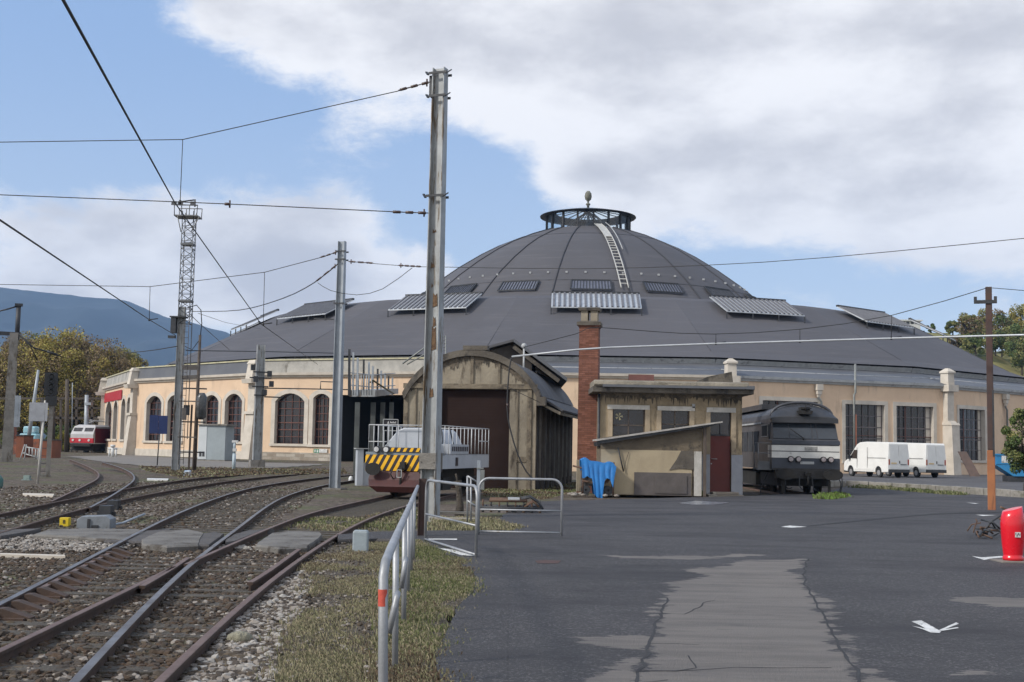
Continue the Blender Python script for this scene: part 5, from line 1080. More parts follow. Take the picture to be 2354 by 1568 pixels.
# electrical cabinet before the facade
g0 = G(495, 1056); Yc = 100.0; g0 = at(495, 1056, Yc); g0.z = gz(g0.x, Yc); cb = thing('electrical_cabinet', 'large grey metal cabinet with a flat overhanging lid before the arched windows', 'cabinet', g0, R(-16))
h = at(495, 975, Yc).z-g0.z
mb = MB(); mb.box(-1.2, 1.2, -.7, .7, .1, h-.12); obj('body', mb, mat('cabinet_grey', (.27, .31, .33), (.24, .275, .29), scale=1, rough=.6), cb, bevel=.02)
mb = MB(); mb.box(-1.35, 1.4, -.85, .85, h-.12, h); obj('lid', mb, m_oldconc, cb); mb = MB(); mb.box(-1.25, 1.25, -.75, .75, -.2, .1); obj('plinth', mb, m_oldconc, cb)
mb = MB(); mb.box(-1.19, -.45, -.73, -.7, .15, h-.2); obj('door', mb, mat('cabinet_door', (.5, .53, .54), (.45, .48, .49), scale=1, rough=.55), cb)
for x in (-1.05, -.78):
    mb = MB(); mb.box(x, x+.2, -.745, -.73, .35, .75)
    obj('vent_grille', mb, m_dkmetal, cb)
# ---------------------------------------------------------------- barrel-roofed shed
m_shed = mat('stained_shed_concrete', (.30, .26, .195), (.215, .185, .14), scale=.8, bump=.35, bscale=7, c3=(.07, .055, .04), s3=1.0, t3=(.52, .68), stretch=(1.6, 1.6, .4), rough=.95)
m_sheddk = mat('soot_and_shade_concrete', (.09, .078, .064), (.135, .118, .095), scale=1.2, bump=.4, bscale=8, c3=(.05, .045, .04), s3=1.6, t3=(.5, .66), stretch=(1, 1, .5), rough=.95)
m_shut = mat('brown_shutter', (.021, .011, .009), (.026, .014, .011), scale=.5, bump=.03, rough=.85, spec=.2, wave=(2.2, 'Z'))
m_felt = mat('roofing_felt', (.07, .07, .075), (.10, .10, .105), scale=1, bump=.15, bscale=10, rough=.85)
Ysh = 57.0; p0 = at(922, 1119, Ysh); p0.z = -.13; pL = at(922, 1000, Ysh); pR = at(1240, 1000, Ysh)
sh = thing('workshop_shed', 'stained concrete shed with an arched gable and a wide brown roller shutter', 'shed', ((pL.x+pR.x)/2, Ysh, -.13), R(-9.5))
Wd = (pR.x-pL.x)/2; zof = lambda y: at(1080, y, Ysh).z+.13
zA, zE, zDoor = zof(806), zof(908), zof(893); xd0 = at(1008, 1000, Ysh).x-sh.location.x; xd1 = at(1171, 1000, Ysh).x-sh.location.x
def archz(x, top=zA, e=zE, w=Wd):
    h_ = top-e; rr0 = (w*w+h_*h_)/(2*h_); return top-rr0+math.sqrt(max(0, rr0*rr0-x*x))
mb = MB(); N = 24; LD = 13
zd = zDoor-.03
mb.box(-Wd, xd0, 0, .3, 0, zd); mb.box(xd1, Wd-.15, 0, .3, 0, zd)
xs2 = [-Wd+2*Wd*i/N for i in range(N+1)]
for i in range(N): mb.poly([(xs2[i], 0, zd), (xs2[i+1], 0, zd), (xs2[i+1], 0, archz(xs2[i+1])-.03), (xs2[i], 0, archz(xs2[i])-.03)])
mb.poly([(xd0, 0, zd), (xd0, .3, zd), (xd1, .3, zd), (xd1, 0, zd)])
obj('front_wall', mb, m_shed, sh)
mb = MB(); mb.box(xd0-.01, xd1+.01, .24, .29, .02, zd+.01); obj('roller_shutter', mb, m_shut, sh)
mb = MB(); mb.box(-Wd-.03, Wd-.1, -.1, .0, zd+.02, zd+.24)
for (x0, x1) in ((-.05, .09), (1.25, 1.34), (-1.6, -1.5)): mb.box(x0, x1, -.07, 0, zd+.26, archz((x0+x1)/2)-.2)
for (x0, x1) in ((-Wd, -Wd+.2), (xd0-.32, xd0-.1), (-Wd+.55, -Wd+.6), (xd1+.35, xd1+.4), (Wd-.55, Wd-.35)): mb.box(x0, x1, -.06, 0, 0, zd)
mb.box(xd1+.4, Wd-.5, -.04, 0, 1.25, 1.5)
obj('concrete_ribs', mb, mat('rib_concrete', (.20, .165, .115), (.13, .105, .075), scale=1.5, bump=.4, bscale=8, c3=(.06, .05, .038), s3=1.5, t3=(.5, .66)), sh)
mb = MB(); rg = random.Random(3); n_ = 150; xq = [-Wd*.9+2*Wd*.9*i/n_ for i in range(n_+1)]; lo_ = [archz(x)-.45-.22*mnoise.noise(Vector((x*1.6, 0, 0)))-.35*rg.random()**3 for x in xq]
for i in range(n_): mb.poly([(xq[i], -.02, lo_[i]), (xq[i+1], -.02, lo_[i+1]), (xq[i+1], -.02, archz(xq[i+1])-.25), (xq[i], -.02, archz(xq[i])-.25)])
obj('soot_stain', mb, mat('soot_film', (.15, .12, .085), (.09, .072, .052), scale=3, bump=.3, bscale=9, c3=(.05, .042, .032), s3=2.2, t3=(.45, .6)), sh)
mb = MB(); M_ = 28; st = []
for i in range(M_+1):
    a = PI*i/M_; x = -Wd*1.0*math.cos(a)*1.02; zt = archz(x/1.02)+.05
    st.append((x, zt))
for i in range(M_):
    (x0, z0), (x1, z1) = st[i], st[i+1]
    mb.hexa([(x0*.97, -.18, z0-.3), (x1*.97, -.18, z1-.3), (x1*.97, .25, z1-.3), (x0*.97, .25, z0-.3), (x0, -.18, z0), (x1, -.18, z1), (x1, .25, z1), (x0, .25, z0)])
mb.box(-.4, .75, -.2, .3, zA+.02, zA+.22)
mb.box(Wd-.12, Wd+.3, -.2, .3, zE-.45, zE-.05)
obj('arch_rim', mb, m_sheddk, sh)
mb = MB()
for i in range(M_):
    (x0, z0), (x1, z1) = st[i], st[i+1]; mb.poly([(x0, .2, z0-.06), (x1, .2, z1-.06), (x1, LD, z1-.06), (x0, LD, z0-.06)], 0, True)
obj('barrel_roof', mb, m_felt, sh)
mb = MB(); mb.box(Wd-.25, Wd-.12, .3, LD, 0, zE-.1); mb.box(-Wd, -Wd+.15, .3, LD, 0, zE-.1); obj('side_wall', mb, mat('black_shed_boards', (.035, .032, .03), (.055, .05, .045), scale=2, stretch=(1, 1, .2)), sh)
mb = MB(); mb.box(-Wd, Wd, LD, LD+.2, 0, zE); obj('rear_wall', mb, m_sheddk, sh)
for i in range(22):   # vertical weathered side posts
    y = .9+i*.56; w = .05+.06*random.random(); mb = MB(); mb.box(Wd-.12, Wd-.02, y-w, y+w, .0 if i % 3 else .4, zE-.5); obj('side_post', mb, m_sheddk if i % 3 else mat('pale_board', (.2, .19, .17), (.14, .13, .115), scale=3), sh)
mb = MB(); mb.hexa([(Wd-.1, .25, zE-.35), (Wd+.9, .25, zE-.85), (Wd+.9, LD, zE-.85), (Wd-.1, LD, zE-.35), (Wd-.1, .25, zE-.25), (Wd+.95, .25, zE-.72), (Wd+.95, LD, zE-.72), (Wd-.1, LD, zE-.25)]); obj('side_canopy', mb, m_shed, sh)
mb = MB(); mb.hexa([(Wd-.35, .3, zE+.1), (Wd+1.0, .3, zE-.70), (Wd+1.0, LD, zE-.70), (Wd-.35, LD, zE+.1), (Wd-.35, .3, zE+.2), (Wd+1.05, .3, zE-.62), (Wd+1.05, LD, zE-.62), (Wd-.35, LD, zE+.2)]); obj('canopy_cover', mb, m_felt, sh)
# second steeper roof behind: asymmetrical gable
Yg = 63.0; ga, gb, gc, gd = at(1075, 808, Yg), at(1180, 785, Yg), at(1303, 876, Yg), at(1240, 870, Yg)
gs = thing('gabled_shed', 'dark steep gabled roof rising behind the arched shed towards the brick chimney', 'shed', (gb.x, Yg, -.13))
o_ = gs.location
mb = MB(); rel = lambda v, dy=0: Vector((v.x-o_.x, dy, v.z-o_.z))
A_, B_, C_ = rel(ga), rel(gb), rel(gc)
mb.prism([A_-Vector((2.2, 0, .75)), B_, B_+Vector((0, 0, .12)), A_-Vector((2.2, 0, .62))], (0, 9, 0)); mb.prism([B_, C_, C_+Vector((0, 0, .12)), B_+Vector((0, 0, .12))], (0, 9, 0)); obj('roof', mb, m_felt, gs)
mb = MB(); mb.prism([B_+Vector((0, 0, -.02)), C_+Vector((0, 0, -.02)), C_+Vector((0, 0, .16)), B_+Vector((0, 0, .16))], (0, -.12, 0)); obj('barge_board', mb, m_zinc, gs)
mb = MB(); mb.prism([(A_.x-1.8, .4, 0), (C_.x-1.6, .4, 0), (C_.x-1.6, .4, C_.z+.9), (B_.x, .4, B_.z-.1), (A_.x-1.8, .4, A_.z-.75)], (0, .2, 0)); mb.box(C_.x-1.8, C_.x-1.6, .4, 8.8, 0, C_.z+.9); mb.box(A_.x-1.8, A_.x-1.6, .4, 8.8, 0, A_.z-.8)
obj('wall', mb, mat('brown_black_boards', (.04, .033, .028), (.06, .05, .042), scale=1.5), gs)
mb = MB(); mb.beam((B_.x, .2, B_.z-.25), (C_.x-.4, .2, C_.z+.0), .15, .2); obj('rafter', mb, m_sheddk, gs)
# small lamp on the roof
# ---------------------------------------------------------------- elevated platform beside the shed
Yp = 66.0; q = lambda x, y, Y=Yp: at(x, y, Y)
base = G(850, 1090); base = Vector((q(860, 1000).x, Yp, -.13))
ep = thing('raised_platform', 'raised steel service gangway on posts with tall railing stanchions left of the arched shed', 'platform', base)
rl = lambda v: v-base
mb = MB(); Pp = [rl(q(803, 912)), rl(q(862, 912, 66)), rl(q(915, 905, 85)), rl(q(870, 905, 85))]
mb.prism(Pp, (0, 0, .35)); obj('deck', mb, m_galvold, ep)
for (x, Y) in ((822, 66.2), (858, 67), (880, 72), (900, 78)):
    t0 = q(x, 925, Y); mb = MB(); mb.beam((t0.x-base.x, Y-Yp, 0), (t0.x-base.x, Y-Yp, t0.z+.13), .26, .2); obj('leg', mb, mat('dark_green_steel', (.09, .10, .095), (.06, .065, .065), scale=2), ep)
for i, (x, yt, Y, r_) in enumerate([(803, 803, 66, .06), (812, 810, 68, .05), (822, 822, 66, .05), (836, 826, 67, .05), (848, 832, 66.5, .05), (857, 842, 66.3, .05), (868, 848, 69, .05), (876, 852, 71, .05), (885, 858, 74, .05), (893, 865, 77, .05), (902, 868, 80, .05)]):
    t0, b0 = q(x, yt, Y), q(x-1, 910, Y); mb = MB(); mb.beam(b0-base, t0-base, r_*2, r_*2); obj('stanchion', mb, m_galv if i % 3 else m_dkmetal, ep)
mb = MB()
for yy in (852, 880): mb.beam(rl(q(803, yy+5)), rl(q(858, yy+10, 66.3)), .05, .05); mb.beam(rl(q(858, yy+10, 66.3)), rl(q(908, yy+6, 82)), .05, .05)
for i in range(9): x = 806+i*6; mb.tube([rl(q(x, 862)), rl(q(x, 908))], .02, 4)
obj('railing', mb, m_galv, ep)
mb = MB(); mb.tube([rl(q(848, 880, 66.5)), rl(q(858, 875, 66)), rl(q(885, 893, 70)), rl(q(905, 905, 75))], .05, 6); obj('handrail', mb, mat('brass_rail', (.2, .17, .1)), ep)
# thin steel frame by the shed roof (lattice bits and diagonal struts)
fb = Vector((at(1016, 810, 70).x, 70, -.13)); ff = thing('roof_ladder_mast', 'small pale lattice ladder sticking up behind the arched shed roof with diagonal stays', 'mast', fb)
mb = MB(); rr = lambda x, y: at(x, y, 70)-fb
for x in (1012, 1024): mb.tube([rr(x, 1000), rr(x, 772)], .04, 5)
for y in range(775, 815, 8): mb.tube([rr(1012, y), rr(1024, y-2)], .03, 4)
obj('ladder', mb, m_pipe, ff); mb = MB(); mb.tube([rr(925, 836), rr(1000, 782)], .05, 5); mb.tube([rr(935, 838), rr(1000, 800)], .04, 5); obj('stay', mb, m_pipe, ff)
mb = MB(); a = at(1204, 800, 60); fb2 = Vector((a.x, 60, a.z-.75)); mb.tube([(0, 0, -1.0), (0, 0, .8)], .05, 6); mb.sphere((0, 0, .85), .14, 8); o = obj('lamp_globe', mb, m_gut); o.location = fb2; tag(o, 'tiny white globe lamp on a stem above the steep dark gable', 'lamp')
# ---------------------------------------------------------------- brick chimney
m_brick = mat('red_brick', (.25, .105, .07), (.19, .08, .055), scale=1.2, bump=.4, bscale=20, brick=(1.9, (.55, .6, .62)), c3=(.10, .06, .05), s3=1.2, t3=(.55, .75), stretch=(1, 1, .5), rough=.95)
Yc = 54.5; b0 = Vector((at(1352, 1000, Yc).x, Yc, -.13)); chm = thing('chimney', 'tall square red brick chimney with a concrete cap left of the flat roofed hut', 'chimney', b0, R(-9))
zc = lambda y: at(1352, y, Yc-.4).z+.13
w0 = (at(1378, 1000, Yc).x-at(1325, 1000, Yc).x)/2*.87; w1 = w0*.96
def taper(z0, z1, wa, wb): return [[(-wa, -wa, z0), (wa, -wa, z0), (wa, wa, z0), (-wa, wa, z0)], [(-wb, -wb, z1), (wb, -wb, z1), (wb, wb, z1), (-wb, wb, z1)]]
mb = MB(); mb.loft(taper(0, zc(752), w0*1.0, w1)); mb.loft(taper(zc(752), zc(748), w1+.03, w1+.05)); obj('shaft', mb, m_brick, chm)
mb = MB(); mb.loft(taper(zc(748), zc(740), w1+.1, w1+.1)); mb.loft(taper(zc(740), zc(737), w1+.02, w1-.04)); obj('cap_band', mb, m_sheddk, chm)
mb = MB(); wz = w1-.06
for sx_ in (-1, 1):
    for sy_ in (-1, 1): mb.box(*sorted((sx_*wz, sx_*(wz-.3))), *sorted((sy_*wz, sy_*(wz-.3))), zc(737), zc(714))
obj('cap_pillars', mb, m_shed, chm)
mb = MB(); mb.loft(taper(zc(714), zc(707), w1+.03, w1+.06)); obj('cap_slab', mb, m_sheddk, chm)
# ---------------------------------------------------------------- hut with the flat roof
m_hut = mat('hut_render', (.34, .27, .175), (.24, .19, .125), scale=.9, bump=.35, bscale=9, c3=(.09, .068, .046), s3=1.0, t3=(.5, .68), stretch=(1.5, 1.5, .4), rough=.95)
m_huttrim = mat('weathered_white_trim', (.52, .50, .46), (.40, .38, .34), scale=2.2, bump=.25, bscale=12, c3=(.16, .14, .11), s3=2.5, t3=(.58, .7), stretch=(1, 1, .5))
m_greyp = mat('grey_dado_paint', (.36, .37, .40), (.30, .31, .34), scale=1.5, rough=.7, c3=(.2, .19, .18), s3=2, t3=(.62, .75))
Yh = 52.0; hx = lambda px: at(px, 1000, Yh).x; xL, xR = hx(1379), hx(1705); hb_ = Vector(((xL+xR)/2, Yh, -.06)); hz = lambda y: at(1540, y, Yh).z+.06
hut = thing('signal_hut', 'weathered flat roofed hut with heavy cornice, three dark openings and a red door', 'hut', hb_, 0)
H = hz(903); hx_ = lambda px: hx(px)-hb_.x
ops = [(hx_(1413), hx_(1514), hz(1000), hz(941)), (hx_(1565), hx_(1667-0), hz(1000), hz(942)), (hx_(1632)*0+hx_(1632), hx_(1680), 0.12, hz(944))]
ops[1] = (hx_(1519), hx_(1584), hz(1008), hz(943)); ops[0] = (hx_(1407), hx_(1482), hz(1018), hz(941))
mb = MB(); Dp = 4.6; u = xL-hb_.x; e1 = xR-hb_.x
for (a, b, z0, z1) in ops:
    mb.box(u, a, 0, .3, 0, H); mb.box(a, b, 0, .3, z1, H)
    if z0 > .5: mb.box(a, b, 0, .3, 0, z0)
    u = b
mb.box(u, e1, 0, .3, 0, H); mb.box(e1-.3, e1, .3, Dp, 0, H); mb.box(xL-hb_.x, xL-hb_.x+.3, .3, Dp, 0, H); mb.box(xL-hb_.x+.3, e1-.3, Dp-.3, Dp, 0, H)
obj('wall', mb, m_hut, hut)
mb = MB(); zr0, zr1, zr2 = hz(905), hz(893), hz(878); xl, xr = hx_(1358), hx_(1724)
mb.box(xl, xr, -.75, Dp+.4, zr0, zr1); obj('soffit', mb, m_sheddk, hut)  # underside takes the darker concrete, the eaves shadow put into its colour
mb = MB(); mb.prism([(xl+.05, -.72, zr1), (xl+.05, -.85, zr1+.08), (xl+.05, -.8, zr2-.06), (xl+.05, -.65, zr2), (xl+.05, Dp+.3, zr2), (xl+.05, Dp+.3, zr1)], (xr-xl-.25, 0, 0)); obj('roof_slab', mb, mat('cornice_concrete', (.25, .22, .17), (.17, .15, .115), scale=1.2, bump=.5, bscale=8, c3=(.10, .085, .06), s3=1.6, t3=(.56, .68), stretch=(.4, 1, 2.5)), hut, bevel=.03)
mb = MB(); mb.box(xr-.3, xr+.02, -.86, Dp+.3, zr1-.04, zr1+.12); mb.box(xl+.4, xr, -.92, -.82, zr1-.02, zr1+.08); obj('gutter', mb, m_zinc, hut)
mb = MB()
for (x0, x1, z0, z1) in ((hx_(1395), hx_(1492), hz(943), hz(933)), (hx_(1510), hx_(1596), hz(944), hz(934)), (hx_(1623), hx_(1690), hz(946), hz(935))): mb.box(x0, x1, -.08, 0, z0, z1)
for (a, b, z0, z1) in ops:
    if z0 > .5: pass
obj('trim', mb, m_huttrim, hut)
for (a, b, z0, z1) in [(a, b, max(z0, .1)+(hz(1043) if z0 < .5 else 0), z1) for (a, b, z0, z1) in ops for _ in (0,)]:
  for q0, q1 in ((a-.2, a), (b, b+.2)):
    mb = MB(); mb.box(q0, q1, -.05, 0, z0-.1, z1-.01); obj('jamb', mb, mat('tan_jamb', (.40, .32, .22), (.3, .24, .165), scale=1.5, bump=.2, c3=(.12, .09, .065), s3=2, t3=(.54, .7)), hut)
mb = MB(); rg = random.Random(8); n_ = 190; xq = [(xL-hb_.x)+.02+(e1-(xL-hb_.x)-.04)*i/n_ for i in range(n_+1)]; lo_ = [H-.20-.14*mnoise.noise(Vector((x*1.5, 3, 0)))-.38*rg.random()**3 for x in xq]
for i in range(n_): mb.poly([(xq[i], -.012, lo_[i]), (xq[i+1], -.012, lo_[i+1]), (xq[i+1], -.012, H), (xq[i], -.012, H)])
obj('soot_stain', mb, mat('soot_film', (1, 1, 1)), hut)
for x0, x1 in ((hx_(1613), hx_(1632)), (hx_(1680), hx_(1705))):
    mb = MB(); mb.box(x0+.01, x1-.01, -.035, 0, .05, hz(1043)); obj('painted_dado', mb, m_greyp, hut)
mb = MB(); mb.box(e1-.0, e1+.03, 0, Dp, .05, hz(1043)); obj('painted_dado', mb, m_greyp, hut)
for i, (a, b, z0, z1) in enumerate(ops[:2]):
    mb = MB(); mb.box(a, b, .18, .2, z0, z1); wo = obj('window', mb, m_glass, hut)
    mb = MB()
    for x in (a+.03, (a+b)/2, b-.03): mb.box(x-.025, x+.025, .13, .18, z0, z1)
    mb.box(a, b, .13, .18, (z0+z1)/2-.02, (z0+z1)/2+.03); obj('window_frame', mb, mat('brown_frame', (.08, .06, .05), (.11, .09, .07), scale=3), wo)
mb = MB()
for k_ in range(5): a_ = k_*1.256; mb.prism([(ops[0][0]+.28+.0, .12, ops[0][3]-.33), (ops[0][0]+.28+.16*math.cos(a_-.3), .12, ops[0][3]-.33+.16*math.sin(a_-.3)), (ops[0][0]+.28+.16*math.cos(a_+.3), .12, ops[0][3]-.33+.16*math.sin(a_+.3))], (0, .02, 0))
obj('window_sticker', mb, mat('faded_yellow', (.4, .35, .2), (.3, .28, .2), scale=8), hut)
a, b, z0, z1 = ops[2]; zt = hz(1000)
mb = MB(); mb.box(a+.02, b-.02, .12, .17, .14, zt); dr = obj('door', mb, mat('oxblood_door', (.15, .03, .024), (.12, .026, .02), scale=1, rough=.6, c3=(.07, .02, .018), s3=1, t3=(.6, .8)), hut)
mb = MB(); zh = hz(1053); mb.tube([(a+.08, .12, zh), (a+.08, .05, zh), (a+.3, .05, zh)], .014, 6); mb.cyl((a+.07, .12, zh-.2), (a+.07, .1, zh-.2), .03, 8); obj('handle', mb, m_gut, dr)
mb = MB(); mb.box(a, b, .2, .22, zt+.06, z1); tl = obj('transom_window', mb, m_glass, hut); mb = MB(); mb.box(a, b, .1, .19, zt, zt+.07)
for x in (a+.42, b-.06): mb.box(x, x+.03, .12, .19, zt+.07, z1-.5)
obj('transom_frame', mb, m_dkmetal, tl)
mb = MB(); mb.box(hx_(1622), hx_(1702), -.75, -.05, -.08, .06); mb.box(hx_(1634), hx_(1694), -.5, -.05, .06, .16); obj('doorstep', mb, m_plinth, hut, bevel=.02)
mb = MB(); xb = hx_(1590); mb.box(xb, xb+.12, -.08, 0, hz(937), hz(928)); obj('junction_box', mb, m_gut, hut)
# pipes beside chimney
mb = MB(); x_ = hx_(1378); mb.tube([(x_-.05, -.1, 0), (x_-.05, -.1, H-.1)], .06, 8); obj('drainpipe', mb, m_dkmetal, hut)
# little white cowl on the roof: part of the roundhouse buttress stays visible behind
# patches on the roof behind
mb = MB(); a_ = at(1445, 880, Yh+3.5); b_ = at(1503, 868, Yh+3.5); bb = Vector((a_.x, a_.y, zr2-.06)); mb.box(0, b_.x-a_.x, 0, .3, .0, .5); o = obj('roof_block', mb, mat('dusty_red_sheet', (.33, .15, .12), (.26, .12, .1), scale=2)); o.location = bb; tag(o, 'long low dusty red sheet lying on the hut roof', 'sheet')
mb = MB(); a_ = at(1570, 875, Yh+4.2); bb = Vector((a_.x, a_.y, zr2-.06)); mb.prism([(0, 0, 0), (2.3, 0, 0), (2.2, 0, .75), (1.1, 0, .5)], (0, .8, 0)); o = obj('roof_tarpaulin', mb, m_sheddk); o.location = bb; tag(o, 'sloping ragged sheet lying at the back of the hut roof', 'sheet')
# lean-to in front of the hut
Yl = 49.6; lx = lambda px: at(px, 1000, Yl).x; lz = lambda y: at(1500, y, Yl).z
ln_ = thing('lean_to', 'low rendered lean-to with a sloping metal roof before the hut, patched with grey cement', 'lean-to', (lx(1500), Yl, -.03)); bx_ = lx(1500)
X = lambda px: lx(px)-bx_; Z = lambda y: lz(y)+.03
x0, x1 = X(1381), X(1613); dpt = 2.3
mb = MB(); mb.prism([(x0, 0, 0), (x1, 0, 0), (x1, 0, Z(978)), (x0, 0, Z(1008))], (0, .2, 0)); mb.box(x0, x0+.2, .2, dpt, 0, Z(1012)); mb.box(x1-.2, x1, .2, dpt, 0, Z(982)); obj('wall', mb, mat('brown_render', (.17, .135, .09), (.12, .095, .066), scale=1, bump=.4, bscale=8, c3=(.06, .05, .038), s3=1.4, t3=(.52, .66)), ln_)  # wall darker brown than the cream coat below
mb = MB(); mb.box(x0+.01, X(1590), -.03, 0, .03, Z(1035)); obj('render_coat', mb, mat('cream_render', (.40, .33, .22), (.33, .27, .18), scale=.8, bump=.15, c3=(.28, .23, .16), s3=1.5, t3=(.58, .7)), ln_)
mb = MB(); mb.prism([(X(1538), -.055, Z(1080)), (X(1560), -.055, Z(1076)), (X(1598), -.055, Z(1078)), (X(1600), -.055, Z(1050)), (X(1590), -.055, Z(1034)), (X(1565), -.055, Z(1035)), (X(1555), -.055, Z(1055))], (0, .03, 0)); obj('bare_patch', mb, m_sheddk, ln_)
mb = MB(); mb.box(X(1458), X(1588), -.1, -.032, .02, Z(1086)); mb.box(X(1505), X(1578), -.13, -.1, .1, Z(1092)); obj('cement_patch', mb, mat('dark_cement', (.115, .10, .095), (.085, .075, .07), scale=1.5, bump=.2, c3=(.09, .08, .08), s3=1.2), ln_)
mb = MB(); mb.box(X(1595), X(1612), -.06, 0, .02, Z(1036)); obj('white_pilaster', mb, m_huttrim, ln_)
zl, zr_ = Z(1012), Z(965); xa, xb = X(1371), X(1657)
zl2 = Z(1014); mb = MB(); mb.prism([(xa, -.35, Z(1016)), (xb, -.35, Z(969)), (xb, -.35, Z(966)), (xa, -.35, Z(1012))], (0, dpt+.5, 0)); obj('sloping_roof', mb, mat('pale_corrugated', (.42, .40, .37), (.30, .28, .26), scale=3, rough=.6), ln_)
mb = MB(); mb.prism([(xa+.05, -.3, Z(1023)), (xb-.6, -.3, Z(979)), (xb-.1, -.3, Z(970)), (xa+.02, -.3, Z(1016.5))], (0, .12, 0)); mb.prism([(xa+.05, .1, Z(1028)), (xb-.9, .1, Z(986)), (xb-.1, .1, Z(972)), (xa+.02, .1, Z(1018))], (0, dpt-.3, 0)); obj('fascia', mb, m_dkmetal, ln_)
mb = MB(); mb.tube([(X(1420), -.1, Z(1030)), (X(1427), -.1, Z(1060)), (X(1433), -.1, Z(1085))], .03, 6); mb.tube([(X(1433), -.1, Z(1085)), (X(1438), -.08, Z(1062)), (X(1445), -.06, Z(1040))], .008, 4); obj('loose_pipe', mb, m_dkmetal, ln_)
mb = MB(); mb.beam((X(1619), -.05, 0), (X(1619), -.05, Z(975)), .12, .12); obj('timber_post', mb, mat('brown_frame', (1, 1, 1)), ln_)
# bollard post beside the tarp, and rubble
pb = G(1331, 1130, -.05); mb = MB(); mb.box(-.13, .13, -.12, .12, 0, at(1331, 1057, pb.y).z+.05); o = obj('stone_post', mb, m_shed, bevel=.02); o.location = pb; tag(o, 'short tan stone post at the left of the blue tarpaulin', 'post')
# ---------------------------------------------------------------- blue tarpaulin over a frame
Yt_ = 49.3; tb = Vector((at(1374, 1000, Yt_).x, Yt_, -.03)); X = lambda px: at(px, 1000, Yt_).x-tb.x; Z = lambda y: at(1374, y, Yt_).z+.03
tp = thing('tarpaulin_cart', 'bright blue tarpaulin draped over a rusty wheeled frame before the brick chimney', 'cart', tb)
NXX, NYY = 26, 14; V = []
def tarp(u, v):   # u along 0..1, v across -1..1
    x = X(1334)+(X(1414)-X(1334))*u; edge_ = abs(v); top = Z(1058)+.08*math.exp(-((u-.15)/.12)**2)-.07*smooth(.25, .5, u)+.025*math.sin(u*17); top -= .12*smooth(.9, 1, u)
    drop_len = .60+.62*(smooth(.28, .36, u)-smooth(.62, .70, u))+.12*smooth(.86, .95, u)+.05*math.sin(u*13)+.03*math.sin(u*31)
    y = -.38*min(1, edge_/.5)*(1 if v < 0 else -1) ; d = max(0, edge_-.5)/.5*drop_len*1.1
    fold = .045*(abs(math.sin(u*19+v*1.5))-.5)*min(1, d*3)
    x += (.5-u)*.22*min(1, d); return Vector((x+.02*math.sin(v*7+u*5), -(.38*min(1, edge_/.5))*(-1 if v > 0 else 1)*1.0+(fold+.12*min(1, d))*(-1 if v < 0 else 1), top-d-.04*edge_+mnoise.noise(Vector((u*6, v*3, 0)))*.025))
mb = MB(); 
for i in range(61):
    for j in range(25): mb.addv([tarp(i/60, -1+2*j/24)])
for i in range(60):
    for j in range(24): mb.face((i*25+j, (i+1)*25+j, (i+1)*25+j+1, i*25+j+1), 0, False)
o = obj('tarpaulin', mb, mat('blue_tarpaulin', (.012, .15, .43), (.015, .18, .5), scale=3, rough=.45, bump=.2, bscale=12), tp); sol = o.modifiers.new('thick', 'SOLIDIFY'); sol.thickness = .01
mb = MB(); m_rf = mat('rusty_frame', (.09, .05, .035), (.13, .08, .05), scale=5)
for x in (1340, 1372, 1409):
    for y in (-.28, .28): mb.tube([(X(x), y, 0), (X(x)+.02, y, Z(1062))], .035, 6)
for y in (-.28, .28): mb.tube([(X(1338), y, .55), (X(1372), y-.05, .48), (X(1395), y, .5), (X(1412), y, .95)], .04, 6); mb.tube([(X(1318), y*.6, Z(1072)), (X(1345), y, Z(1078)), (X(1412), y, Z(1070))], .04, 6)
obj('frame', mb, m_rf, tp)
for x in (1347, 1398):
    mb = MB(); mb.tube([(X(x), -.3, .2), (X(x), -.25, .2)], .17, 18); mb.tube([(X(x), .25, .2), (X(x), .3, .2)], .17, 18); mb.tube([(X(x), -.3, .2), (X(x), .3, .2)], .04, 8); obj('wheel_set', mb, m_dkmetal, tp)
mb = MB(); mb.box(X(1336), X(1362), -.2, .2, .35, .95); mb.sphere((X(1342), -.25, 1.15), .1, 8); mb.sphere((X(1343), -.27, .9), .09, 8); obj('engine_block', mb, mat('oily_parts', (.06, .055, .05), (.16, .14, .13), scale=8), tp)
mb = MB()
for i in range(26):
    x = random.uniform(X(1310), X(1420)); s = random.uniform(.04, .12); mb.sphere((x, random.uniform(-.7, .5), s*.3), s, 6, random.choice((0, 0, 1)), (1.3, 1, .6))
o = obj('rubble', mb, [m_stone, m_st3]); o.location = (tb.x, tb.y, -.05); tag(o, 'loose rubble round the feet of the blue tarpaulin frame', 'rubble', kind='stuff')
# ---------------------------------------------------------------- big grey locomotive
m_lgrey = mat('loco_grey', (.062, .064, .073), (.045, .047, .054), scale=1.2, rough=.5, bump=.06, c3=(.03, .029, .03), s3=1.2, t3=(.5, .7), stretch=(1, 1, .5))
m_lroof = mat('loco_roof', (.026, .027, .03), (.042, .043, .048), scale=1.5, rough=.5, bump=.08, c3=(.03, .03, .034), s3=1.4)
m_lwhite = mat('loco_white_band', (.66, .65, .61), (.56, .55, .52), scale=2, rough=.5, c3=(.2, .19, .18), s3=2.2, t3=(.58, .72))
m_lblue = mat('loco_blue_grey', (.045, .052, .07), (.032, .038, .05), scale=2, rough=.5, c3=(.04, .042, .05), s3=2, t3=(.55, .7))
m_under = mat('black_running_gear', (.008, .0075, .007), (.02, .018, .016), scale=3, rough=.8)
m_wind = mat('windscreen', (.03, .036, .044), (.045, .052, .062), scale=1, rough=.15, bump=.02)
Yl = 54.0; lb = Vector((at(1851, 1000, Yl).x, Yl, -.12)); loco = thing('diesel_locomotive', 'large grimy grey diesel locomotive with white front bands parked behind the hut', 'locomotive', lb, R(-1.5))
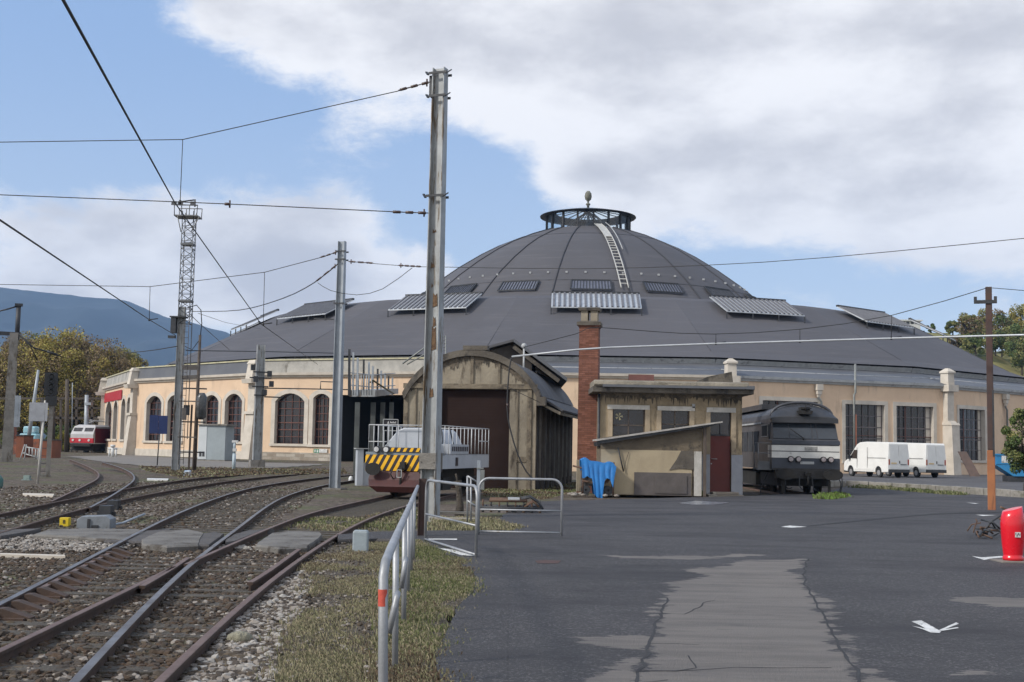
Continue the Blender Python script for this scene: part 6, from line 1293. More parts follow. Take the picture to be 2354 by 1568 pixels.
kz = lambda y: at(1851, y, Yl).z+.12
hw = 1.46
def arc(w, ze, zt, n=14): return [(w*math.cos(PI*i/n)*-1, ze+(zt-ze)*math.sin(PI*i/n)**.9) for i in range(n+1)]
zfl, zsill, zgut, ztop = kz(1080), kz(1010), kz(962), kz(929)
def section(y, w=hw, zt=ztop, zb=zfl, zg=zgut, wt=None):
    wt = wt or w*.95; pr = [(-w, zb)]+[(-w, zsill)]+arc(wt, zg, zt)+[(w, zsill), (w, zb)]
    return [(x, y, z) for x, z in pr]
mb = MB(); mb.loft([section(.75), section(2.6), section(2.7), section(17)], 0); obj('body', mb, m_lgrey, loco)
# cab front
mb = MB(); mb.loft([[(-hw, .0, zfl), (hw, .0, zfl), (hw, 1, zfl), (-hw, 1, zfl)], [(-hw, -.02, zsill), (hw, -.02, zsill), (hw, 1, zsill), (-hw, 1, zsill)]]); obj('nose', mb, m_lgrey, loco, bevel=.05)
def fband(name, y0, y1, mt, th=.03, w=hw+.01): mb = MB(); mb.box(-w, w, -.02-th, -.0, kz(y1), kz(y0)); mb.box(-w-.0, -w+.01, 0, .9, kz(y1), kz(y0)); return obj(name, mb, mt, loco)
fband('front_band', 1024, 1037, m_lwhite); fband('front_band', 1039, 1053, m_lwhite); fband('lower_front_panel', 1054, 1077, m_lblue, .04); fband('upper_front_panel', 1013, 1022, m_lblue, .07)
mb = MB(); mb.box(-.05, .5, -.06, -.05, kz(1036), kz(1027)); obj('number_plate', mb, mat('grimy_plate', (.4, .39, .37), (.2, .2, .19), scale=9), loco)
mb = MB(); mb.box(-.25, .35, -.075, -.06, kz(1067), kz(1061)); obj('plate', mb, m_gut, loco)
# windscreen, raked
zw0, zw1 = kz(1010), kz(973)
mb = MB(); mb.hexa([(-hw*.97, .02, zw0), (hw*.97, .02, zw0), (hw*.97, .9, zw0), (-hw*.97, .9, zw0), (-hw*.94, .36, zw1), (hw*.94, .36, zw1), (hw*.94, .9, zw1), (-hw*.94, .9, zw1)]); obj('cab', mb, m_lgrey, loco)
def wq(xa, xb, off=.012): return [(xa, .02-off, zw0+.03), (xb, .02-off, zw0+.03), (xb*.975, .36-off, zw1-.03), (xa*.975, .36-off, zw1-.03)]
for xa, xb in ((-hw*.95, -.72), (-.68, .28), (.34, .5), (.55, hw*.94)):
    mb = MB(); mb.prism(wq(xa, xb), (0, -.01, 0)); wv = obj('windscreen', mb, m_wind, loco)
mb = MB(); mb.tube([(-.66, -.02, zw1-.25), (-.1, -.04, zw0+.05)], .018, 5); mb.tube([(-.1, -.03, zw0-.02), (-.1, -.05, zw0+.08)], .03, 6); obj('wiper', mb, m_under, loco)
mb = MB(); secs = []
for y, w, zt in ((.16, hw*.985, kz(958)), (.22, hw*1.0, kz(955)), (.55, hw*.98, kz(935)), (.8, hw*.96, kz(929))):
    secs.append([(-w, y, kz(966))]+[(x, y, z) for x, z in arc(w, kz(962), zt)]+[(w, y, kz(966))])
mb.loft(secs, 0, True); mb.box(-hw*.99, hw*.99, .1, .5, kz(972), kz(964)); obj('roof_dome', mb, m_lroof, loco)
mb = MB(); mb.tube([(x*1.02, .85, z+.03) for x, z in arc(hw*.90, kz(958), kz(925))], .07, 6); obj('roof_rim', mb, m_lgrey, loco)
mb = MB(); mb.loft([[(-.28, -.02, kz(952)), (.28, -.02, kz(952)), (.24, .4, kz(952)), (-.24, .4, kz(952))], [(-.33, -.02, kz(944)), (.33, -.02, kz(944)), (.3, .5, kz(944)), (-.3, .5, kz(944))]]); mb.tube([(0, -.05, kz(944)), (0, -.05, kz(932))], .03, 6); mb.tube([(-.25, -.03, kz(939)), (.25, -.03, kz(939))], .025, 6); mb.box(-.2, .2, .0, .5, kz(944), kz(936)); obj('headlamp_housing', mb, m_under, loco)
for x in (hx2 for hx2 in (-.66, -.33, .74, 1.06)):
    mb = MB(); mb.tube([(x, -.18, kz(1056)), (x, -.04, kz(1056))], .13, 16); hl = obj('headlight', mb, m_under, loco); mb = MB(); mb.tube([(x, -.2, kz(1056)), (x, -.182, kz(1056))], .1, 16); obj('lens', mb, mat('lamp_glass', (.45, .40, .40), (.2, .16, .16), scale=9, rough=.15), hl)
# side windows and details
mb = MB(); mb.box(-hw-.012, -hw+.02, 1.0, 2.4, kz(1003), kz(978)); obj('side_window', mb, m_under, loco); mb = MB()
for z in (1004, 977): mb.box(-hw-.03, -hw, .95, 2.5, kz(z)-.02, kz(z)+.02)
mb.box(-hw-.03, -hw, .9, .96, kz(1004), kz(976)); obj('window_trim', mb, m_gut, loco)
for y in np.arange(3.4, 16, 1.5): mb = MB(); mb.box(-hw-.02, -hw+.01, y, y+1.1, kz(1040), kz(990)); obj('side_grille', mb, mat('grille_black', (.03, .032, .036), (.05, .052, .058), wave=(14, 'Z'), scale=4), loco)
mb = MB(); mb.box(-hw-.035, -hw, 2.6, 16.8, kz(973), kz(969)); obj('side_strip', mb, m_gut, loco)
mb = MB(); mb.box(-1.2, 1.2, 4, 15, ztop-.12, ztop+.12); obj('roof_box', mb, m_lroof, loco)
# steps with railing at the left corner
mb = MB()
for x, y in ((-hw-.55, .2), (-hw-.55, 1.2), (-hw-.05, .1)): mb.tube([(x, y, kz(1078)), (x, y, kz(1020))], .022, 6)
for z in (1020, 1043): mb.tube([(-hw-.55, 1.2, kz(z)), (-hw-.55, .2, kz(z)), (-hw-.05, .1, kz(z))], .022, 6)
obj('step_railing', mb, mat('dark_rail', (.2, .21, .22), (.14, .14, .15)), loco)
mb = MB(); mb.box(-hw-.58, -hw-.02, .12, .16, kz(1078), kz(1062)); mb.box(-hw-.6, -hw, .1, 1.3, kz(1082), kz(1078)); obj('step_panel', mb, mat('pale_step', (.15, .155, .165), (.11, .115, .12)), loco)
# buffer beam, buffers, gear
mb = MB(); mb.box(-1.35, 1.35, -.3, .1, kz(1100), kz(1081)); mb.box(-hw, hw, -.1, .5, kz(1081), kz(1077)); obj('buffer_beam', mb, mat('beam_black', (.03, .028, .027), (.045, .042, .04), scale=3), loco)
for x in (-1.0, 1.0):
    mb = MB(); mb.tube([(x, -.32, kz(1090)), (x, -.75, kz(1090))], .12, 12)
    pts = [(x+dx, -.75, kz(1090)+dz) for dx, dz in [(.42*math.cos(a)*(1 if abs(math.cos(a)) < .9 else 1), .24*math.sin(a)) for a in [2*PI*i/20 for i in range(20)]]]; mb.prism(pts, (0, -.07, 0)); obj('buffer', mb, m_under, loco)
mb = MB(); mb.box(-1.15, 1.15, .4, 4.6, .45, kz(1100)+.2); mb.box(-1.2, 1.2, 5.5, 11, .35, kz(1090)); mb.box(-1.15, 1.15, 12, 16.5, .45, kz(1090)); obj('bogie_frame', mb, m_under, loco)
for y in (1.2, 3.4, 13, 15.2):
    mb = MB()
    for s in (-1, 1): mb.tube([(s*.72, y, .55), (s*.85, y, .55)], .55, 24); mb.tube([(s*.70, y, .55), (s*.72, y, .55)], .6, 24)
    mb.tube([(-.8, y, .55), (.8, y, .55)], .1, 8); obj('wheel_set', mb, m_under, loco)
for pts in ([(-.9, -.25, .95), (-.95, -.3, .6), (-.8, -.2, .35), (-.6, -.1, .4)], [(1.25, -.2, 1.0), (1.45, -.3, .6), (1.35, -.35, .15), (1.5, -.3, .5), (1.5, -.2, 1.0)], [(.2, -.3, .9), (.25, -.4, .4), (.4, -.3, .3)], [(-.3, -.3, .95), (-.35, -.4, .5), (-.2, -.4, .3)], [(-1.6, .3, 1.0), (-1.85, .4, .3), (-1.9, .4, .0)]):
    mb = MB(); mb.tube(cat_rom([Vector(v) for v in pts], .1), .025, 6); obj('brake_hose', mb, m_dkmetal, loco)
mb = MB(); mb.box(-.13, .13, -.55, -.3, kz(1094), kz(1086)); mb.tube([(0, -.5, kz(1092)), (0, -.55, kz(1110)), (0, -.45, kz(1114))], .04, 6); obj('coupling', mb, m_under, loco)
for q in ((.9, 1.0, -.35, -.2, .1, .7), (-1.1, -.95, -.35, -.2, .15, .7)): mb = MB(); mb.box(*q); obj('rail_guard', mb, m_under, loco)
mb = MB(); mb.box(-1.3, -.9, -.4, -.3, kz(1086), kz(1079)); obj('socket_box', mb, m_under, loco)
mb = MB(); mb.tube([(-1.28, -.42, kz(1090)), (-1.1, -.42, kz(1083)), (-.75, -.42, kz(1083))], .02, 6); mb.tube([(-1.1, -.42, kz(1092)), (-1.05, -.42, kz(1080))], .03, 6); obj('lamp_bracket', mb, m_gut, loco)
# track below it
for s in (-.75, .75):
    mb = MB(); mb.box(-.035, .035, 0, 20, -.13, .0); o = obj('rail', mb, m_railrust); o.location = (lb.x+s, Yl+.8, -.02); tag(o, 'rusty rail under the '+('left' if s < 0 else 'right')+' wheels of the big grey locomotive', 'rail', 'rails of the yard tracks')
# ---------------------------------------------------------------- striped rail tractor
m_tg = mat('tractor_grey', (.42, .445, .48), (.36, .385, .415), scale=1.2, rough=.5, bump=.05, c3=(.2, .205, .21), s3=1.5, t3=(.6, .75)); m_tb = mat('tractor_blue_grey', (.20, .24, .27), (.16, .195, .22), scale=2, rough=.5)
m_red = mat('oxide_red_plough', (.058, .012, .010), (.042, .010, .009), scale=1.4, rough=.6, bump=.1, c3=(.08, .025, .02), s3=2, t3=(.55, .7))
m_yel = mat('hazard_yellow', (.85, .46, .01), (.75, .40, .01), scale=5, rough=.5, c3=(.4, .2, .03), s3=4, t3=(.62, .72)); m_blk = mat('hazard_black', (.016, .013, .02), (.025, .02, .025), scale=5, rough=.5)
Yt_ = 44.0; X_ = lambda px, Y=Yt_: at(px, 1000, Y).x; cx_ = (X_(837)+X_(1019))/2; tb = Vector((cx_, Yt_, -.1)); tz = lambda y: at(928, y, Yt_).z+.1
tr = thing('rail_tractor', 'grey rail tractor with a yellow and black striped front, red plough and railed deck', 'rail tractor', tb, R(-14))
W = 1.42; L_ = 6.4; zb0, zb1 = tz(1083), tz(1046); zdk = tz(1042)
mb = MB(); mb.box(-W, W, 0, .12, zb0, zb1); obj('front_plate', mb, m_blk, tr, bevel=.01)
sw = .13; pitch = .26; slope = .30; nmb = MB(); i = -2
while -W+i*pitch < W:   # slanted yellow stripes clipped to the plate
    xa = -W+i*pitch; poly = [(xa, zb0), (xa+sw, zb0), (xa+sw+slope, zb1), (xa+slope, zb1)]
    def clip(poly, x0, keep_gt):
        out = []
        for k in range(len(poly)):
            a, b = poly[k], poly[(k+1) % len(poly)]; ia = (a[0] >= x0) == keep_gt or a[0] == x0; ib = (b[0] >= x0) == keep_gt or b[0] == x0
            if ia: out.append(a)
            if ia != ib: f = (x0-a[0])/(b[0]-a[0]); out.append((x0, a[1]+f*(b[1]-a[1])))
        return out
    pc = clip(clip(poly, -W+.005, True), W-.005, False)
    if len(pc) >= 3: nmb.prism([(x, -.006, z+(.004 if z < zb0+.01 else -.004)) for x, z in pc], (0, .004, 0))
    i += 1
obj('hazard_stripes', nmb, m_yel, tr)
mb = MB(); mb.box(-.82, .62, -.02, .05, tz(1039), tz(1029)); hp = obj('upper_hazard_board', mb, m_blk, tr)
mb = MB()
for i in range(6): xa = -.74+i*.24; mb.prism([(xa, -.026, tz(1038.5)), (xa+.11, -.026, tz(1038.5)), (xa+.18, -.026, tz(1029.5)), (xa+.07, -.026, tz(1029.5))], (0, .004, 0))
obj('upper_stripes', mb, m_yel, hp)
mb = MB(); mb.box(-W, W, .02, .35, zb1, tz(1040)); mb.box(-1.0, 1.0, .0, .3, tz(1040), tz(1033)); obj('front_sill', mb, m_tb, tr)
mb = MB(); mb.box(-W, W, .12, L_, zb0+.1, zb0+.62); mb.box(-W, W, .3, L_, zb0+.62, zdk-.02); obj('frame', mb, m_tg, tr)
mb = MB(); zh = tz(983)
mb.prism([(-.98, .5, zdk), (1.0, .5, zdk), (1.0, .5, zdk+.12), (.66, .5, zh-.12), (.52, .5, zh), (-.18, .5, zh), (-.42, .5, zh-.1), (-.98, .5, zdk+.14)], (0, 3.9, 0)); obj('hood', mb, m_tg, tr, bevel=.04)
mb = MB(); mb.box(W-.5, W+.01, 1.0, 3.4, zdk, zdk+.35); obj('side_box', mb, m_tg, tr)
for i in range(9): mb = MB(); y = 1.2+i*.24; mb.box(W+.01, W+.025, y, y+.13, zdk+.1, zdk+.27); obj('vent_slot', mb, m_blk, tr)
mb = MB()
for pts in ([(1.0, 1.2, zdk+.9), (1.02, 1.3, zdk+.5), (1.04, 1.1, zdk+.15)], [(1.0, 2.2, zdk+.95), (1.03, 2.4, zdk+.6), (1.06, 2.7, zdk+.2)]): mb.tube([Vector(v)+Vector((.02, 0, 0)) for v in pts], .025, 5)
obj('hood_strap', mb, m_dkmetal, tr)
def rr_(pts, r=.018): mb = MB(); mb.tube(pts, r, 6); return obj('deck_rail', mb, mat('white_rail', (.52, .53, .54), (.42, .43, .44), scale=4, rough=.5), tr)
zr = tz(977)
rr_([(-W, .3, zr), (W, .3, zr)]); rr_([(W, .3, zr), (W, L_-.1, zr)]); rr_([(-W, .3, zr), (-W, L_-.1, zr)]); rr_([(-W, L_-.1, zr), (W, L_-.1, zr)]); rr_([(-W, .3, (zr+zdk)/2-.1), (-.6, .3, (zr+zdk)/2-.1)])
for x in (-W, -W+.35, -W+.75, -.3, 1.1): rr_([(x, .3, zdk-.1), (x, .3, zr)], .014)
for y in np.arange(.3, L_, .5): rr_([(W, y, zdk-.05), (W, y, zr)], .014); rr_([(-W, y, zdk-.05), (-W, y, zr)], .014)
for x in np.arange(-1.1, 1.3, .45): rr_([(x, L_-.1, zdk-.05), (x, L_-.1, zr)], .012)
rr_([(W, L_-1.6, (zr+zdk)/2), (W, L_-.1, (zr+zdk)/2)])
for x in (-.98, -.62):
    mb = MB(); mb.tube([(x, -.1, tz(1034)), (x, .08, tz(1034))], .12, 14); hl = obj('headlight', mb, m_dkmetal, tr); mb = MB(); mb.tube([(x, -.115, tz(1034)), (x, -.1, tz(1034))], .09, 14); obj('lens', mb, mat('clear_lens', (.65, .66, .66), (.4, .4, .4), scale=9, rough=.1), hl)
mb = MB(); mb.tube([(.55, .0, tz(1040)), (.55, .0, tz(945))], .012, 5); mb.tube([(-.62, .0, tz(1040)), (-.62, .0, tz(980))], .012, 5); obj('antenna', mb, m_dkmetal, tr)
zpl = tz(1132)
mb = MB(); mb.loft([[(-.85, -.3, zpl), (.85, -.3, zpl), (.85, -.1, zpl), (-.85, -.1, zpl)], [(-1.12, -.42, tz(1118)), (1.12, -.42, tz(1118)), (1.12, -.1, tz(1118)), (-1.12, -.1, tz(1118))], [(-1.22, -.2, tz(1103)), (1.22, -.2, tz(1103)), (1.22, -.05, tz(1103)), (-1.22, -.05, tz(1103))], [(-1.2, -.05, tz(1084)), (1.2, -.05, tz(1084)), (1.2, .1, tz(1084)), (-1.2, .1, tz(1084))]]); obj('plough', mb, m_red, tr, bevel=.02)
mb = MB(); mb.tube([(-.98+.0, -.03, tz(1078)), (-.98, -.35, tz(1078))], .1, 10)
mb.prism([(-.98+.28*math.cos(a), -.35, tz(1079)+.22*math.sin(a)) for a in [2*PI*i/20 for i in range(20)]], (0, -.06, 0)); obj('buffer', mb, m_under, tr)
mb = MB(); mb.tube([(.98, -.03, tz(1078)), (.98, -.35, tz(1078))], .1, 10); mb.prism([(.98+.28*math.cos(a), -.35, tz(1079)+.22*math.sin(a)) for a in [2*PI*i/20 for i in range(20)]], (0, -.06, 0)); obj('buffer', mb, m_under, tr)
mb = MB(); mb.box(-.06, .12, -.2, 0, tz(1080), tz(1062)); mb.tube([(.02, -.22, tz(1075)), (.02, -.3, tz(1100)), (.02, -.32, tz(1120))], .045, 8); mb.tube([(-.3, -.1, tz(1070)), (-.35, -.3, tz(1090)), (-.3, -.2, tz(1100))], .025, 6); obj('coupling', mb, m_under, tr)
mb = MB(); zq0, zq1 = tz(1097), tz(1080)
for a, b in (((-.1, zq0), (.06, zq0)), ((.06, zq0), (.06, zq1)), ((.06, zq1), (-.1, zq1)), ((-.1, zq1), (-.1, zq0))): mb.beam((a[0], -.34, a[1]), (b[0], -.34, b[1]), .02, .02)
obj('tow_link', mb, m_gut, tr)
for y in (1.4, 4.8):
    mb = MB()
    for s in (-1, 1): mb.tube([(s*.72, y, .5), (s*.85, y, .5)], .46, 22)
    mb.tube([(-.8, y, .5), (.8, y, .5)], .08, 8); obj('wheel_set', mb, m_under, tr)
mb = MB(); mb.box(-.9, .9, .4, L_-.3, .4, zb0+.1); mb.box(1.0, 1.2, .9, 1.9, .3, .75); mb.box(1.0, 1.2, 4.3, 5.3, .3, .75); obj('undercarriage', mb, m_under, tr)
mb = MB(); mb.box(W-.0, W+.03, 1.7, 1.95, zb0+.2, zb0+.5); obj('filler_hatch', mb, m_blk, tr)
# black framed information board on the deck left
bi = thing('info_board', 'small black notice board in a white frame beyond the deck railing of the rail tractor', 'sign', Vector((at(896, 1000, 52).x, 52, -.13)))
iz = lambda y: at(896, y, 52).z+.13; ix = lambda x: at(x, 1000, 52).x-bi.location.x
mb = MB(); mb.box(ix(882), ix(912), 0, .04, iz(976), iz(966)); obj('panel', mb, m_blk, bi); mb = MB()
for a, b in (((880, 964), (914, 964)), ((880, 977), (914, 977)), ((880, 964), (880, 990)), ((914, 964), (914, 990)), ((880, 990), (914, 990))): mb.beam((ix(a[0]), -.02, iz(a[1])), (ix(b[0]), -.02, iz(b[1])), .03, .03)
mb.beam((ix(882), 0, 0), (ix(882), 0, iz(990)), .05, .05); mb.beam((ix(912), 0, 0), (ix(912), 0, iz(990)), .05, .05); obj('frame', mb, m_gut, bi)
mb = MB(); mb.prism([(ix(889), -.01, iz(974)), (ix(894), -.01, iz(974)), (ix(891.5), -.01, iz(967.5))], (0, .005, 0)); obj('symbol', mb, m_white, bi)
mb = MB()
for i in range(7): mb.box(ix(896+i*2), ix(897.2+i*2), -.012, -.006, iz(973), iz(970-(i % 3 == 0)*1.5))
obj('faded_lettering', mb, m_white, bi)
# grey stub column beside the tractor
g0 = G(829, 1116); hh = at(829, 1030, g0.y).z-g0.z
sc = thing('steel_column_stub', 'short pale grey steel column with a capping plate, left of the striped tractor', 'column', g0, R(20))
mb = MB(); mb.box(-.24, .05, -.2, .2, -.05, hh-.04); mb.box(.05, .38, -.1, .25, -.05, hh-.7); obj('column', mb, m_tg, sc); mb = MB(); mb.box(-.33, .3, -.25, .25, hh-.04, hh); obj('cap_plate', mb, m_gut, sc)
g0 = G(806, 1108); mb = MB(); mb.sphere((0, 0, .12), .16, 10, 0, (.8, .8, 1.2)); o = obj('white_cone', mb, m_wp); o.location = g0; tag(o, 'little white rounded cone at the foot of the short grey column', 'marker')
# ---------------------------------------------------------------- white vans
m_van = mat('white_van_paint', (.74, .74, .71), (.70, .70, .67), scale=.8, rough=.35, bump=.0, coat=.5, c3=(.6, .59, .55), s3=1.5, t3=(.6, .8)); m_vdark = mat('van_plastic', (.025, .027, .03), (.04, .042, .045), rough=.5)
def van(label, loc, rz):
    v = thing('van', label, 'van', loc, rz, 'white panel vans before the facade'); Ln, Wv, Ht = 6.1, .99, 2.62; v.scale = (.93, .93, 1)
    # x forward is -X: nose at -Ln/2, rear at +Ln/2 ; y lateral
    side = [(-3.05, .45), (-3.05, .95), (-2.95, 1.12), (-2.35, 1.38), (-1.62, 2.12), (-1.3, 2.42), (-.9, 2.57), (0, 2.62), (2.9, 2.58), (3.0, 2.5), (3.05, 1.5), (3.05, .5)]
    arcs = lambda c, r=.44: [(c+r*math.cos(PI-PI*i/10), .38+r*math.sin(PI-PI*i/10)) for i in range(11)]
    bot = [(3.05, .42)]+list(reversed([(x, max(z, .36)) for x, z in arcs(1.75)]))+list(reversed([(x, max(z, .36)) for x, z in arcs(-2.1)]))+[(-3.05, .42)]
    def yw(z): return Wv if z < 1.3 else Wv-(z-1.3)*.09
    mb = MB(); pr = side[::1]
    outl = side+[(x, z) for x, z in bot]
    n = len(outl); bL = mb.addv([(x, -yw(z), z) for x, z in outl]); bR = mb.addv([(x, yw(z), z) for x, z in outl])
    mb.face(range(bL, bL+n)); mb.face(range(bR+n-1, bR-1, -1))
    for i in range(n): j = (i+1) % n; mb.face((bL+j, bL+i, bR+i, bR+j))
    obj('body', mb, m_van, v, bevel=.035)
    mb = MB()
    for s in (-1, 1):
        y0 = s*(yw(1.6)+.012); y1 = s*(yw(2.1)+.012); mb.prism([(-2.2, s*(Wv+.004), 1.4), (-1.2, s*(Wv+.004), 1.36), (-1.2, s*(yw(2.0)+.006), 2.0), (-1.62, s*(yw(2.0)+.006), 2.0)], (0, s*.012, 0))
    obj('side_window', mb, m_glass, v)
    mb = MB(); mb.prism([(-2.38, -.85, 1.36), (-2.38, .85, 1.36), (-1.63, .78, 2.1), (-1.63, -.78, 2.1)], (-.02, 0, .02)); obj('windscreen', mb, m_glass, v)
    mb = MB()
    for s in (-1, 1): mb.box(-2.3, -2.1, *sorted((s*(Wv+.02), s*(Wv+.22))), 1.3, 1.62)
    obj('mirror', mb, m_vdark, v)
    mb = MB()
    for x_ in (-1.18, .25): mb.box(x_, x_+.02, -Wv-.004, -Wv+.02, .6, 2.2)
    mb.box(.25, 2.7, -Wv-.004, -Wv+.02, 1.42, 1.44); obj('door_seam', mb, m_vdark, v)
    mb = MB(); mb.box(3.0, 3.14, -Wv+.03, Wv-.03, .38, .62); mb.box(-3.12, -2.9, -Wv+.02, Wv-.02, .3, .62); obj('bumper', mb, m_vdark, v, bevel=.03)
    mb = MB()
    for s in (-1, 1): mb.box(-1.5, 1.15, *sorted((s*Wv, s*(Wv+.02))), .52, .64)
    obj('side_moulding', mb, m_van, v)
    for c in (-2.1, 1.75):
        for s in (-1, 1):
            mb = MB(); mb.tube([(c, s*.74, .35), (c, s*.95, .35)], .345, 24); wh = obj('wheel', mb, mat('tyre', (.02, .02, .02), (.03, .03, .03), rough=.9), v)
            mb = MB(); mb.tube([(c, s*.94, .35), (c, s*.965, .35)], .2, 16); obj('rim', mb, mat('wheel_rim', (.4, .41, .42), (.3, .3, .31), rough=.4, metal=.5), wh)
            mb = MB(); mb.tube([(c+.4*math.cos(PI*i/10), s*.9, .38+.42*math.sin(PI*i/10)) for i in range(11)], .03, 6); obj('wheel_arch', mb, m_vdark, v)
    for s in (-1, 1):
        mb = MB(); mb.box(3.03, 3.07, *sorted((s*.82, s*.93)), .95, 1.35); obj('tail_light', mb, mat('tail_red', (.35, .03, .02), (.3, .08, .03), rough=.3), v)
        mb = MB(); mb.box(3.042, 3.062, *sorted((s*.02, s*.8)), .66, 2.42); dd = obj('rear_door', mb, mat('van_rear_shade_tone', (.62, .63, .62), (.58, .59, .58), rough=.4), v)  # rear doors coloured greyer than the body, their shade put into the paint
    mb = MB(); mb.box(3.06, 3.075, -.7, -.2, 1.0, 1.12); obj('number_plate', mb, mat('dirty_plate', (.55, .42, .25), (.5, .4, .25)), v)
    mb = MB(); mb.box(3.06, 3.09, .03, .1, 1.05, 1.25); mb.box(3.06, 3.08, .15, .7, .95, 1.0); obj('door_handle', mb, m_vdark, v)
    return v
HD = R(-72+0)   # heading of the nose: local -X towards the far left
v1c = at(2008, 1060, 93.5); v2c = at(2100, 1060, 96)
van('white high roofed van parked in front, its left side and rear doors showing', (v1c.x+.15, 93.5, .1), R(-72))
van('white high roofed van standing further right, half hidden by the other van', (v2c.x-.1, 96, .1), R(-72))
# ---------------------------------------------------------------- red and white locomotive far left
Yr = 146; rb = Vector((at(189, 1000, Yr).x, Yr, gz(-50, Yr)-.1)); rz_ = lambda y: at(189, y, Yr).z-rb.z
rl_ = thing('electric_locomotive', 'red and white electric locomotive far off between the trees and the roundhouse', 'locomotive', rb, R(-14))
mb = MB(); w = 1.5; mb.loft([[(-w, 0, rz_(1020)), (w, 0, rz_(1020)), (w, 15, rz_(1020)), (-w, 15, rz_(1020))], [(-w, -.1, rz_(998)), (w, -.1, rz_(998)), (w, 15, rz_(998)), (-w, 15, rz_(998))], [(-w*.93, .5, rz_(980)), (w*.93, .5, rz_(980)), (w*.93, 15, rz_(980)), (-w*.93, 15, rz_(980))], [(-w*.7, .9, rz_(976)), (w*.7, .9, rz_(976)), (w*.7, 15, rz_(976)), (-w*.7, 15, rz_(976))]]); obj('body', mb, mat('rl_white', (.5, .5, .5), (.42, .42, .43), scale=1), rl_)
mb = MB(); mb.box(-w-.02, w+.02, -.13, .1, rz_(1018), rz_(1007)); obj('red_front', mb, mat('rl_red', (.5, .015, .03), (.42, .012, .025), scale=2, rough=.4), rl_)
mb = MB(); mb.box(w-.01, w+.03, .3, 15, rz_(1018), rz_(984)); obj('red_side', mb, mat('rl_maroon', (.16, .012, .02), (.12, .01, .018)), rl_)
for a, b in ((-1.3, -.15), (.15, 1.3)): mb = MB(); mb.prism([(a, .02, rz_(996)), (b, .02, rz_(996)), (b, .38, rz_(983)), (a, .38, rz_(983))], (0, -.03, 0)); obj('windscreen', mb, m_glass, rl_)
for x in (-1.1, -.2, 1.0): mb = MB(); mb.tube([(x, -.2, rz_(1012)), (x, -.12, rz_(1012))], .14, 10); obj('headlight', mb, m_white, rl_)
mb = MB(); mb.box(-w*.9, w*.9, .1, 14, rz_(1036), rz_(1020)); mb.box(-1.3, 1.3, -.4, 0, rz_(1026), rz_(1020)); obj('undercarriage', mb, m_under, rl_)
mb = MB(); mb.tube([(-.9, 2, rz_(976)), (-.4, 3, rz_(966)), (.9, 6, rz_(968)), (2.0, 8, rz_(974))], .12, 6); mb.tube([(-1.1, 2, rz_(966)), (.0, 2, rz_(965))], .1, 6); obj('pantograph', mb, m_gut, rl_)
# orange skip boxes and pale frames near the left edge
Yo = 100; m_or = mat('orange_brown_panel', (.22, .07, .03), (.16, .055, .03), scale=.8, bump=.1)
for x0, x1, y0, lab in ((35, 52, 1064, 'orange brown steel container side next to the left edge mast'), (92, 118, 1062, 'orange brown steel container behind the pale frames and the blank board')):
    a, b = at(x0, y0, Yo), at(x1, y0, Yo); zb = gz(a.x, Yo); zt = at(x0, y0-(62 if x0 < 50 else 50), Yo).z-zb
    o_ = thing('skip_container', lab, 'container', (a.x, Yo, zb)); wd = b.x-a.x
    mb = MB(); mb.box(0, wd, 0, 2, 0, zt); obj('body', mb, m_or, o_); mb = MB(); mb.box(-.05, wd+.05, -.06, 2.05, zt, zt+.1); obj('rim', mb, m_dkmetal, o_)
fb = G(72, 1066); fb = Vector((at(72, 1000, 94).x, 94, gz(-40, 94))); fx = lambda x: at(x, 1000, 94).x-fb.x; fz = lambda y: at(72, y, 94).z-fb.z
o_ = thing('pale_trestle', 'pale metal rack of crossed bars leaning before the orange container', 'rack', fb)
for pts in (((48, 1062), (58, 1022)), ((58, 1062), (62, 1022)), ((62, 1028), (90, 1032)), ((62, 1044), (90, 1052)), ((90, 1030), (90, 1068)), ((84, 1031), (84, 1055)), ((76, 1030), (77, 1050)), ((69, 1030), (70, 1048)), ((54, 1042), (62, 1042)), ((72, 1064), (90, 1068))):
    mb = MB(); mb.tube([(fx(pts[0][0]), 0, fz(pts[0][1])), (fx(pts[1][0]), 0, fz(pts[1][1]))], .05, 5); obj('bar', mb, m_gut, o_)
a = at(62, 1012, 120); mb = MB(); mb.box(-.8, .9, 0, 1.5, 0, 1.0); mb.box(-.5, .7, .1, 1.3, 1.0, 1.7); o = obj('parked_vehicle', mb, [mat('cyan_body', (.25, .5, .58), (.4, .55, .6), scale=2)], bevel=.15); o.location = (a.x, 120, gz(a.x, 120)+1.0); tag(o, 'small pale cyan cab top showing between the left mast and the leaning pole', 'vehicle')
a = at(60, 1020, 118); mb = MB(); mb.box(-1.6, 1.2, 0, 1.5, 0, 1.5); mb.box(-1.9, -1.3, -.1, 1.0, 1.2, 2.6); o = obj('machinery', mb, mat('red_orange_machine', (.3, .09, .04), (.06, .05, .045), scale=1.2)); o.location = (a.x, 118, gz(a.x, 118)); tag(o, 'dark orange machinery heap below the pale cyan cab', 'machine')
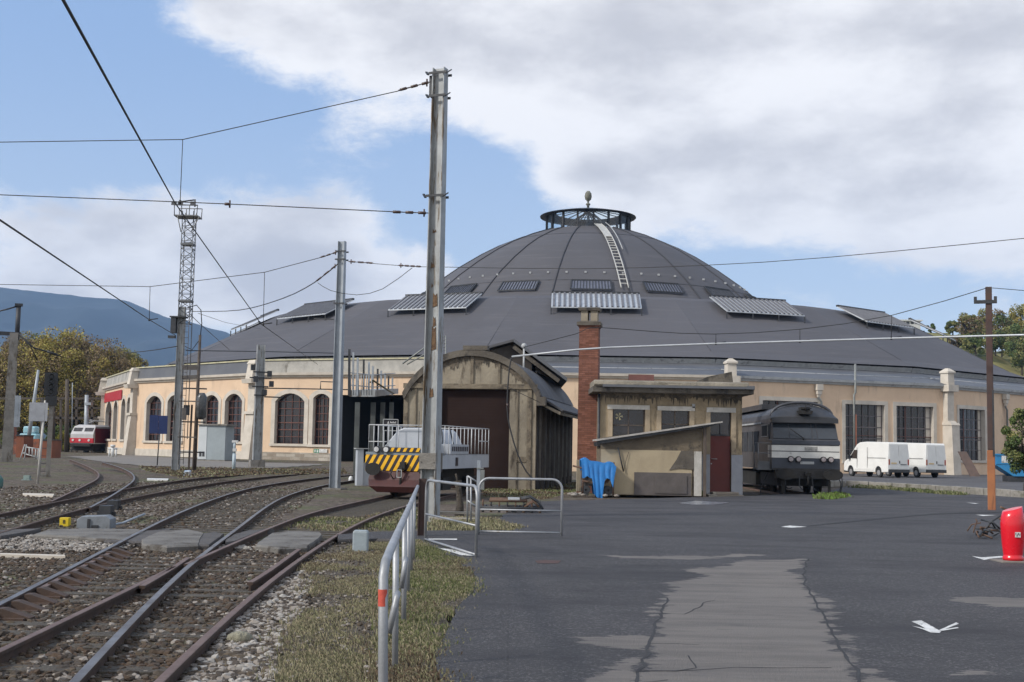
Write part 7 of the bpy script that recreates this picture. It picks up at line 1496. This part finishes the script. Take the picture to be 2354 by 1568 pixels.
# ---------------------------------------------------------------- red bin, scrap piles, skip, plank
rbp = G(2328, 1292, .0); rz2 = lambda y: at(2328, y, rbp.y).z
rbn = thing('red_litter_bin', 'bright red moulded plastic bin with a scooped top standing on a small slab', 'bin', (rbp.x+.0, rbp.y, .03))
sc_ = .19; prof = [(0.0, .86), (.05, .90), (.14, .93), (.3, .97), (.55, 1.0), (.7, 1.0), (.85, .93)]
mb = MB(); n = 28; rows = []
Hh = rz2(1174)
for f, s in ((0, .86), (.035, .9), (.07, .88), (.085, .82), (.12, .83), (.3, .93), (.5, 1.0), (.7, 1.04), (.85, .98), (1.0, .84)):
    row = []
    for j in range(n):
        a = 2*PI*j/n; x = math.cos(a)*sc_*s; y = math.sin(a)*sc_*s*.9; z = f*Hh
        if f >= .85: z += .045*math.cos(a)*(1 if f > .9 else .3)
        row.append((x, y, z))
    rows.append(row)
mb.loft(rows, 0, True, True); obj('body', mb, mat('red_plastic', (.66, .006, .018), (.60, .005, .016), scale=1, rough=.28, bump=0, coat=.4), rbn)
mb = MB(); pts = []
for i in range(9): a = R(190+i*12); pts.append((math.cos(a)*sc_*(1.045-.0*i), math.sin(a)*sc_*.94, Hh*(.98-.3*math.sin(PI*i/8*.9))))
mb = None
if False: mb.prism([(-.15, -.1, Hh*.93), (-.06, -.155, Hh*.78), (.0, -.17, Hh*.92), (-.02, -.1, Hh*.99)], (0, -.012, 0)); obj('lip', mb, mat('pale_lip', (.7, .55, .55), (.6, .4, .4), rough=.3), rbn)
mb = MB(); mb.box(-.03, .06, -sc_*.955, -sc_*.9, Hh*.46, Hh*.56); obj('label_plate', mb, m_white, rbn)
for i, (xx, zz) in enumerate(((-.02, .53), (.0, .49), (.025, .53), (.045, .50), (.015, .515))): mb = MB(); mb.box(xx-.006, xx+.006, -sc_*.96, -sc_*.955, Hh*zz-.015, Hh*zz+.015); obj('label_print', mb, m_dkmetal, rbn)
mb = MB(); mb.box(-.38, .35, -.25, .3, -.1, 0); o = obj('slab', mb, m_patch2, bevel=.01); o.location = (rbp.x+.1, rbp.y, .03); tag(o, 'thin pale slab under the bright red bin', 'slab')
def scrap(label, loc, pts, r=.03, name='scrap_heap', cat='scrap'):
    t_ = thing(name, label, cat, loc)
    for k, (p_, rr) in enumerate(pts): mb = MB(); mb.tube([Vector(v) for v in p_], rr, 6); obj('bar', mb, m_rf if k % 2 else m_dkmetal, t_)
    return t_
sb = G(2290, 1236, 0); rng = random.Random(4); pts = []
for k in range(30):
    x = rng.uniform(-.55, .6); h = max(.08, .55*(1-abs(x-.35)/1.0)); a = (x, rng.uniform(-.3, .5), rng.uniform(.02, h)); b = (a[0]+rng.uniform(-.4, .5), a[1]+rng.uniform(-.3, .3), max(.02, a[2]+rng.uniform(-.2, .25))); pts.append(((a, ((a[0]+b[0])/2, a[1], (a[2]+b[2])/2+.05), b), rng.uniform(.012, .028)))
pts.append((((-.35, 0, .05), (-.1, 0, .35), (.2, 0, .55), (.5, 0, .6)), .02)); pts.append((((-.5, 0, .1), (-.48, 0, .2), (-.42, 0, .35), (-.45, 0, .4)), .015))
scrap('tangled heap of rusty chains and bars behind the bright red bin', sb, pts)
pg = G(1175, 1178, 0); w2 = (at(1250, 1000, pg.y).x-at(1105, 1000, pg.y).x)/2; pts = []
for y in (0, .9): pts += [(((-w2, y, .12), (w2*.95, y, .12)), .045), (((-w2*.7, y, .32), (w2*.5, y, .32)), .05)]
for x in np.linspace(-w2*.9, w2*.9, 8): pts.append((((x, 0, .12), (x+rng.uniform(-.1, .1), .9, .14)), .03)); pts.append((((x, 0, .1), (x, 0, .34)), .025)); pts.append((((x, 0, 0), (x, 0, .1)), .04))
for y in (0, .45, .9): pts.append((((w2*.3, y, .36), (w2*.6, y, .42), (w2*.85, y, .28), (w2, y, .1)), .035)); pts.append((((w2*.4, y, .15), (w2*.7, y, .3), (w2*.9, y, .12)), .03))
s_ = scrap('dismantled pantograph frame lying on the asphalt behind the widest barrier', pg, pts, name='pantograph_frame', cat='pantograph')
mb = MB(); mb.box(-.1, .22, -.05, .9, .34, .38); obj('plate', mb, m_gut, s_)
kg = G(1050, 1184, 0)
for y, z in ((1176, .12), (1190, .06)):
    g_ = G(1045, y, z); wv = (at(1098, 1000, g_.y).x-at(1005, 1000, g_.y).x)/2; mb = MB(); mb.box(-wv, wv, -.09, .09, -.06, 0); o = obj('plank', mb, m_plinth, bevel=.01); o.location = (g_.x, g_.y, z); tag(o, ('far' if y < 1180 else 'near')+' pale plank lying on the ground behind the tall mast', 'plank')
# blue skip
Ys = 84; sx0 = at(2288, 1000, Ys).x; sb = Vector((sx0, Ys, .1)); sz = lambda y: at(2330, y, Ys).z-.1
sk = thing('blue_skip', 'bright blue steel skip with a sloping end and a white notice, beyond the rusty pole', 'skip', sb, R(-8))
hs_ = sz(1047); hm = sz(1095)
mb = MB(); z0 = max(.12, hm); mb.prism([(1.1, 0, z0), (4.6, 0, z0), (5.4, 0, hs_*.62), (5.4, 0, hs_), (0, 0, hs_), (0, 0, hs_*.62)], (0, 1.8, 0)); obj('hopper', mb, mat('skip_blue', (.02, .17, .36), (.025, .20, .42), scale=.8, rough=.5, c3=(.02, .09, .2), s3=1.5, t3=(.6, .75)), sk, bevel=.02)
mb = MB(); mb.box(-.04, 5.45, -.06, 1.86, hs_-.02, hs_+.1); mb.box(-.02, 5.4, -.04, 0, hs_*.66, hs_*.7); obj('rim', mb, mat('skip_blue', (1, 1, 1)), sk)
mb = MB(); mb.box(.35, 1.0, -.05, -.02, hs_*.72, hs_*.98); no = obj('notice', mb, m_white, sk); mb = MB(); mb.box(.64, .70, -.06, -.05, hs_*.80, hs_*.95); mb.box(.64, .70, -.06, -.05, hs_*.75, hs_*.77); mb.box(.42, .5, -.06, -.05, hs_*.75, hs_*.76); obj('exclamation_mark', mb, m_dkmetal, no)
mb = MB(); mb.box(.8, 4.6, .1, 1.7, 0, z0+.02); obj('skid', mb, m_dkmetal, sk)
a = at(2245, 1085, 103); mb = MB(); mb.prism([(0, 0, 0), (.9, 0, 0), (.05, .9, 2.1), (-.7, .9, 2.1)], (0, .08, .02)); o = obj('leaning_board', mb, mat('brown_board', (.12, .08, .065), (.09, .065, .055), scale=2)); o.location = (a.x, 104.5, .05); tag(o, 'brown board leaning against the facade under the rightmost window', 'board')
# ---------------------------------------------------------------- trees
def leafmat(name, c1, c2, c3): return mat(name, c1, c2, scale=.35, bump=0, rough=.9, c3=c3, s3=.9, t3=(.45, .6))
m_tr1 = leafmat('autumn_leaf_olive', (.34, .29, .07), (.27, .25, .065), (.38, .28, .08)); m_tr2 = leafmat('autumn_leaf_brown', (.20, .145, .08), (.25, .18, .09), (.16, .12, .075)); m_tr3 = leafmat('leaf_green', (.08, .12, .03), (.11, .15, .04), (.06, .09, .03))
m_tr4 = leafmat('leaf_olive_green', (.19, .20, .06), (.25, .22, .08), (.13, .15, .05)); m_trunk = mat('trunk_bark', (.10, .08, .06), (.06, .05, .04), scale=3, bump=.5, bscale=12, rough=1); m_tr5 = leafmat('leaf_yellow', (.32, .28, .03), (.24, .22, .03), (.2, .2, .03))
def tree(name, label, loc, H, rx, rz_, mats, n=9000, leaf=.3, seed=1, zc=None, group=None, nclump=60, squash=1.0, bare=0, trunk_r=.35, ry=None, lo=.0):
    rng = np.random.default_rng(seed); t_ = thing(name, label, 'tree' if 'bush' not in name else 'bush', loc, 0, group); zc = zc or H-rz_; ry = ry or rx
    d = rng.normal(size=(nclump, 3)); d /= np.linalg.norm(d, axis=1)[:, None]; rad = rng.uniform(.35, .92, nclump)**.6
    C = d*rad[:, None]*np.array([rx, ry, rz_])*.86; C[:, 2] += zc; cr = rng.uniform(.16, .32, nclump)*min(rx, rz_)*1.15*(60/max(60, nclump))**.2
    C[:, 2] = np.maximum(C[:, 2], lo+cr)
    k = rng.integers(0, nclump, n); e = rng.normal(size=(n, 3)); e /= np.linalg.norm(e, axis=1)[:, None]; P = C[k]+e*(cr[k]*rng.uniform(.3, 1.08, n)**.5)[:, None]
    P[:, 2] = np.maximum(P[:, 2], .1)
    a = rng.normal(size=(n, 3)); a /= np.linalg.norm(a, axis=1)[:, None]; b = np.cross(a, rng.normal(size=(n, 3))); b /= np.linalg.norm(b, axis=1)[:, None]
    s = leaf*rng.uniform(.5, 1.3, n)[:, None]; V = np.stack([P-a*s*.5, P+b*s*.35, P+a*s*.5, P-b*s*.35], 1).reshape(-1, 3)
    mi = (rng.random(nclump)*len(mats)).astype(int)[k]; mi = np.where(rng.random(n) < .25, rng.integers(0, len(mats), n), mi)
    npobj('crown', V, np.arange(4*n).reshape(n, 4), mats, t_, mi=mi)
    mb = MB(); mb.tube([(0, 0, -.3), (.1, 0, zc*.35), (-.05, .1, zc*.8), (0, 0, zc+rz_*.3)], [trunk_r, trunk_r*.75, trunk_r*.45, trunk_r*.12], 8)
    for i in range(0, nclump, 2):
        c = C[i]; z0 = max(.5, min(zc*.7, c[2]*.6)); mb.tube([(0, 0, z0), (c[0]*.45, c[1]*.45, (z0+c[2])/2+.2), tuple(c)], [trunk_r*.3, trunk_r*.16, trunk_r*.04], 5)
    obj('trunk', mb, m_trunk, t_); return t_
def tat(px, ybase, Y, z=None): a = at(px, ybase, Y); a.z = gz(a.x, Y) if z is None else z; return a
G1 = 'autumn trees beyond the yard'
for i, (px, yt, Y, rx, lab, ms) in enumerate([(55, 754, 185, 6.2, 'autumn tree rising behind the left edge mast', [m_tr1, m_tr2, m_tr4]), (112, 744, 180, 6.0, 'tallest olive brown autumn tree behind the signal', [m_tr1, m_tr2, m_tr1]), (172, 752, 186, 6.0, 'autumn tree directly above the red and white locomotive', [m_tr1, m_tr2, m_tr2]),
                                    (226, 772, 182, 5.6, 'brown autumn tree just left of the roundhouse corner', [m_tr2, m_tr1, m_tr2]), (280, 796, 190, 5.0, 'lowest autumn tree showing above the left parapet', [m_tr1, m_tr2, m_tr4]), (5, 790, 180, 5.5, 'autumn tree cut by the left edge', [m_tr2, m_tr1]), (-55, 770, 190, 6.5, 'autumn tree beyond the left edge', [m_tr2, m_tr1])]):
    p = tat(px, 1030, Y); H = at(px, yt, Y).z-p.z; tree('deciduous_tree', lab, p, H, rx, H*.5, ms, 38000, .30, 10+i, zc=H*.52, group=G1, nclump=190, trunk_r=.4, lo=.6)
for i, (px, yt, Y, rx, lab, ms) in enumerate([(95, 985, 165, 3.0, 'dark green bush under the autumn trees by the blank board', [m_tr3]), (143, 965, 160, 2.6, 'dark green bush seen between the gantry posts', [m_tr3]), (40, 990, 160, 3.2, 'dark green bush by the left mast', [m_tr3, m_tr4]), (146, 990, 156, 1.2, 'small bright yellow shrub between the gantry posts', [m_tr5]), (215, 990, 170, 3, 'dark bush behind the red and white locomotive', [m_tr3])]):
    p = tat(px, 1040, Y); H = at(px, yt, Y).z-p.z; tree('bush', lab, p, H, rx, H*.5, ms, 3500, .3, 40+i, zc=H*.5, nclump=24, trunk_r=.1, group='bushes under the autumn trees')
# hillside trees on the right
def hillz(x, y):
    return None
dg = bpy.context.evaluated_depsgraph_get(); hill = bpy.data.objects['hill']
def hit_hill(x, y):
    ok, loc, n_, i_ = hill.ray_cast(Vector((x, y, 200)), Vector((0, 0, -1))); return loc.z if ok else 0
for i, (px, yt, Y, rx, lab, ms) in enumerate([(2188, 738, 300, 2.2, 'small round dark tree on the hill crest above the roof end', [m_tr3, m_tr4]), (2228, 712, 290, 3.0, 'brown and green tree on the hill crest left of the rusty pole', [m_tr4, m_tr2]), (2262, 708, 300, 3.4, 'tall thin leaved tree on the hill directly behind the rusty pole', [m_tr2, m_tr4]),
                                    (2300, 704, 285, 3.6, 'tall tree on the hill just right of the rusty pole', [m_tr4, m_tr2, m_tr3]), (2345, 690, 290, 4.2, 'highest tree on the hill by the right edge', [m_tr4, m_tr1]), (2330, 740, 275, 4.0, 'full green tree lower on the hill at the right edge', [m_tr3, m_tr4]), (2285, 752, 278, 3.6, 'green tree on the slope beside the rusty pole', [m_tr4, m_tr3]), (2395, 700, 285, 4.5, 'tree on the hill beyond the right edge', [m_tr4]),
                                    (2240, 765, 272, 3.2, 'low green tree on the slope left of the rusty pole', [m_tr4, m_tr3]), (2200, 768, 276, 2.4, 'low shrub tree above the roof edge', [m_tr4, m_tr2]), (2345, 778, 268, 4.0, 'dense bush at the foot of the slope near the right edge', [m_tr3, m_tr4])]):
    a = at(px, 700, Y); zb = hit_hill(a.x, Y); H = max(3.0, at(px, yt, Y).z-zb); tree('hillside_tree', lab, (a.x, Y, zb), H, rx, H*.42, ms, 5200, .42, 70+i, zc=H*.58, group='trees on the right hill', nclump=34, trunk_r=.22)
mb = MB(); a = at(2078, 752, 300); zz = hit_hill(a.x, 300)-1; hb2 = Vector((a.x, 300, min(zz, at(2078, 752, 300).z))); hw_ = at(2115, 740, 300).x-a.x
hs2 = thing('hilltop_house', 'long white flat roofed building on the hill behind the roof end', 'building', hb2); zt = at(2078, 735, 300).z-hb2.z
mb.box(-1.2, hw_, 0, 6, 0, zt-.3); obj('wall', mb, m_wp, hs2); mb = MB(); mb.box(-1.8, hw_+.4, -.5, 6.5, zt-.3, zt); obj('roof', mb, m_wp, hs2)
for i in range(4): mb = MB(); mb.box(-.6+i*1.1, .1+i*1.1, -.04, 0, zt-1.0, zt-.45); obj('window', mb, m_glass, hs2)
a = at(2138, 752, 300); tree('conifer_bush', 'small dark green conifer bush just right of the white hilltop building', (a.x, 300, hit_hill(a.x, 300)-.5), max(2, at(2138, 742, 300).z-hit_hill(a.x, 300)+.5), 1.5, 1.2, [m_tr3], 1500, .4, 99, nclump=12)
# shrub at the right edge
p = at(2352, 1100, 62); p.z = .1; H = at(2352, 918, 62).z-.1
tree('leafy_tree', 'dense green leafy young tree hiding the skip at the right edge', p, H, 1.05, H*.46, [m_tr3, m_tr3, m_tr4], 9000, .12, 120, zc=H*.56, nclump=46, trunk_r=.07, lo=.5)
